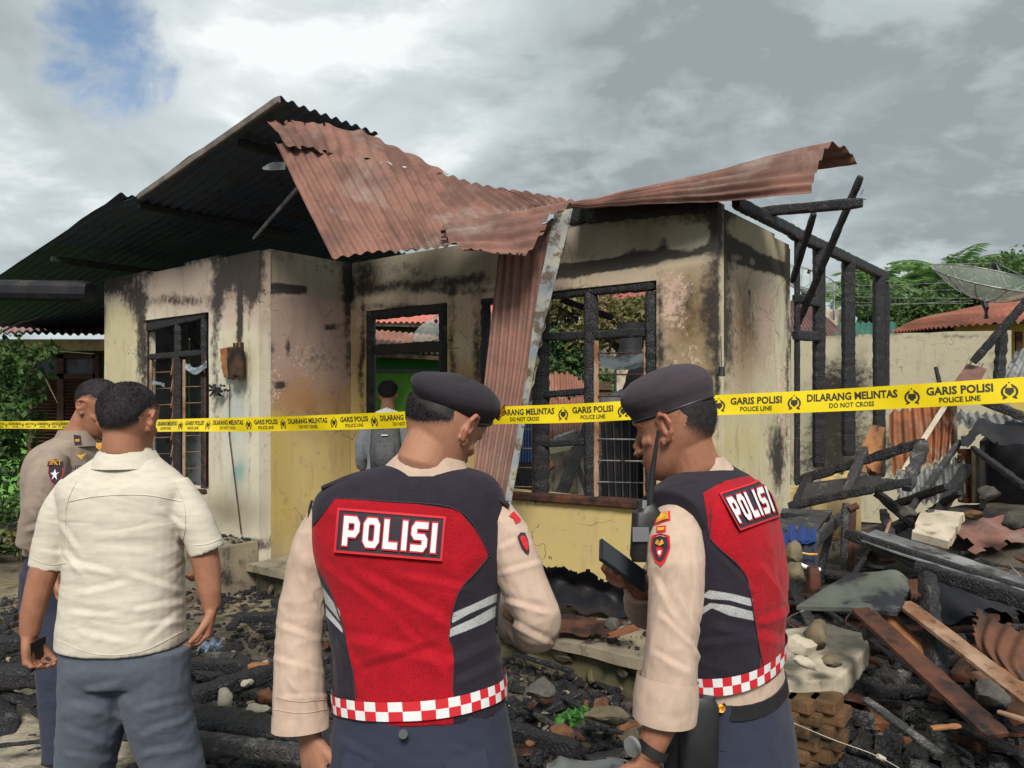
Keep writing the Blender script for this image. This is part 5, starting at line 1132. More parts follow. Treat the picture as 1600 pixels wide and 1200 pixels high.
ph = thing('phone', 'black phone held in front of the middle officer, hidden from behind by his body', 'phone', P(700, 900, D1 + .36)); MB().box(P(700, 900, D1 + .36), .075, .15, .009).mk('phone_body', M['dark'], ph)
legs(o1, P(657, 1180, D1), 0, 1, M['navy'], 0, (-.095, .095), (.105, .08, .065), (0, .05), .007, [rings([(1076, 657, D1, .180, .122), (1160, 660, D1, .197, .135), (1230, 662, D1, .208, .14), (1300, 662, D1, .19, .13)], n=12)], fd=[(700, 1160, 760, 1190, 6, .003), (520, 1150, 600, 1190, 8, .004)])
fl = sheet('pocket_flap', [[th1(1.5 * math.pi + a, 1137, .006 + e_) + Vector((0, 0, -.012 - dz)) for a, dz in ((.28, .0), (.5, -.01), (.8, -.015))] for e_ in (0,)] + [[th1(1.5 * math.pi + a, 1137, .022) + Vector((0, 0, -.012 - dz)) for a, dz in ((.34, .055), (.5, .068), (.8, .03))]], 0, 0, M['navy'], o1, nv=6, th=.003, rough=.001)
sheet('pocket_flap', [[th1(1.5 * math.pi + a, 1137, .006) + Vector((0, 0, -.012 - dz)) for a, dz in ((-.8, -.01), (-.6, -.005), (-.36, .0))]] + [[th1(1.5 * math.pi + a, 1137, .022) + Vector((0, 0, -.012 - dz)) for a, dz in ((-.8, .045), (-.6, .065), (-.42, .052))]], 0, 0, M['navy'], o1, nv=6, th=.003, rough=.001)
mk('button', *tube([P(630, 1147, 1.478), P(630, 1147, 1.470)], .009, 14, up=(0, 0, 1)), M['dark'], o1)
# orange-red shoulder patches on the right sleeve
def onpatch(par, name, c, n, r, polys, mat, up=Vector((0, 0, 1)), off=.003):
    n = Vector(n).normalized(); x = up.cross(n).normalized(); y = n.cross(x)
    return flat2d(polys, lambda u, v: Vector(c) + x * (u * r) + y * (v * r) + n * off, name, mat, par)
SHD = [[(-.8, .9), (0, 1.1), (.8, .9), (.85, .1), (.45, -.75), (0, -1.05), (-.45, -.75), (-.85, .1)]]
ARC = [[(-1, -.3), (-.9, .25), (0, .5), (.9, .25), (1, -.3), (0, -.02)]]
def wordon(par, c, n, size, txt, mat, up=Vector((0, 0, 1)), off=.0055, xs=1., bold=0.0):
    n = Vector(n).normalized(); x = up.cross(n).normalized(); y = n.cross(x); _, _, w = flat2d(None, lambda u, v: Vector((0, 0, 0)), None, None, None, text=txt, size=size, xs=xs, bold=bold)
    return flat2d(None, lambda u, v: Vector(c) + x * (u - w / 2) + y * (v - size * .35) + n * off, 'lettering', mat, par, text=txt, size=size, xs=xs, bold=bold)
decal([shirt1], [[(-.9, .5), (.9, .5), (.8, -.5), (0, -.2), (-.8, -.5)]], 803, 810, 10, M['patch_red'], shirt1, .004, 'shoulder_patch', 50)
decal([shirt1], SHD, 818, 850, 17, M['patch_bk'], shirt1, .004, rot=-20, asp=.45); decal([shirt1], SHD, 818, 850, 11, M['patch_red'], shirt1, .006, rot=-20, asp=.45)

# ---------------------------------------------------------------- officer on the right (turned left, looking down)
D2 = 1.78
o2 = thing('person', 'police officer in a grey beret and red vest, turned left, radio on his shoulder', 'person', (P(1130, 620, D2).x, D2, 0))
Y2 = 57
T2 = adj([(722, 1098, D2, .050, .050), (736, 1100, D2, .082, .072), (752, 1106, D2, .135, .088), (772, 1112, D2, .185, .105), (800, 1118, D2, .212, .118), (840, 1122, D2, .220, .130), (900, 1127, D2, .218, .140), (950, 1128, D2, .214, .144), (1000, 1125, D2, .204, .142), (1040, 1124, D2, .196, .138), (1068, 1126, D2, .192, .136)])
row2, th2, px2 = ringfn(T2, Y2)
red2 = [(1099, 770), (1130, 752), (1185, 740), (1212, 756), (1235, 800), (1300, 860), (1300, 1200), (1196, 1200), (1188, 1020), (1178, 960), (1168, 905), (1150, 880), (1110, 842), (1104, 800)]
refl2 = [[(1095, 932), (1108, 922), (1145, 928), (1176, 936), (1176, 948), (1140, 938), (1110, 936)], [(1080, 960), (1110, 942), (1140, 946), (1178, 956), (1180, 970), (1140, 962), (1112, 950), (1080, 972)], [(990, 905), (1030, 905), (1030, 918), (990, 918)], [(990, 926), (1030, 926), (1030, 940), (990, 940)]]
fuse('vest', [rings(T2, Y2, m=36), tube([P(1098, 768, 1.74), P(1068, 786, 1.67), P(1046, 806, 1.615)], [(.085, .06), (.085, .062), (.078, .058)], 18)], .0042, 3, M['vest'], o2, vestpaint([red2], refl2), folds([(1180, 880, 1240, 960, 10, .006), (1200, 860, 1225, 1000, 9, .005), (1110, 980, 1230, 1010, 12, .005), (1080, 1010, 1180, 1000, 9, .004), (1120, 870, 1180, 930, 8, .004), (1190, 980, 1245, 950, 9, .006)], 1.1, .0025, (4, 4, 4)))
for pts in ([(1196, 1050), (1188, 1020), (1178, 960), (1168, 905), (1150, 880), (1110, 842), (1104, 800), (1099, 770), (1130, 752)], [(1112, 790), (1110, 830), (1100, 880), (1092, 930), (1088, 990)]):
    mk('panel_seam', *tube([px2(x, y, .0015) for x, y in spline(pts, 50)], .0014, 5), M['patch_bk'], o2)
polisi(o2, lambda s_, t, off: px2(*(np.array([1157, 829]) * (1 - s_) * (1 - t) + np.array([1219, 807]) * s_ * (1 - t) + np.array([1124, 770]) * (1 - s_) * t + np.array([1199, 747]) * s_ * t), off + .003), 2.0)
tb = lambda a: 1010 - 14 * math.cos(a + R(Y2))
belt(o2, th2, tb, lambda a: tb(a) + 25, 46)
mk('shirt_hem', *rings([(1022, 1126, D2, .186, .130), (1045, 1130, D2, .184, .130), (1066, 1133, D2, .182, .130)], Y2, n=8), M['tan'], o2)
mk('belt', *rings([(1056, 1133, D2, .186, .132), (1076, 1135, D2, .188, .134)], Y2, n=4), M['dark'], o2, sharp=40)
s2c = [P(1060, 800, 1.66), P(1056, 850, 1.58), P(1056, 910, 1.55), P(1052, 970, 1.53), P(1048, 1030, 1.52), P(1040, 1092, 1.52), P(1040, 1120, 1.52)]
shirt2, *_ = fuse('shirt', [sleeve(s2c, [.050, .057, .055, .052, .052, .056, .058], inner=.03),
    sleeve([P(1110, 810, 1.95), P(1050, 880, 1.98), P(1010, 950, 1.95), P(1006, 930, 1.84), P(1004, 915, 1.78)], [.05, .058, .052, .046, .044], inner=.02),
    rings([(745, 1100, D2, .06, .06), (800, 1118, D2, .17, .09), (1020, 1126, D2, .17, .11)], Y2, n=10)], .0045, 3, M['tan'], o2, None,
    folds([(1060, 930, 1090, 990, 6, .005), (1030, 960, 1080, 1010, 6, .004), (1020, 900, 1060, 980, 7, .004), (1075, 1000, 1095, 1040, 6, .006), (1020, 1020, 1070, 1050, 6, .004)], 1.1, .0035, (7, 7, 9)))
mk('rolled_cuff', *tube([P(1043, 1058, 1.52), P(1040, 1090, 1.515), P(1038, 1122, 1.515)], [(.062, .062), (.066, .064), (.064, .062)], 26, up=(0, -1, 0), cap=False), M['tan'], shirt2)
H2 = headmat(P(1054, 670, D2 - .01), 56, 12, 0, 1.0)
body = head_prims(H2, P(1096, 748, D2), .060)
body += [tube([P(1062, 800, 1.66), P(1060, 910, 1.56), P(1048, 1030, 1.52), P(1036, 1120, 1.51), P(1012, 1182, 1.50)], [.042, .042, .038, .036, .026], 12, up=(0, -1, 0)),
         tube([P(1110, 810, 1.95), P(1015, 945, 1.95), P(1006, 930, 1.84), P(1003, 912, 1.74)], [.042, .038, .034, .026], 12, up=(0, -1, 0)),
         rings([(745, 1100, D2, .07, .06), (800, 1118, D2, .16, .08), (1060, 1126, D2, .15, .10)], Y2, n=10)]
body += hand(P(1012, 1184, 1.50), Vector((-.32, .05, -1)), Vector((-.2, .85, .1)), Vector((-.9, .2, .2)), curl=(45, 60, 40), sc=1.0)
body += hand(P(1006, 914, 1.76), Vector((-.75, -.35, .2)), Vector((-.1, -.1, 1)), Vector((-.3, .9, .1)), curl=(35, 45, 30), sc=1.0)
b2_, V_, N_, F_ = fuse('body', body, .0035, 3, SKD, o2, hairpaint(H2, .06))
for s_ in (-1, 1):
    bpy_e = H2 @ Vector((s_ * .031, .066, .004)); mk('eye', *tube([bpy_e - Vector((0, 0, .007)), bpy_e, bpy_e + Vector((0, 0, .007))], [.003, .010, .003], 10), M['dark'], b2_)
br2, TB = beret(o2, H2, M['beret2'], (-6, -8), r=(.079, .099), flop=(-.004, .002), up=.056, h=.037, bulge=.004)
hair(b2_, H2, V_, N_, F_, .0008, .09, 3000, .003, 2, TBm=TB)
collar_ring(shirt2, P(1098, 744, D2), P(1084, 712, D2), (.092, .082), (.068, .07), 215, 400, M['tan'])
# sleeve badges
bpy.context.view_layer.update()
ARCB = [[(-1, -.55), (-.75, .25), (0, .6), (.9, .75), (1, -.1), (.2, -.25)]]
for (x, y, r_, pl, mt, of) in ((1036, 812, 17, ARCB, 'patch_red', .003), (1036, 811, 13, ARCB, 'gold', .0045), (1034, 828, 10, [[(-1, -.5), (-1, .5), (1, .6), (1, -.4)]], 'patch_red', .003), (1034, 828, 7, [[(-1, -.4), (-1, .4), (1, .4), (1, -.3)]], 'gold', .0045),
        (1033, 860, 24, SHD, 'patch_red', .003), (1033, 859, 19, SHD, 'patch_bk', .0045), (1033, 850, 9, [[(-1, 0), (-.5, .6), (0, .2), (.5, .6), (1, 0), (0, -.5)]], 'gold', .006), (1033, 864, 8, SHD, 'patch_red', .006), (1033, 864, 4, SHD, 'patch_white', .0075)):
    decal([shirt2], pl, x, y, r_, M[mt], shirt2, of, asp=.72)
wt = thing('wrist_watch', 'black wristwatch on the right officer\'s wrist at the bottom edge', 'watch', P(1018, 1172, 1.5))
mk('strap', *tube([P(1024, 1162, 1.502), P(1017, 1176, 1.502)], [(.033, .031), (.033, .031)], 24, up=(0, -1, 0), cap=False), M['dark'], wt)
mk('dial', *tube([P(990, 1166, 1.475), P(986, 1168, 1.47)], [.02, .019], 20), M['galv'], wt)
rd = thing('police_radio', 'black handheld radio with a long antenna clipped to the right officer\'s shoulder', 'radio', P(1010, 870, 1.6))
mk('radio_body', *tube([P(1006, 792, 1.60), P(1010, 800, 1.60), P(1005, 870, 1.60), P(1005, 876, 1.60)], [(.024, .014), (.030, .020), (.028, .020), (.024, .016)], 16, up=(0, -1, 0), sq=4), M['dark'], rd)
mk('antenna', *tube([P(1015, 796, 1.60), P(1019, 740, 1.60), P(1028, 678, 1.60), P(1028.5, 674, 1.6)], [.0085, .006, .0035, .0045], 10), M['dark'], rd)
for k, x in enumerate((999, 1006)): mk('knob', *tube([P(x, 794, 1.59), P(x, 782, 1.59)], .007, 12), M['galv' if k else 'dark'], rd)
MB().box(P(1001, 835, 1.575), .034, .004, .03).mk('speaker_grille', M['grey_wall'], rd)
p2 = thing('phone', 'dark smartphone held out by the officer on the right', 'phone', P(970, 885, 1.7))
a_, b__ = P(938, 858, 1.66), P(1006, 908, 1.70); ax = (b__ - a_).normalized(); ay = Vector((.25, 1, .55)); ay = (ay - ax * ay.dot(ax)).normalized(); az = ax.cross(ay)
MB().box((a_ + b__) / 2, (b__ - a_).length, .062, .008, (ax, ay, az)).mk('case', M['dark'], p2); MB().box((a_ + b__) / 2 + az * .0048, (b__ - a_).length * .95, .056, .001, (ax, ay, az)).mk('screen', surf('phone_glass', (.05, .06, .07), None, 3, .12, bump=0, spec=.9), p2)
MB().box((a_ + b__) / 2 - az * .0048, (b__ - a_).length * .95, .056, .001, (ax, ay, az)).mk('back_glass', surf('phone_back', (.04, .05, .06), None, 3, .12, bump=0, spec=.9), p2)
# belt gear
mk('pouch', *tube([P(1092, 1085, 1.60), P(1092, 1100, 1.60), P(1090, 1190, 1.60), P(1088, 1230, 1.60)], [(.030, .022), (.040, .032), (.040, .034), (.032, .028)], 16, up=(0, -1, 0), sq=4), M['dark'], o2)
mk('torch', *tube([P(1130, 1058, 1.62), P(1130, 1066, 1.62), P(1130, 1100, 1.62), P(1128, 1165, 1.62)], [.018, .018, .015, .015], 14), M['dark'], o2)
mk('torch_holder', *tube([P(1130, 1098, 1.62), P(1128, 1168, 1.62)], [(.02, .02), (.018, .018)], 14, sq=3), M['navy'], o2); mk('press_stud', *tube([P(1127, 1107, 1.595), P(1127, 1107, 1.588)], .0085, 14), M['gold_m'], o2)
mk('glove', *tube([P(1062, 1120, 1.66), P(1066, 1150, 1.64), P(1068, 1180, 1.64), P(1060, 1230, 1.65)], [(.03, .02), (.045, .03), (.045, .03), (.03, .02)], 14, up=(0, -1, 0)), M['dark'], o2)
legs(o2, P(1140, 1190, D2), Y2, 1, M['navy'], 0, (-.09, .09), (.11, .085, .065), (0, .1), .007, [rings([(1062, 1134, D2, .178, .126), (1140, 1140, D2, .19, .138), (1200, 1146, D2, .19, .14), (1260, 1146, D2, .18, .13)], Y2, n=12)])

# ---------------------------------------------------------------- man in the cream shirt
D3 = 2.25
o3 = thing('person', 'man in a cream short-sleeved shirt and grey jeans seen from behind on the left', 'person', (P(195, 620, D3).x, D3, 0))
T3 = adj([(700, 199, D3, 0.0580, 0.0551), (712, 198, D3, 0.0780, 0.0665), (728, 197, D3, 0.1140, 0.0808), (748, 195, D3, 0.1620, 0.0950), (770, 194, D3, 0.1920, 0.1092), (800, 194, D3, 0.1834, 0.1140), (840, 194, D3, 0.1738, 0.1168), (900, 194, D3, 0.1700, 0.1206), (960, 192, D3, 0.1757, 0.1273), (1000, 190, D3, 0.1815, 0.1311), (1030, 190, D3, 0.1834, 0.1321)])
sls = [sleeve([P(120, 760, D3), P(98, 800, D3), P(84, 845, D3), P(76, 886, D3)], [.048, .058, .055, .057], inner=.03, up=(0, -1, 0)),
       sleeve([P(270, 758, D3), P(296, 800, D3), P(314, 835, D3), P(324, 862, D3)], [.048, .056, .052, .051], inner=.03, up=(0, -1, 0))]
_r = rings(T3, m=32)
fd3 = [(110, 880, 180, 900, 7, .006), (120, 930, 200, 915, 8, .006), (200, 900, 285, 930, 8, .006), (110, 960, 190, 965, 7, .005), (210, 960, 290, 945, 8, .006), (230, 1010, 285, 960, 7, .005), (120, 990, 200, 1010, 8, .005), (250, 800, 290, 830, 6, .005), (270, 850, 300, 900, 6, .006), (95, 820, 120, 860, 6, .005), (100, 860, 130, 900, 6, .005), (150, 860, 240, 865, 8, .003), (200, 985, 290, 975, 6, .004), (60, 860, 100, 865, 5, .004)]
shirt3, V_, N_, F_ = fuse('shirt', [_r] + sls, .0055, 3, M['white_sh'], o3, None, folds(fd3, .9, .0018, (5, 5, 12)))
row3, th3, px3 = ringfn(T3)
bpy.context.view_layer.update()
seam([shirt3], [(106, 784), (150, 776), (200, 773), (240, 775), (284, 784)], .0012, M['white_sh'], shirt3, 50, .0012, 'yoke_seam')
for pts in ([(120, 752), (106, 784), (103, 820), (108, 862)], [(270, 752), (286, 784), (290, 820), (284, 855)]): seam([shirt3], pts, .0012, M['white_sh'], shirt3, 30, .0012, 'armhole_seam')
for pts in ([(50, 873), (78, 882), (104, 880)], [(302, 852), (325, 850), (345, 842)], [(90, 1000), (150, 1022), (220, 1018), (290, 984)]): seam([shirt3], pts, .0010, M['white_sh'], shirt3, 30, .001, 'hem_stitching')
collar_ring(shirt3, P(199, 729, D3), P(199, 704, D3), (.106, .100), (.078, .080), 165, 375, M['white_sh'])
H3 = headmat(P(202, 660, D3), -6, 10, 0, .96)
body = head_prims(H3, P(199, 716, D3), .059)
body += [tube([P(120, 770, D3), P(84, 850, D3), P(66, 900, D3 - .02), P(50, 960, D3 - .03), P(46, 992, D3 - .03)], [.043, .044, .040, .033, .027], 14, up=(0, -1, 0)),
         tube([P(270, 770, D3), P(316, 850, D3), P(323, 885, D3), P(328, 925, D3 - .01), P(331, 950, D3 - .01)], [.043, .043, .040, .033, .026], 14, up=(0, -1, 0)),
         rings([(715, 198, D3, .07, .06), (760, 195, D3, .16, .09), (900, 194, D3, .15, .1), (1010, 194, D3, .15, .1)], n=10)]
body += hand(P(46, 990, D3 - .03), Vector((.1, -.05, -1)), Vector((1, .1, 0)), Vector((.1, .9, 0)), curl=(40, 50, 30), sc=1.0)
body += hand(P(331, 948, D3 - .01), Vector((-.1, -.15, -1)), Vector((-1, -.3, 0)), Vector((-.2, -.5, .2)), curl=(34, 40, 26), sc=1.0)
b3_, V_, N_, F_ = fuse('body', body, .0042, 3, SKD, o3, hairpaint(H3, .045, -.0))
hair(b3_, H3, V_, N_, F_, .004, .06, 12000, .006, 3, lift=.014, droop=.3)
p3 = thing('phone', 'small dark phone in the left hand of the man in the cream shirt', 'phone', P(58, 1030, D3 - .03)); MB().box(P(58, 1022, D3 - .02), .009, .07, .085).mk('case', M['dark'], p3)
legs(o3, P(196, 1040, D3), 0, 1, M['jeans'], 0, (-.105, .105), (.098, .078, .062), (0, .04), .008, [rings([(970, 192, D3, .155, .108), (1010, 194, D3, .168, .12), (1036, 196, D3, .176, .125), (1058, 197, D3, .165, .11)], n=10)],
     fd=[(110, 1100, 190, 1120, 8, .006), (100, 1140, 180, 1165, 8, .006), (210, 1110, 290, 1090, 6, .006), (220, 1150, 300, 1120, 8, .007), (220, 1180, 300, 1165, 8, .006), (130, 1080, 190, 1070, 7, .005), (100, 1180, 190, 1190, 8, .005)], spread=2.0)

# ---------------------------------------------------------------- officer at the far left
D4 = 3.5
o4 = thing('person', 'bareheaded officer in khaki uniform with sleeve badges, looking down at the far left', 'person', (P(95, 620, D4).x, D4, 0))
Y4 = -112
T4 = adj([(678, 118, D4, .06, .06), (688, 117, D4, .10, .08), (700, 112, D4, .165, .10), (715, 110, D4, .20, .115), (745, 108, D4, .215, .13), (790, 106, D4, .20, .13), (840, 104, D4, .185, .125), (868, 103, D4, .185, .12)])
shirt4, *_ = fuse('shirt', [rings(T4, Y4, m=30), sleeve([P(86, 712, 3.36), P(72, 745, 3.30), P(62, 790, 3.28), P(54, 825, 3.30), P(48, 850, 3.32)], [.06, .075, .068, .062, .06], inner=.03), sleeve([P(135, 710, 3.68), P(150, 760, 3.7), P(150, 820, 3.65), P(140, 860, 3.5)], [.06, .07, .06, .055])], .007, 3, M['tan2'], o4, None, folds([(60, 770, 90, 800, 6, .007), (40, 830, 80, 815, 6, .007), (50, 800, 80, 850, 6, .006)], 1.2))
H4 = headmat(P(153, 637, D4), -104, 30, 0, 1.08)
body = head_prims(H4, P(118, 694, D4), .064)
body += [tube([P(86, 720, 3.36), P(62, 790, 3.28), P(54, 850, 3.3), P(78, 890, 3.28), P(88, 905, 3.28)], [.045, .042, .038, .034, .028], 12), tube([P(135, 720, 3.68), P(150, 830, 3.66), P(130, 880, 3.5)], [.045, .04, .03], 12), rings([(700, 112, D4, .14, .09), (860, 104, D4, .14, .09)], Y4, n=6)]
body += hand(P(88, 905, 3.28), Vector((.2, 0, -1)), Vector((.8, .3, 0)), Vector((.3, -.9, 0)))
b4_, V_, N_, F_ = fuse('body', body, .0055, 3, SKD, o4, hairpaint(H4, .05, .012))
hair(b4_, H4, V_, N_, F_, .004, .05, 8000, .006, 4, lift=.012)
collar_ring(shirt4, P(118, 696, D4), P(122, 672, D4), (.105, .10), (.08, .08), 120, 360, M['tan2'])
legs(o4, P(100, 905, D4), Y4, 1, M['navy'], 0, (-.09, .09), (.11, .085, .065), (0, .1), .01, [rings([(855, 103, D4, .165, .115), (900, 102, D4, .185, .13), (940, 102, D4, .17, .12)], Y4, n=8)])
nS = Vector((-.25, -1, .05)); cS = P(88, 741, 3.215)
onpatch(shirt4, 'sleeve_patch', cS, nS, .047, SHD, M['patch_red'], off=.004); onpatch(shirt4, 'sleeve_patch', cS, nS, .041, SHD, M['patch_bk'], off=.006)
onpatch(shirt4, 'sleeve_emblem', cS, nS, .026, [[(-.9, .2), (-.3, .3), (0, .9), (.3, .2), (.9, .4), (.3, -.1), (.5, -.9), (0, -.4), (-.6, -.9), (-.3, -.2)]], M['patch_white'], off=.008)
cT = P(89, 724, 3.215); onpatch(shirt4, 'unit_tab', cT, nS, .044, [[(-1, -.35), (-.9, .2), (0, .42), (.9, .2), (1, -.35), (0, -.1)]], M['patch_bk'], off=.007); wordon(shirt4, cT + Vector((0, 0, .004)), nS, .028, 'SPKT', M['gold'], off=.010, xs=1.05, bold=.0006)
nC = Vector((.42, -1, .05))
wordon(shirt4, P(138, 731, 3.30), nC, .038, 'HEZRON', M['patch_bk'], off=.012, xs=.9, bold=.0006)
onpatch(shirt4, 'wing_badge', P(127, 712, 3.33), nC, .024, [[(-1, .4), (0, .1), (1, .6), (.4, -.2), (.1, -.7), (-.2, -.3)]], M['gold'], off=.012)
onpatch(shirt4, 'rank_tab', P(122, 688, 3.38), nC, .026, [[(-.6, 1), (.5, .8), (.7, -.9), (-.4, -.9)]], M['patch_bk'], off=.02); onpatch(shirt4, 'rank_bar', P(122, 688, 3.38), nC, .010, [[(-.8, .5), (.8, .6), (.8, -.5), (-.8, -.6)]], M['gold'], off=.023)
onpatch(shirt4, 'chest_badge', P(156, 697, 3.36), nC, .018, [[(-.7, .8), (.7, .8), (.8, -.2), (0, -1), (-.8, -.2)]], M['gold'], off=.012)

# ---------------------------------------------------------------- man with the backpack on the porch
def simple(label, px, ytop, d, yaw, ground, shirtm, trm, skin=SKD, hw=.20, arms='down', seed=0, fwdhead=12, headyaw=None):
    s_ = F / d; top = CZ - (ytop - HY) / s_; o = thing('person', label, 'person', (P(px, 0, d).x, d, ground)); hh = top - ground; k = hh / 1.72
    py = lambda z: HY - (ground + z * k - CZ) * s_
    sp = [(py(1.46), px, d, .06, .055), (py(1.43), px, d, .12, .075), (py(1.38), px, d, .18, .09), (py(1.30), px, d, .20, .11), (py(1.15), px, d, .185, .11), (py(1.0), px, d, .17, .11), (py(.90), px, d, .18, .12)]
    c_, s2 = math.cos(R(yaw)), math.sin(R(yaw)); ex = Vector((c_, s2, 0)); ey = Vector((-s2, c_, 0)); o_ = Vector((P(px, 0, d).x, d, ground))
    pt = lambda x, y, z: o_ + ex * (x * k) + ey * (y * k) + Vector((0, 0, z * k))
    if arms == 'down': arm = [[pt(q * .17, 0, 1.36), pt(q * .23, 0, 1.18), pt(q * .25, .02, 1.06), pt(q * .25, .1, .92)] for q in (-1, 1)]
    else: arm = [[pt(q * .17, 0, 1.36), pt(q * .24, 0, 1.20), pt(q * .25, .02, 1.08), pt(q * .12, .2, 1.08)] for q in (-1, 1)]
    fuse('jacket', [rings(sp, yaw, n=20, m=24)] + [sleeve(a, [.05, .058, .05, .045], 14) for a in arm], .009, 3, shirtm, o, None, folds([], 1))
    Hm = headmat(pt(0, .01, 1.60), yaw if headyaw is None else headyaw, fwdhead, 0, k); pr = head_prims(Hm, pt(0, -.01, 1.44), .054)
    for a in arm: pr += [tube(a + [a[-1] + (a[-1] - a[-2]).normalized() * .02], [.04, .038, .034, .026, .024], 10)] + hand(a[-1], a[-1] - a[-2], ex if a is arm[0] else -ex, ey)
    pr.append(rings([(py(1.42), px, d, .1, .07), (py(.95), px, d, .13, .08)], yaw, n=6))
    b, V_, N_, F_ = fuse('body', pr, .006, 2, skin, o, hairpaint(Hm, .03)); hair(b, Hm, V_, N_, F_, .012, .03, 3000, .02, seed)
    legs(o, pt(0, 0, .88), yaw, 1, trm, 0, (-.085, .085), (.09, .07, .055), (0, .05), .011, [rings([(py(.98), px, d, .15, .105), (py(.88), px, d, .165, .115), (py(.78), px, d, .15, .11)], yaw, n=6)], ground=ground)
    return o, pt
M['grey_cloth'] = cloth('grey_jacket', srgb(140, 146, 150), srgb(118, 124, 130), 900, .2); M['bag'] = surf('grey_backpack_fabric', (.06, .062, .066), (.085, .088, .092), 40, .8, 200, .3, .002)
o5, pt5 = simple('young man in a grey jacket with his back turned in the burnt doorway', 606, 597, 6.35, 4, .25, M['grey_cloth'], M['jeans'], SK, seed=5)
bp = thing('backpack', 'dark grey backpack worn by the young man in the doorway', 'backpack', pt5(0, -.16, .95))
mk('pack_body', *tube([pt5(0, -.2, 1.35), pt5(0, -.21, 1.31), pt5(0, -.22, 1.1), pt5(0, -.2, .93), pt5(0, -.19, .90)], [(.06, .04), (.115, .075), (.13, .09), (.12, .08), (.08, .05)], 18, up=(0, -1, 0), sq=3), M['bag'], bp)
mk('front_pocket', *tube([pt5(0, -.29, 1.18), pt5(0, -.295, 1.16), pt5(0, -.30, 1.02), pt5(0, -.28, .96)], [(.05, .015), (.085, .03), (.09, .035), (.06, .02)], 16, up=(0, -1, 0), sq=3), M['bag'], bp); MB().box(pt5(0, -.315, 1.245), .05, .006, .008).mk('logo_tab', M['patch_white'], bp)
for q in (-1, 1): mk('strap', *tube([pt5(q * .1, -.12, 1.33), pt5(q * .12, -.02, 1.43), pt5(q * .13, .09, 1.36)], [(.025, .006)] * 3, 8), M['bag'], bp)
mk('hood', *tube([pt5(-.09, -.09, 1.42), pt5(0, -.12, 1.44), pt5(.09, -.09, 1.42)], [.03, .045, .03], 12), M['patch_white'], o5)
def _st(t, col): return t.mix(t.ss(t.m('SINE', t.m('MULTIPLY', t.new('ShaderNodeSeparateXYZ', {0: t.obj()}).outputs[0], 260)), .3, .8), col, srgb(150, 176, 226))
o6, pt6 = simple('man in a blue striped shirt standing inside, seen past the leaning metal strip', 820, 590, 6.9, -60, .27, cloth('striped_shirt', srgb(58, 104, 190), srgb(50, 90, 176), 900, .2, paint=_st), M['jeans'], seed=6)
mk('cap', *tube([pt6(0, .0, 1.66), pt6(0, 0, 1.69), pt6(0, 0, 1.75), pt6(0, 0, 1.76)], [.09, .098, .07, .02], 18), M['dark'], o6)

# ---------------------------------------------------------------- police tape
TP = spline([P(-420, 664, 9.6), P(-60, 664, 8.4), P(0, 664, 8.1), P(95, 664, 7.2), P(165, 664, 5.6), P(243, 665, 4.75), P(300, 664, 4.45), P(400, 663, 4.12), P(500, 660.5, 3.86), P(640, 655.5, 3.55), P(770, 649.5, 3.33), P(900, 645.5, 3.12), P(1000, 640, 2.98), P(1110, 633.5, 2.86), P(1250, 628, 2.70), P(1425, 619, 2.50), P(1600, 608.5, 2.32), P(1780, 599, 2.16)], 700)
seg = np.linalg.norm(np.diff(TP, axis=0), axis=1); AL = np.concatenate([[0], np.cumsum(seg)])
tpx = 800 + F * TP[:, 0] / TP[:, 1]; S0 = float(np.interp(1425, tpx, AL)); HT = .0395
def onT(s_, v, off=.0012):
    """s_ metres along the tape, v metres above its centre line"""
    p = np.array([np.interp(s_, AL, TP[:, k]) for k in range(3)]); q = np.array([np.interp(s_ + .02, AL, TP[:, k]) for k in range(3)]) - np.array([np.interp(s_ - .02, AL, TP[:, k]) for k in range(3)])
    tg = Vector(q).normalized(); nrm = Vector((tg.y, -tg.x, 0)).normalized()
    if nrm.y > 0: nrm = -nrm
    upv = nrm.cross(tg).normalized(); upv = upv if upv.z > 0 else -upv
    tw = .22 * math.sin(s_ * 1.7 + 1) + .12 * math.sin(s_ * 4.3); upv = (upv + nrm * tw).normalized()
    return Vector(p) + upv * v + nrm * (off + .004 * math.sin(s_ * 11 + 30 * v) + .002 * math.sin(s_ * 31 - 50 * v))
tape = thing('police_tape', 'yellow police line tape stretched across the whole scene in front of the house', 'police tape', tuple(TP[350]))
ty = bpy.data.materials.new('yellow_tape'); ty.use_nodes = True; t = NT(ty.node_tree); b = t.n['Principled BSDF']
t.set(b.inputs['Base Color'], t.mix(t.noise(5, 3, t.obj()), srgb(248, 222, 20), srgb(238, 210, 16))); b.inputs['Roughness'].default_value = .38; b.inputs['Specular IOR Level'].default_value = .45
t.set(b.inputs['Normal'], t.bump(t.noise(22, 4, t.obj((1, 1, .3))), .25, .004))
tl = t.new('ShaderNodeBsdfTranslucent', {'Color': srgb(250, 222, 30)}); ms = t.new('ShaderNodeMixShader', {0: .18, 1: b.outputs[0], 2: tl.outputs[0]}); t.t.links.new(ms.outputs[0], t.n['Material Output'].inputs[0])
ns = 420; ss_ = np.linspace(.01, AL[-1] - .03, ns); VV = [onT(s_, v, 0) for v in (-HT, -HT / 2, 0, HT / 2, HT) for s_ in ss_]
ribbon = mk('ribbon', VV, [(j * ns + i, j * ns + i + 1, (j + 1) * ns + i + 1, (j + 1) * ns + i) for j in range(4) for i in range(ns - 1)], ty, tape)
ink = surf('black_print', (.035, .033, .02), None, 4, .5, bump=0)
words = {}
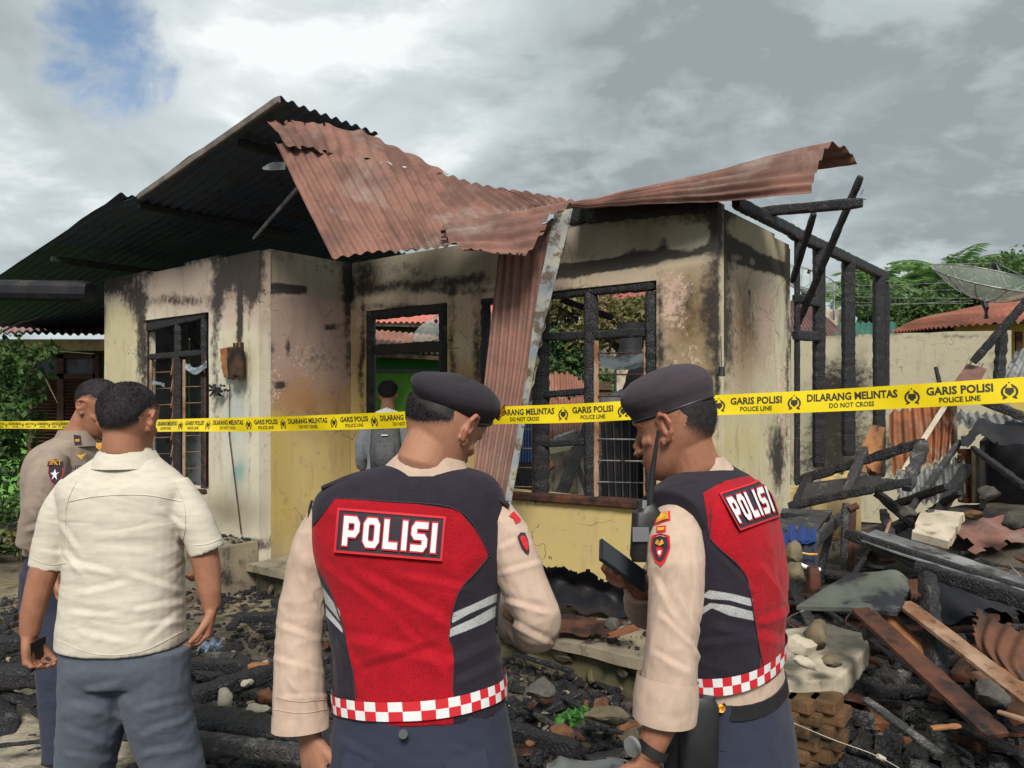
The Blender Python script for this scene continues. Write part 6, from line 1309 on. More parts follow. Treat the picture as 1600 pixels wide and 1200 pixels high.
for tx, sz, xs_, bo in (('DILARANG MELINTAS', .036, .80, .0011), ('DO NOT CROSS', .0235, .74, .0005), ('GARIS POLISI', .036, .80, .0011), ('POLICE LINE', .0235, .74, .0005)):
    V_, F_, w = flat2d(None, lambda u, v: (u, v), None, None, None, text=tx, size=sz, xs=xs_, bold=bo); words[tx] = (np.array(V_), F_, w)
def put_word(tx, s_c, v0, fit, name='lettering'):
    V_, F_, w = words[tx]; k = fit / w
    mk(name, [onT(s_c + (u - w / 2) * k, v0 + v) for u, v in V_], F_, ink, tape, smooth=False)
def ringpoly(r, w, a0, a1, n=12, sx=1.): return [(sx * r * math.cos(a), r * math.sin(a)) for a in np.linspace(R(a0), R(a1), n)] + [(sx * (r - w) * math.cos(a), (r - w) * math.sin(a)) for a in np.linspace(R(a1), R(a0), n)]
def emblem(s_c):
    m_ = MB()
    def pl(poly): k = [onT(s_c + x, y - .004, .0012) for x, y in poly]; V_, F_, _ = flat2d([poly], lambda u, v: onT(s_c + u, v - .004), None, None, None); m_.add(V_, F_)
    pl([(-.011, .012), (.011, .012), (.012, -.002), (0, -.013), (-.012, -.002)])
    for q in (-1, 1):
        pl([(q * x, y) for x, y in ringpoly(.023, .006, 70, -60, 10)]) if q > 0 else pl([(q * x, y) for x, y in reversed(ringpoly(.023, .006, 70, -60, 10))])
        pl([(q * .006, -.018), (q * .018, -.024), (q * .020, -.019), (q * .008, -.014)][::q])
    for x, y in ((-.007, .022), (.007, .022), (0, .029)): pl([(x + .0028 * math.cos(a), y + .0028 * math.sin(a)) for a in np.linspace(0, 2 * math.pi, 6)[:-1]])
    return m_.mk('emblem', ink, tape)
ND, NG = .378, .272; per = ND + NG; k0 = S0
n_lo = int((k0 - .3) // per); n_hi = int((AL[-1] - k0) // per)
for k in range(-n_lo, n_hi + 1):
    e1_ = k0 + k * per                  # emblem, then GARIS POLISI, emblem, DILARANG MELINTAS
    if e1_ < AL[-1] - .06 and e1_ > .1: emblem(e1_)
    for c_, w_, a_, b_ in ((e1_ + NG / 2, NG - .085, 'GARIS POLISI', 'POLICE LINE'),):
        if .2 < c_ < AL[-1] - .2: put_word(a_, c_, .000, w_); put_word(b_, c_, -.0265, w_ * .62)
    if .1 < e1_ + NG < AL[-1] - .06: emblem(e1_ + NG)
    c_ = e1_ + NG + ND / 2
    if .25 < c_ < AL[-1] - .25: put_word('DILARANG MELINTAS', c_, .000, ND - .085); put_word('DO NOT CROSS', c_, -.0265, .145)
def gz(x, y): return float(np.exp(-((x - 3.7) / 1.5) ** 2 - ((y - 5.3) / 1.7) ** 2) * .55)
# ---------------------------------------------------------------- debris
def rock(name, c, size, mat, label=None, cat='stone', seed=0, sub=3, cuts=7, parent=None, group=None):
    bm = bmesh.new(); bmesh.ops.create_icosphere(bm, subdivisions=sub, radius=1); V = np.array([tuple(v.co) for v in bm.verts]); Fc = [tuple(v.index for v in f.verts) for f in bm.faces]; bm.free()
    g = np.random.RandomState(seed)
    for _ in range(cuts + 5):
        n = g.normal(size=3); n /= np.linalg.norm(n); h = g.uniform(.5, .82); d = V @ n; V = V - n * np.maximum(0, d - h)[:, None] * .9
    V = V * (1 + (fbm(V, 2.6, 5, seed) - .5)[:, None] * .5)
    size = tuple(q * (.8 if label and cat == 'stone' else 1) for q in size) if isinstance(size, tuple) else size
    sz = np.array(size if isinstance(size, tuple) else (size, size * .9, size * .7)) / 2; a = g.uniform(0, 6.28); rot = np.array([[math.cos(a), -math.sin(a), 0], [math.sin(a), math.cos(a), 0], [0, 0, 1]])
    W_ = (V * sz) @ rot.T + np.array(tuple(c)) + np.array([0, 0, sz[2] * .8]); o = mk(name, W_, Fc, M[mat], parent, True, sharp=35)
    if label: tag(o, label, cat, group)
    return o
def obb(name, c, ex, ey, sx, sy, sz, mat, label, cat, seed=0, rag=.12, parent=None):
    """a rough-edged slab or block lying along ex / ey"""
    ex = Vector(ex).normalized(); ey = Vector(ey); ey = (ey - ex * ey.dot(ex)).normalized(); ez = ex.cross(ey); n = 14; c = Vector(c); g = random.Random(seed); rings_ = []
    for k, (z, s_) in enumerate(((-1, .97), (-.8, 1), (.8, 1), (1, .97))):
        ring = []
        for j in range(n * 2):
            a = 2 * math.pi * j / (n * 2); q = 9; x = math.copysign(abs(math.cos(a)) ** (2 / q), math.cos(a)); y = math.copysign(abs(math.sin(a)) ** (2 / q), math.sin(a)); w = 1 - rag * random.Random(seed * 99 + j).random()
            ring.append(c + ex * (x * s_ * w * sx / 2) + ey * (y * s_ * w * sy / 2) + ez * (z * sz / 2))
        rings_.append(ring)
    o = mk(name, *loft(rings_), M[mat], parent, False); tag(o, label, cat); return o
def T_(o, label, cat, group=None): return tag(o[0] if isinstance(o, list) else o, label, cat, group)

# ---- ruined side room and heap on the right
fr = thing('fallen_window', 'charred window frame lying tilted on the rubble beside the yellow wall', 'window frame', P(1340, 800, 5.2))
beam('stile', P(1243, 752, 5.7), P(1446, 690, 5.1), .07, .085, M['char'], fr, seed=1, rough=.3); beam('stile', P(1234, 790, 5.35), P(1425, 752, 4.85), .10, .07, M['char'], fr, seed=2, rough=.3)
beam('rail', P(1416, 764, 4.85), P(1443, 692, 5.1), .10, .07, M['char2'], fr, seed=3, rough=.35); beam('rail', P(1320, 775, 5.1), P(1352, 700, 5.4), .075, .06, M['char2'], fr, seed=4, rough=.3); beam('rail', P(1243, 792, 5.4), P(1266, 742, 5.65), .08, .06, M['char'], fr, seed=5)
sheet('panel_board', [[P(1262, 748, 5.55), P(1330, 742, 5.35), P(1345, 740, 5.3)], [P(1246, 792, 5.30), P(1330, 772, 5.05), P(1418, 750, 4.9)]], 0, 0, M['char2'], fr, nv=8, th=.02, rag=(.02, .1, .25, .0), rough=.006, flip=True)
tb_ = thing('burnt_table', 'burnt wooden table standing behind the right officer among the debris', 'table', P(1290, 900, 4.6))
sheet('table_top', [[P(1222, 800, 4.95), P(1300, 803, 4.95)], [P(1210, 832, 4.45), P(1272, 838, 4.45)]], 0, 0, M['char2'], tb_, nv=6, th=.025, rough=.004)
beam('table_edge', P(1222, 806, 4.7), P(1302, 812, 4.95), .03, .05, M['char'], tb_); beam('apron', P(1272, 848, 4.45), P(1322, 800, 4.95), .03, .09, M['char2'], tb_, up=(0, 0, 1))
for k, (x, y, d, m_) in enumerate(((1322, 786, 4.6, 'char2'), (1332, 790, 4.6, 'wood_br'))): beam('leg', P(x, y, d), P(x - 4, 890, d - .02), .045, .04, M[m_], tb_, up=(0, 1, 0), rough=.08)
beam('leg', P(1300, 806, 4.9), P(1280, 905, 4.8), .05, .05, M['char'], tb_, up=(0, 1, 0)); rod('round_knob', [P(1326, 796, 4.58), P(1340, 790, 4.58)], .02, M['wood_br'], tb_, 10)
M['blue'] = cloth('blue_fabric', srgb(40, 66, 130), srgb(30, 50, 106), 700, .2)
cl_ = thing('clothing_bundle', 'bundle of blue clothing with a yellow stripe hanging over the burnt table', 'clothes', P(1255, 880, 4.3))
sheet('blue_shirt', [[P(1222, 822, 4.5), P(1250, 822, 4.5), P(1276, 828, 4.45)], [P(1224, 840, 4.35), P(1248, 842, 4.3), P(1276, 838, 4.33)], [P(1228, 850, 4.3), P(1250, 850, 4.28), P(1276, 846, 4.3)]], 3, .012, M['blue'], cl_, nv=14, per=8, th=.006, rough=.03, flip=True)
sheet('navy_sleeve', [[P(1246, 844, 4.33), P(1276, 840, 4.33)], [P(1252, 884, 4.28), P(1280, 886, 4.28)]], 2, .008, M['navy'], cl_, nv=14, per=8, th=.006, rough=.02, flip=True); rod('yellow_stripe', [P(1249, 863, 4.25), P(1264, 866, 4.24), P(1277, 866, 4.25)], .006, M['gold'], cl_, 6); rod('white_stripe', [P(1250, 882, 4.24), P(1266, 889, 4.23), P(1281, 890, 4.24)], .012, M['patch_white'], cl_, 8)
T_(beam('wooden_block', P(1270, 886, 4.2), P(1272, 926, 4.2), .07, .07, M['wood_br'], up=(0, 1, 0), rough=.06), 'reddish brown upright block beneath the blue clothing', 'block')
rock('broken_plaster', P(1236, 880, 4.25), (.16, .12, .16), 'stone', 'rough beige lump of plaster under the blue clothing', 'rubble', 3); rock('broken_plaster', P(1243, 905, 4.2), (.12, .1, .14), 'stone', 'smaller beige lump directly below the plaster lump and clothing', 'rubble', 4)
# long zinc covered board
ls = thing('long_board', 'long charred board with torn pale zinc on top, slanting down to the right edge', 'board', P(1480, 900, 4))
sheet('zinc_cover', [[P(1362, 822, 4.6), P(1460, 850, 4.25), P(1560, 884, 3.95), P(1680, 922, 3.65)], [P(1332, 838, 4.35), P(1430, 872, 4.05), P(1550, 908, 3.75), P(1680, 950, 3.45)]], 0, 0, M['galv'], ls, nv=8, th=.008, rag=(.04, 0, .25, 0), rough=.012, flip=True)
beam('timber', P(1322, 834, 4.4), P(1690, 955, 3.5), .05, .07, M['char'], ls, seed=2, rough=.12)
# bent grey panel
bp_ = T_(sheet('bent_sheet', [[P(1326, 894, 3.95), P(1368, 892, 3.85), P(1400, 890, 3.8), P(1424, 908, 3.75)], [P(1285, 920, 3.8), P(1345, 922, 3.7), P(1390, 925, 3.62), P(1418, 930, 3.6)], [P(1244, 946, 3.65), P(1325, 948, 3.55), P(1365, 952, 3.48), P(1402, 956, 3.46)]], 0, 0, surf('scorched_grey_laminate', srgb(96, 100, 92), srgb(66, 70, 66), 5, .6, 50, .3, .003, 0, (.02, .02, .025), 4, (.52, .6)), None, nv=16, th=.02, rag=(0, .03, .03, 0), rough=.015, flip=True), 'grey-green scorched bent panel lying across the heap beside the right officer', 'panel')
# long boards foreground right
T_(beam('brown_board', P(1345, 952, 3.5), P(1560, 1150, 2.75), .115, .022, M['wood_br'], seed=3, rough=.06, n=30, sq=9), 'long dark brown board sloping down to the bottom right, left of the pale one', 'board')
T_(beam('pale_board', P(1412, 942, 3.6), P(1650, 1125, 2.8), .10, .022, M['wood_pale'], seed=4, rough=.06, n=30, sq=9), 'long pale peeling board sloping down to the right edge', 'board')
T_(beam('orange_board', P(1380, 955, 3.7), P(1465, 1050, 3.3), .09, .02, M['wood_or'], seed=5, rough=.08, sq=9), 'short orange-brown board under the bent grey panel', 'board')
T_(sheet('broken_board', [[P(1418, 905, 3.75), P(1450, 900, 3.7)], [P(1425, 940, 3.6), P(1465, 935, 3.6)]], 0, 0, M['wood_br'], None, nv=16, th=.015, rag=(.05, .05, .1, .35), seed=5, flip=True), 'jagged orange splintered board end beside the bent grey panel', 'board')
T_(sheet('rusty_sheet', [[P(1512, 944, 3.6), P(1600, 985, 3.3), P(1700, 1030, 3.1)], [P(1508, 985, 3.45), P(1580, 1030, 3.15), P(1690, 1090, 2.95)], [P(1525, 1015, 3.35), P(1600, 1068, 3.0), P(1690, 1120, 2.8)]], 7, .007, rustmat('dark_rust', srgb(112, 74, 56), srgb(74, 54, 46), srgb(130, 112, 96), .5), None, nv=20, per=10, rag=(.2, 0, .06, .06), seed=6, flip=True), 'brown rusted sheet lying at the right edge under the charred beam', 'metal sheet')
T_(beam('charred_beam', P(1432, 886, 3.9), P(1690, 968, 3.3), .07, .09, M['char'], seed=7, rough=.25), 'thick charred beam running to the right edge below the zinc-topped board', 'beam')
T_(beam('charred_beam', P(1450, 900, 3.7), P(1466, 1060, 3.3), .10, .09, M['char'], seed=8, rough=.3, up=(0, 1, 0)), 'charred stump standing between the brown and pale boards', 'beam')
T_(beam('grey_lath', P(1352, 1092, 3.0), P(1468, 1178, 2.65), .05, .018, M['char2'], seed=9, rough=.2), 'thin ashy lath on the dark ground below the brown board', 'lath')
T_(beam('orange_chip', P(1455, 1138, 2.8), P(1500, 1134, 2.8), .03, .015, M['wood_or'], seed=9, rough=.2), 'small orange wood chip near the foot of the brown board', 'wood chip')
T_(beam('pale_lath', P(1560, 1112, 2.8), P(1680, 1150, 2.6), .03, .015, M['wood_pale'], seed=9, rough=.1), 'pale lath at the lower right edge', 'lath')
rock('mossy_stone', P(1545, 1100, 2.95), (.26, .2, .14), 'rock_dk', 'dark dusty stone in front of the pale board at the bottom right', 'stone', 41)
# broken slab, stones and pier
sl_ = thing('broken_slab', 'pale broken porch slab end on a brick pier beside the right officer', 'concrete slab', P(1270, 1180, 3.2))
def prism(name, pts, th, mat, parent, voxel=.014, amp=.012, seed=0):
    top = [Vector(p) for p in pts]; o, *_ = fuse(name, [loft([[p - Vector((0, 0, th)) for p in top], top])], voxel, 1, mat, parent, None, lambda V, N: (fbm(V, 9, 4, seed) - .5) * amp * 2)
    return o
prism('slab_top', [G(x, y, .42) for x, y in ((1190, 1060), (1250, 1063), (1308, 1060), (1330, 1040), (1358, 1006), (1350, 990), (1290, 972), (1215, 985))], .12, M['concrete_pale'], sl_, seed=2)
M['old_brick'] = surf('eroded_brick', srgb(108, 80, 54), srgb(70, 56, 40), 8, .95, 40, .9, .01, 0, srgb(56, 46, 34), 10, (.5, .66))
prism('mortar_core', [G(x, y, .29) for x, y in ((1212, 1108), (1296, 1108), (1306, 1060), (1220, 1055))], .32, surf('old_mortar', srgb(112, 84, 56), srgb(78, 62, 44), 6, .95, 40, .8, .01), sl_, amp=.03)
for k in range(7):
    for j in range(3): obb('brick', P(1220 + j * 36 + (k % 2) * 14 - k * 1.5, 1096 + k * 19, 3.35 - .0 * j) + Vector(E1) * 0 - Vector(E2) * (.0), E1, E2, .112, .16, .052, 'old_brick', None, None, k * 3 + j, .05, sl_)
for k, (x, y, d, s_, l) in enumerate(((1250, 1024, 3.4, (.16, .12, .12), 'white plaster chunk on the broken slab next to the right officer'), (1276, 1018, 3.45, (.17, .14, .17), 'rough brown mortar lump standing on the broken slab'), (1262, 1044, 3.28, (.18, .1, .05), 'flat pale chip at the front edge of the broken slab'), (1300, 1040, 3.34, (.12, .09, .06), 'small beige crumb at the right end of the broken slab'))): rock('plaster_chunk', P(x, y, d), s_, ('concrete_pale', 'stone', 'concrete_pale', 'stone')[k], l, 'rubble', 60 + k, cuts=10)
rock('char_lump', P(1356, 1000, 3.5), (.07, .06, .1), 'rock_dk', 'small black lump at the right corner of the broken slab', 'rubble', 66)
# middle distance heap
T_(sheet('orange_sheet', [[P(1386, 646, 6.6), P(1440, 630, 6.6), P(1492, 622, 6.5)], [P(1386, 690, 6.3), P(1445, 680, 6.2), P(1490, 668, 6.2)], [P(1392, 742, 5.9), P(1446, 728, 5.9), P(1484, 716, 5.9)]], 7, .022, M['rust3'], None, nv=20, per=10, rag=(.06, .06, .04, .08), seed=11, flip=True), 'orange rusted corrugated sheet leaning behind the charred frame', 'metal sheet')
T_(beam('white_batten', P(1412, 735, 5.8), P(1478, 632, 6.3), .05, .015, M['concrete_pale'], rough=.1), 'white batten lying diagonally across the orange sheet', 'batten')
T_(sheet('blue_grey_sheet', [[P(1392, 742, 5.8), P(1510, 712, 5.8)], [P(1400, 792, 5.4), P(1512, 775, 5.3)]], 8, .02, M['galv'], None, nv=12, per=10, rag=(.1, .05, .1, .05), seed=12, flip=True), 'blue-grey corrugated sheet below the orange sheet', 'metal sheet')
T_(sheet('pale_sheet', [[P(1490, 640, 6.2), P(1620, 655, 5.8)], [P(1494, 668, 6.0), P(1650, 690, 5.6)]], 9, .018, M['galv'], None, nv=8, per=10, rag=(.05, 0, .1, .3), seed=13, flip=True), 'pale corrugated scrap draped above the black hollow at the right', 'metal sheet')
T_(sheet('brown_board_sheet', [[P(1514, 562, 6.6), P(1546, 570, 6.4)], [P(1480, 610, 6.2), P(1520, 625, 6.0)]], 0, 0, M['rust'], None, nv=8, rag=(.05, .05, .2, .1), seed=14, flip=True), 'small reddish board propped under the slanting black pole', 'board')
T_(beam('charred_pole', P(1520, 566, 6.4), P(1612, 462, 6.2), .07, .08, M['char'], seed=21, rough=.2), 'thick black pole slanting up to the right edge above the tape', 'pole')
T_(beam('charred_post', P(1566, 516, 6.6), P(1560, 606, 6.5), .09, .09, M['char'], seed=22, up=(0, 1, 0), rough=.25), 'burnt post standing in front of the ochre house at right', 'post')
T_(sheet('zinc_sheet', [[P(1588, 548, 6.9), P(1700, 540, 6.8)], [P(1560, 600, 6.4), P(1700, 605, 6.2)]], 8, .02, M['galv'], None, nv=8, per=10, seed=23, flip=True), 'clean bluish zinc sheet at the right edge just above the tape', 'metal sheet')
T_(beam('charred_pole', P(1502, 612, 6.0), P(1640, 668, 5.4), .06, .08, M['char2'], seed=24, rough=.2), 'ashy pole crossing just below the tape at the right edge', 'pole')
T_(beam('grey_pipe', P(1490, 626, 6.4), P(1491, 700, 6.2), .045, .045, M['wood_pale'], up=(0, 1, 0), rough=.08), 'thin pale upright pole right of the orange sheet', 'pole')
T_(beam('charred_pole', P(1462, 574, 6.6), P(1470, 606, 6.5), .035, .035, M['char'], up=(0, 1, 0), rough=.2), 'short burnt stick poking up above the tape', 'stick')
ho = thing('burnt_cupboard', 'blackened hollow cupboard at the right edge under a sagging black sheet', 'cupboard', P(1580, 800, 5.6))
quad('back_panel', [P(1545, 790, 5.9), P(1690, 790, 5.6), P(1690, 680, 5.6), P(1545, 680, 5.9)], M['soot_metal'], ho); quad('side_panel', [P(1538, 795, 5.5), P(1546, 790, 5.9), P(1546, 682, 5.9), P(1538, 690, 5.5)], M['soot_metal'], ho, th=.03)
sheet('sagging_sheet', [[P(1498, 678, 5.6), P(1545, 652, 5.8), P(1620, 668, 5.6), P(1700, 700, 5.5)], [P(1500, 700, 5.3), P(1545, 690, 5.4), P(1620, 712, 5.2), P(1700, 740, 5.1)]], 3, .03, M['soot_metal'], ho, nv=10, per=16, rag=(.05, 0, .1, .25), flip=True)
bk = thing('brick_pier', 'stub of an orange brick pier beside the blackened cupboard', 'brick pier', P(1520, 785, 5.7))
for k in range(9):
    for j in range(2): obb('brick', P(1508 + j * 15, 781 - k * 9.4, 5.75), (1, .1, 0), (-.1, 1, 0), .07, .1, .042, 'brick', None, None, k * 2 + j, .2, bk)
quad('plaster_face', [P(1524, 785, 5.65), P(1540, 785, 5.65), P(1540, 702, 5.65), P(1524, 702, 5.65)], M['concrete_pale'], bk, th=.05)
T_(sheet('tilted_slab', [[P(1442, 806, 4.9), P(1508, 812, 4.7)], [P(1424, 842, 4.55), P(1484, 858, 4.4)]], 0, 0, M['concrete_pale'], None, nv=10, th=.05, rough=.01, rag=(.03, .03, .03, .03)), 'flat square concrete slab with soot lying above the zinc-topped board', 'concrete slab')
ST = [(1378, 872, 4.25, (.20, .16, .2), 'stone', 'rounded beige stone standing behind the grey bent panel'), (1520, 800, 4.8, (.15, .13, .1), 'old_brick', 'brown stone beside the flat square slab'), (1556, 836, 4.5, (.22, .18, .12), 'rock_dk', 'dark stone at the right edge above the zinc-topped board'),
      (1500, 868, 4.2, (.22, .16, .08), 'rock_dk', 'dark flat stone half under the zinc-topped board'), (1470, 935, 3.8, (.2, .16, .1), 'moss', 'mossy green stone under the zinc-topped board near the right edge'), (1585, 870, 4.1, (.14, .12, .1), 'concrete_pale', 'white rounded lump at the right edge next to the board'),
      (1420, 795, 4.9, (.16, .12, .1), 'rock_dk', 'dark stone between the frame and the square slab'), (1545, 770, 5.0, (.2, .2, .14), 'rock_dk', 'sooty stone below the blackened cupboard'), (1590, 815, 4.7, (.3, .2, .16), 'rock_dk', 'large sooty stone at the right edge in front of the cupboard')]
def rest(x, y, d):
    """first point of the heap's surface on the sight line"""
    q = d - 1.2
    while q < 7.6:
        p = P(x, y, q)
        if p.z <= gz(p.x, p.y) + .07: return p, q / d
        q += .03
    return P(x, y, d), 1
for k, (x, y, d, s_, m_, l) in enumerate(ST):
    p_, f_ = rest(x, y + 12, d); rock('stone', p_, tuple(q * f_ for q in s_), m_, l, 'stone', 80 + k, cuts=5)
def tangle(name, label, n, cx, cy, sx, sy, z0, seed, L=(.25, .9)):
    g = random.Random(seed); t_ = thing(name, label, 'timber', (cx, cy, z0))
    for k in range(n):
        x, y = g.gauss(cx, sx), g.gauss(cy, sy); z = gz(x, y) + z0 + g.uniform(.0, .14); l = g.uniform(*L); az = g.gauss(-.7, .9); el = g.gauss(.05, .22); dv = Vector((math.cos(az) * math.cos(el), math.sin(az) * math.cos(el), math.sin(el))) * l / 2
        c = Vector((x, y, z)); w = g.choice((.03, .04, .06, .09, .12)); beam('timber', c - dv, c + dv, w, min(w, g.uniform(.015, .06)), M[g.choice(('char', 'char', 'char2', 'char', 'wood_br'))], t_, seed=k + seed, rough=.35, n=8)
    return t_
tangle('lumber_pile', 'jagged pile of charred boards in front of the low yellow wall', 70, 2.6, 5.1, .45, .7, .06, 5)
tangle('lumber_pile', 'jagged pile of charred boards at the right under the zinc-topped board', 110, 3.2, 4.7, .7, .8, .04, 6)
tangle('lumber_pile', 'burnt sticks scattered on the ash around the foreground planks at the right', 45, 2.1, 3.1, .5, .35, .02, 7, (.1, .45))
tangle('lumber_pile', 'burnt sticks lying on the ash between the left men and the porch', 60, -1.3, 4.6, .9, .6, .02, 8, (.1, .6))
tangle('lumber_pile', 'burnt sticks in the gap between the two vested officers', 30, .5, 3.5, .35, .35, .02, 9, (.1, .4))
for k, (x, y, w, m_) in enumerate(((2.75, 4.5, .5, 'soot_metal'), (3.3, 4.1, .6, 'soot_metal'), (2.5, 3.6, .4, 'rust3'), (3.5, 5.2, .6, 'rust'), (2.95, 5.6, .5, 'soot_metal'))):
    z = gz(x, y) + .12; T_(sheet('bent_sheet', [[(x - w, y, z + .1), (x, y + .1, z + .22), (x + w, y, z + .05)], [(x - w, y - .4, z), (x, y - .35, z + .08), (x + w * .9, y - .4, z - .03)]], 6, .012, M[m_], None, nv=10, per=8, rag=(.2, .2, .2, .3), seed=300 + k, rough=.06, flip=True), ('buckled black sheet below the fallen window frame', 'buckled black sheet under the right end of the zinc-topped board', 'small rusted sheet scrap among the planks at the right', 'rusty buckled sheet in front of the blackened cupboard', 'buckled black sheet at the foot of the orange sheet')[k], 'metal sheet')
ch = thing('burnt_lumber', 'tangle of thin charred timbers lying between the frame and the cupboard', 'timber', P(1440, 800, 5))
for k, (a_, b_, w) in enumerate([((1500, 690), (1420, 800), .05), ((1510, 730), (1450, 830), .08), ((1395, 790), (1480, 760), .06), ((1380, 800), (1400, 860), .07), ((1370, 770), (1430, 820), .08), ((1420, 820), (1500, 770), .05), ((1385, 835), (1455, 800), .06), ((1520, 700), (1600, 760), .05), ((1440, 770), (1400, 830), .05), ((1540, 850), (1575, 905), .08), ((1360, 860), (1330, 905), .04)]):
    beam('timber', P(*a_, 5.6 - .1 * (k % 5)), P(*b_, 5.0 - .1 * (k % 4)), w, w, M['char' if k % 3 else 'char2'], ch, seed=k, rough=.3)
T_(beam('broken_white_stick', P(1392, 812, 4.7), P(1378, 850, 4.5), .02, .012, M['wood_pale']), 'thin pale splinter above the rounded beige stone', 'splinter')
# panels of ceiling board inside the low wall
T_(sheet('ceiling_board', [[P(1360, 662, 6.6), P(1384, 668, 6.6)], [P(1330, 735, 6.4), P(1380, 740, 6.4)]], 0, 0, M['wood_or'], None, nv=8, rag=(.1, .05, .1, .05), seed=31, flip=True), 'scorched tan board leaning between the last two charred posts', 'board')
T_(sheet('burnt_paper', [[P(1352, 724, 5.5), P(1376, 745, 5.4)], [P(1356, 742, 5.45), P(1378, 760, 5.35)]], 1, .02, M['wood_br'], None, nv=8, rag=(.1, .1, .2, .2), seed=32), 'curled brown scrap hanging in front of the low yellow wall', 'scrap')
# ---- left and middle ground
T_(beam('charred_beam', P(296, 1036, 4.0), P(392, 1042, 3.85), .075, .06, M['char'], seed=41, rough=.15), 'charred stick ending in raw orange wood, right of the cream-shirted man', 'timber')
T_(beam('orange_wood_end', P(390, 1042, 3.85), P(418, 1043, 3.82), .055, .045, M['wood_or'], seed=42, rough=.06), 'raw orange broken wood end on the charred stick', 'wood')
T_(beam('charred_beam', P(290, 1092, 3.5), P(424, 1050, 3.75), .11, .09, M['char'], seed=43, rough=.2), 'thick charred beam slanting behind the pale rubble', 'beam')
T_(beam('charred_beam', P(-120, 1060, 3.9), P(280, 1050, 3.85), .16, .12, M['char'], seed=44, rough=.16), 'thick charred beam lying behind the cream-shirted man', 'beam')
T_(beam('charred_beam', P(-160, 1010, 4.3), P(200, 1000, 4.4), .12, .1, M['char'], seed=45, rough=.2), 'charred beam at the far left behind the officer\'s legs', 'beam')
bb = thing('long_charred_beam', 'long glossy charred beam across the foreground between the two left figures', 'beam', P(350, 1150, 3.0))
beam('beam_core', P(170, 1108, 3.35), P(620, 1180, 2.75), .17, .13, M['char'], bb, seed=46, rough=.1, n=40); beam('pale_lath', P(296, 1103, 3.3), P(366, 1110, 3.2), .03, .012, M['concrete_pale'], bb)
beam('beam_edge', P(150, 1136, 3.1), P(600, 1196, 2.65), .07, .07, M['char2'], bb, seed=47, rough=.12, n=40)
T_(beam('charred_beam', P(380, 965, 5.0), P(470, 962, 4.95), .08, .07, M['char'], seed=48, rough=.2), 'short charred beam in front of the plinth', 'beam')
T_(beam('charred_beam', P(796, 1140, 3.1), P(905, 1172, 2.9), .07, .07, M['char'], seed=49, rough=.25), 'charred beam on the ground between the two vested officers', 'beam')
GS = [(352, 1108, 3.35, (.12, .09, .12), 'concrete_pale', 'upright pale rubble chunk right of the cream-shirted man'), (400, 1118, 3.3, (.16, .12, .06), 'concrete_pale', 'flat pale rubble piece near the middle officer\'s sleeve'), (418, 1098, 3.4, (.1, .08, .08), 'brick', 'pinkish brick fragment beside the middle officer\'s cuff'), (388, 1072, 3.6, (.08, .06, .04), 'concrete_pale', 'thin pale chip behind the pale rubble'),
      (840, 1090, 3.6, (.2, .16, .1), 'rock_dk', 'dark block at the foot of the porch'), (875, 1150, 3.1, (.16, .1, .06), 'brick', 'clay brick fragment lying by the small green plant'), (830, 1165, 3.0, (.07, .06, .03), 'brick', 'small reddish rubble piece at the bottom between the officers'), (950, 1130, 3.2, (.2, .14, .08), 'stone', 'flat stone left of the right officer\'s arm'), (985, 1165, 3.0, (.12, .1, .08), 'stone', 'yellowish stone beside the wristwatch'), (215, 1120, 3.1, (.2, .14, .05), 'stone', 'flat pale stone seen between the jeans legs'), (305, 908, 5.6, (.2, .14, .1), 'brick', 'brick-coloured lump beside the plinth')]
for k, (x, y, d, s_, m_, l) in enumerate(GS): rock('rubble_chunk', P(x, y, d), s_, m_, l, 'rubble', 120 + k, cuts=9)
T_(sheet('blue_ash_scrap', [[P(308, 1000, 4.3), P(355, 992, 4.3)], [P(300, 1020, 4.1), P(350, 1016, 4.1)]], 3, .012, surf('bluish_foil', srgb(120, 140, 160), srgb(60, 70, 86), 20, .5), None, nv=10, rag=(.3, .3, .4, .4), seed=51, flip=True), 'crumpled bluish scrap on the ash beside the cream-shirted man\'s hand', 'scrap')
T_(sheet('pale_blue_scrap', [[P(850, 1184, 2.95), P(890, 1178, 2.95), P(985, 1186, 2.95)], [P(846, 1202, 2.8), P(900, 1205, 2.8), P(990, 1215, 2.8)]], 2, .01, M['galv'], None, nv=10, rag=(.1, .1, .3, .1), seed=52, flip=True), 'pale blue-white metal scrap at the bottom edge between the officers', 'scrap')
# porch: curled black sheet, rust scrap, block, bricks in the platform face
T_(sheet('curled_sheet', [[P(836, 870, 4.95), P(870, 876, 5.0), P(910, 884, 5.0), P(955, 900, 5.0), P(985, 922, 4.95)], [P(820, 900, 5.0), P(860, 905, 5.15), P(905, 915, 5.2), P(950, 930, 5.15), P(990, 950, 5.0)], [P(800, 930, 4.85), P(850, 945, 4.9), P(900, 955, 4.9), P(950, 962, 4.85), P(1000, 968, 4.8)]], 4, .02, M['soot_metal'], None, nv=20, per=14, rag=(0, .1, .22, 0), rough=.05, seed=53, flip=True), 'large curled black sheet lying on the porch with a ragged upper edge', 'metal sheet')
T_(sheet('scorched_card', [[P(975, 920, 4.6), P(1002, 915, 4.55)], [P(980, 968, 4.6), P(1000, 962, 4.55)]], 0, 0, M['wood_or'], None, nv=8, rag=(.1, .1, .2, .3), seed=54), 'torn yellowish scorched board beside the phone hand', 'board')
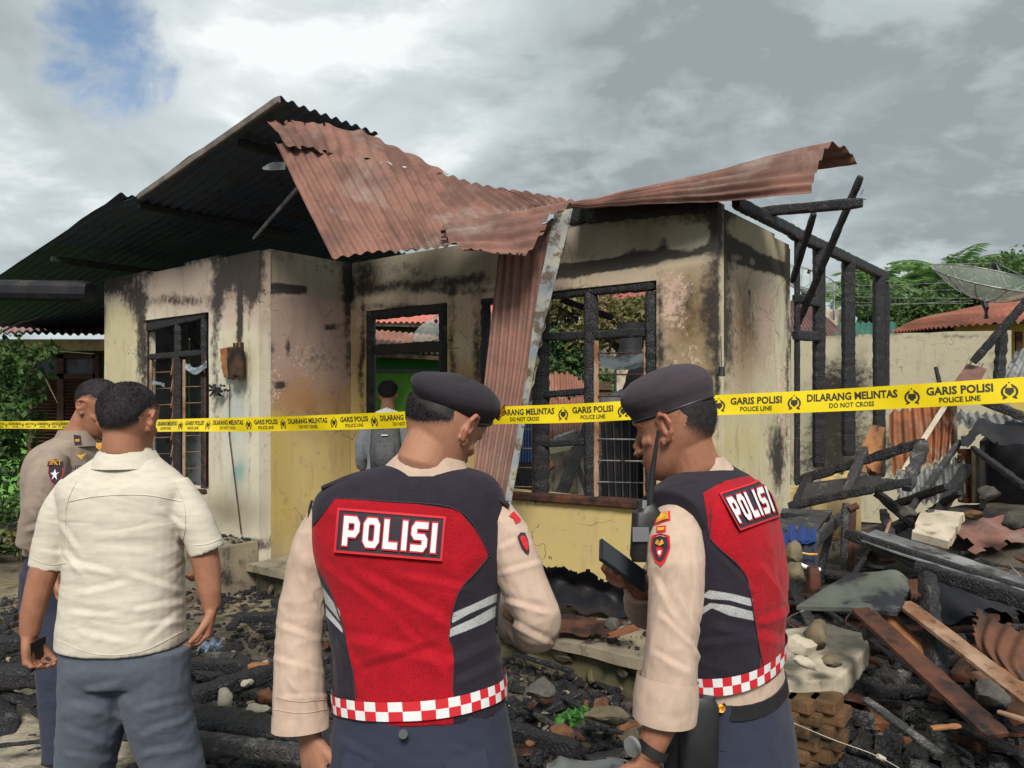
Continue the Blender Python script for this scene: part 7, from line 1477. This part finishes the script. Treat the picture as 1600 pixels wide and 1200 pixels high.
T_(sheet('brown_sheet', [[P(800, 955, 4.7), P(880, 960, 4.7), P(1000, 970, 4.6)], [P(790, 990, 4.45), P(870, 996, 4.4), P(945, 1002, 4.35)]], 3, .01, M['wood_br'], None, nv=12, per=14, rag=(0, .1, .1, .35), rough=.02, seed=55, flip=True), 'flat brown rusted sheet with a ragged front edge on the porch', 'metal sheet')
rock('grey_block', P(958, 984, 4.5), (.15, .12, .11), 'rock_dk', 'grey stone block sitting on the brown sheet on the porch', 'stone', 90, cuts=10)
T_(sheet('bowl_shard', [[P(948, 990, 4.35), P(975, 980, 4.35), P(1000, 972, 4.3)], [P(955, 998, 4.25), P(980, 992, 4.2), P(1002, 985, 4.2)]], 0, 0, M['rust3'], None, nv=8, rag=(.05, .05, .05, .2), rough=.01), 'pinkish curved shard next to the grey block on the porch', 'shard')
pl = thing('small_plant', 'small bright green weed growing at the foot of the porch', 'plant', P(895, 1135, 3.3))
mk('leaves', *leaves(np.array([tuple(P(895 + rnd.gauss(0, 12), 1118 + rnd.gauss(0, 5), 3.3 + rnd.gauss(0, .03))) for _ in range(60)]), .026, 3, 1.6), leafmat('weed_leaf', (.06, .2, .04), (.1, .28, .06), (.05, .15, .04)), pl, smooth=False)
for k in range(5): rod('stem', [P(895, 1138, 3.3), P(880 + k * 8, 1120, 3.3)], .002, M['leaf'], pl, 4)
wr = thing('white_wire', 'thin white wire with a knot hanging low in front of the brick pier', 'wire', P(1330, 1170, 2.8)); rod('strand', [Vector(p) for p in spline([P(1236, 1128, 3.0), P(1300, 1155, 2.9), P(1372, 1182, 2.8), P(1440, 1222, 2.7)], 16)], .0018, M['concrete_pale'], wr, 5); mk('knot', *tube([P(1371, 1181, 2.8), P(1382, 1187, 2.8)], .01, 8), M['concrete_pale'], wr)
# stones in the foundation face of the porch
for k in range(20):
    a = .3 + k * .2; r_ = rock('stone', H(a, -.07, .02 + .08 * (k % 2)), (.2, .06, .1), 'moss' if k % 3 else 'stone', None, None, 200 + k, 2, 6, house)
# scatter: charcoal and plaster crumbs nobody could count
def scatter(name, n, region, sz, mat, seed, zf=None, flat=.6, label=None):
    g = np.random.RandomState(seed); base = np.array([[-1, -1, -1], [1, -1, -1], [1, 1, -1], [-1, 1, -1], [-.7, -.7, 1], [.7, -.8, 1], [.8, .7, 1], [-.7, .8, 1.]]); fb = np.array([[0, 3, 2, 1], [4, 5, 6, 7], [0, 1, 5, 4], [1, 2, 6, 5], [2, 3, 7, 6], [3, 0, 4, 7]])
    c = region(g, n); s_ = (sz[0] + (sz[1] - sz[0]) * g.power(.35, n))[:, None] ; asp = g.uniform(.5, 1.6, (n, 3)) * np.array([1.3, 1, flat]); a = g.uniform(0, 6.28, n); V = base[None] * (1 + g.uniform(-.3, .3, (n, 8, 3))) * (asp * s_ * .5)[:, None, :]
    tl_ = g.uniform(-.5, .5, n); V = np.stack([V[..., 0], V[..., 1] * np.cos(tl_)[:, None] - V[..., 2] * np.sin(tl_)[:, None], V[..., 1] * np.sin(tl_)[:, None] + V[..., 2] * np.cos(tl_)[:, None]], -1)
    V = np.stack([V[..., 0] * np.cos(a)[:, None] - V[..., 1] * np.sin(a)[:, None], V[..., 0] * np.sin(a)[:, None] + V[..., 1] * np.cos(a)[:, None], V[..., 2]], -1) + c[:, None, :]
    o = mk(name, V.reshape(-1, 3), (fb[None] + 8 * np.arange(n)[:, None, None]).reshape(-1, 4), mat, None, False); o['kind'] = 'stuff'; o['label'] = label; o['category'] = 'rubble'
    return o
def gzv(x, y): return np.exp(-((x - 3.7) / 1.5) ** 2 - ((y - 5.3) / 1.7) ** 2) * .55
def reg(x0, x1, y0, y1):
    def f(g, n):
        x = g.uniform(x0, x1, n); y = g.uniform(y0, y1, n); cl = fbm(np.stack([x, y, x * 0], 1), 1.6, 2, 5); x = x + (cl - .5) * .5
        a = (x - O0[0]) * E1[0] + (y - O0[1]) * E1[1]; b = (x - O0[0]) * E2[0] + (y - O0[1]) * E2[1]
        k = ~((a > -3.1) & (a < 3.9) & (b > -.05)) & ~((a > 3.7) & (a < 4.9) & (b > -.14) & (b < 1.1)); x, y = np.where(k, x, x - 4.2), np.where(k, y, 3 + (y % 1))
        return np.stack([x, y, gzv(x, y) + .02], 1)
    return f
M['crumb'] = surf('plaster_crumb', srgb(150, 140, 118), srgb(90, 84, 74), 3, .9)
scatter('charcoal_litter', 26000, reg(-4.2, 4.6, 2.2, 7.5), (.008, .05), M['char'], 1, label='charcoal bits and ash covering the ground around the house')
scatter('plaster_litter', 2200, reg(-3.8, 4.6, 2.2, 7.5), (.006, .035), M['crumb'], 2, label='small plaster and brick crumbs scattered over the ash')
scatter('charcoal_heap', 20000, lambda g, n: (lambda x, y: np.stack([x, y, gzv(x, y) + g.uniform(0, .06, n)], 1))(g.normal(3.4, .95, n), g.normal(5.2, 1.1, n)), (.02, .11), M['char2'], 3, label='heap of charred fragments filling the ruined side yard on the right')
scatter('brick_litter', 420, lambda g, n: (lambda x, y: np.stack([x, y, gzv(x, y) + .03], 1))(g.normal(3.0, 1.1, n), g.normal(4.4, .9, n)), (.03, .12), M['brick'], 4, label='broken brick bits scattered over the charred heap')
scatter('porch_litter', 900, lambda g, n: (lambda a, b: O0 + E1 * a[:, None] + E2 * b[:, None] + np.array([0, 0, .262]))(g.uniform(.3, 4.7, n), g.uniform(-.05, .95, n)), (.006, .04), M['char'], 5, label='burnt crumbs lying on the porch platform')
scatter('plinth_litter', 220, lambda g, n: (lambda a, b: O0 + E1 * a[:, None] + E2 * b[:, None] + np.array([0, 0, .43]))(g.uniform(-1.5, -.05, n), g.uniform(-.2, -.03, n)), (.006, .035), M['char'], 6, label='burnt crumbs lying on the plinth below the left window')

wt_ = thing('wire_tangle', 'loose thin wires and bent rods sticking out of the charred heap at the right', 'wires', (2.9, 4.4, .4))
for k in range(14):
    x, y = rnd.gauss(2.8, .5), rnd.gauss(4.3, .5); z = gz(x, y) + .1; pts = [Vector((x, y, z))]
    for j in range(4): pts.append(pts[-1] + Vector((rnd.uniform(-.2, .25), rnd.uniform(-.15, .15), rnd.uniform(-.08, .14))))
    rod('wire', [Vector(p) for p in spline(pts, 14)], rnd.choice((.0025, .004, .005)), M['galv' if k % 3 else 'wood_br'], wt_, 5)
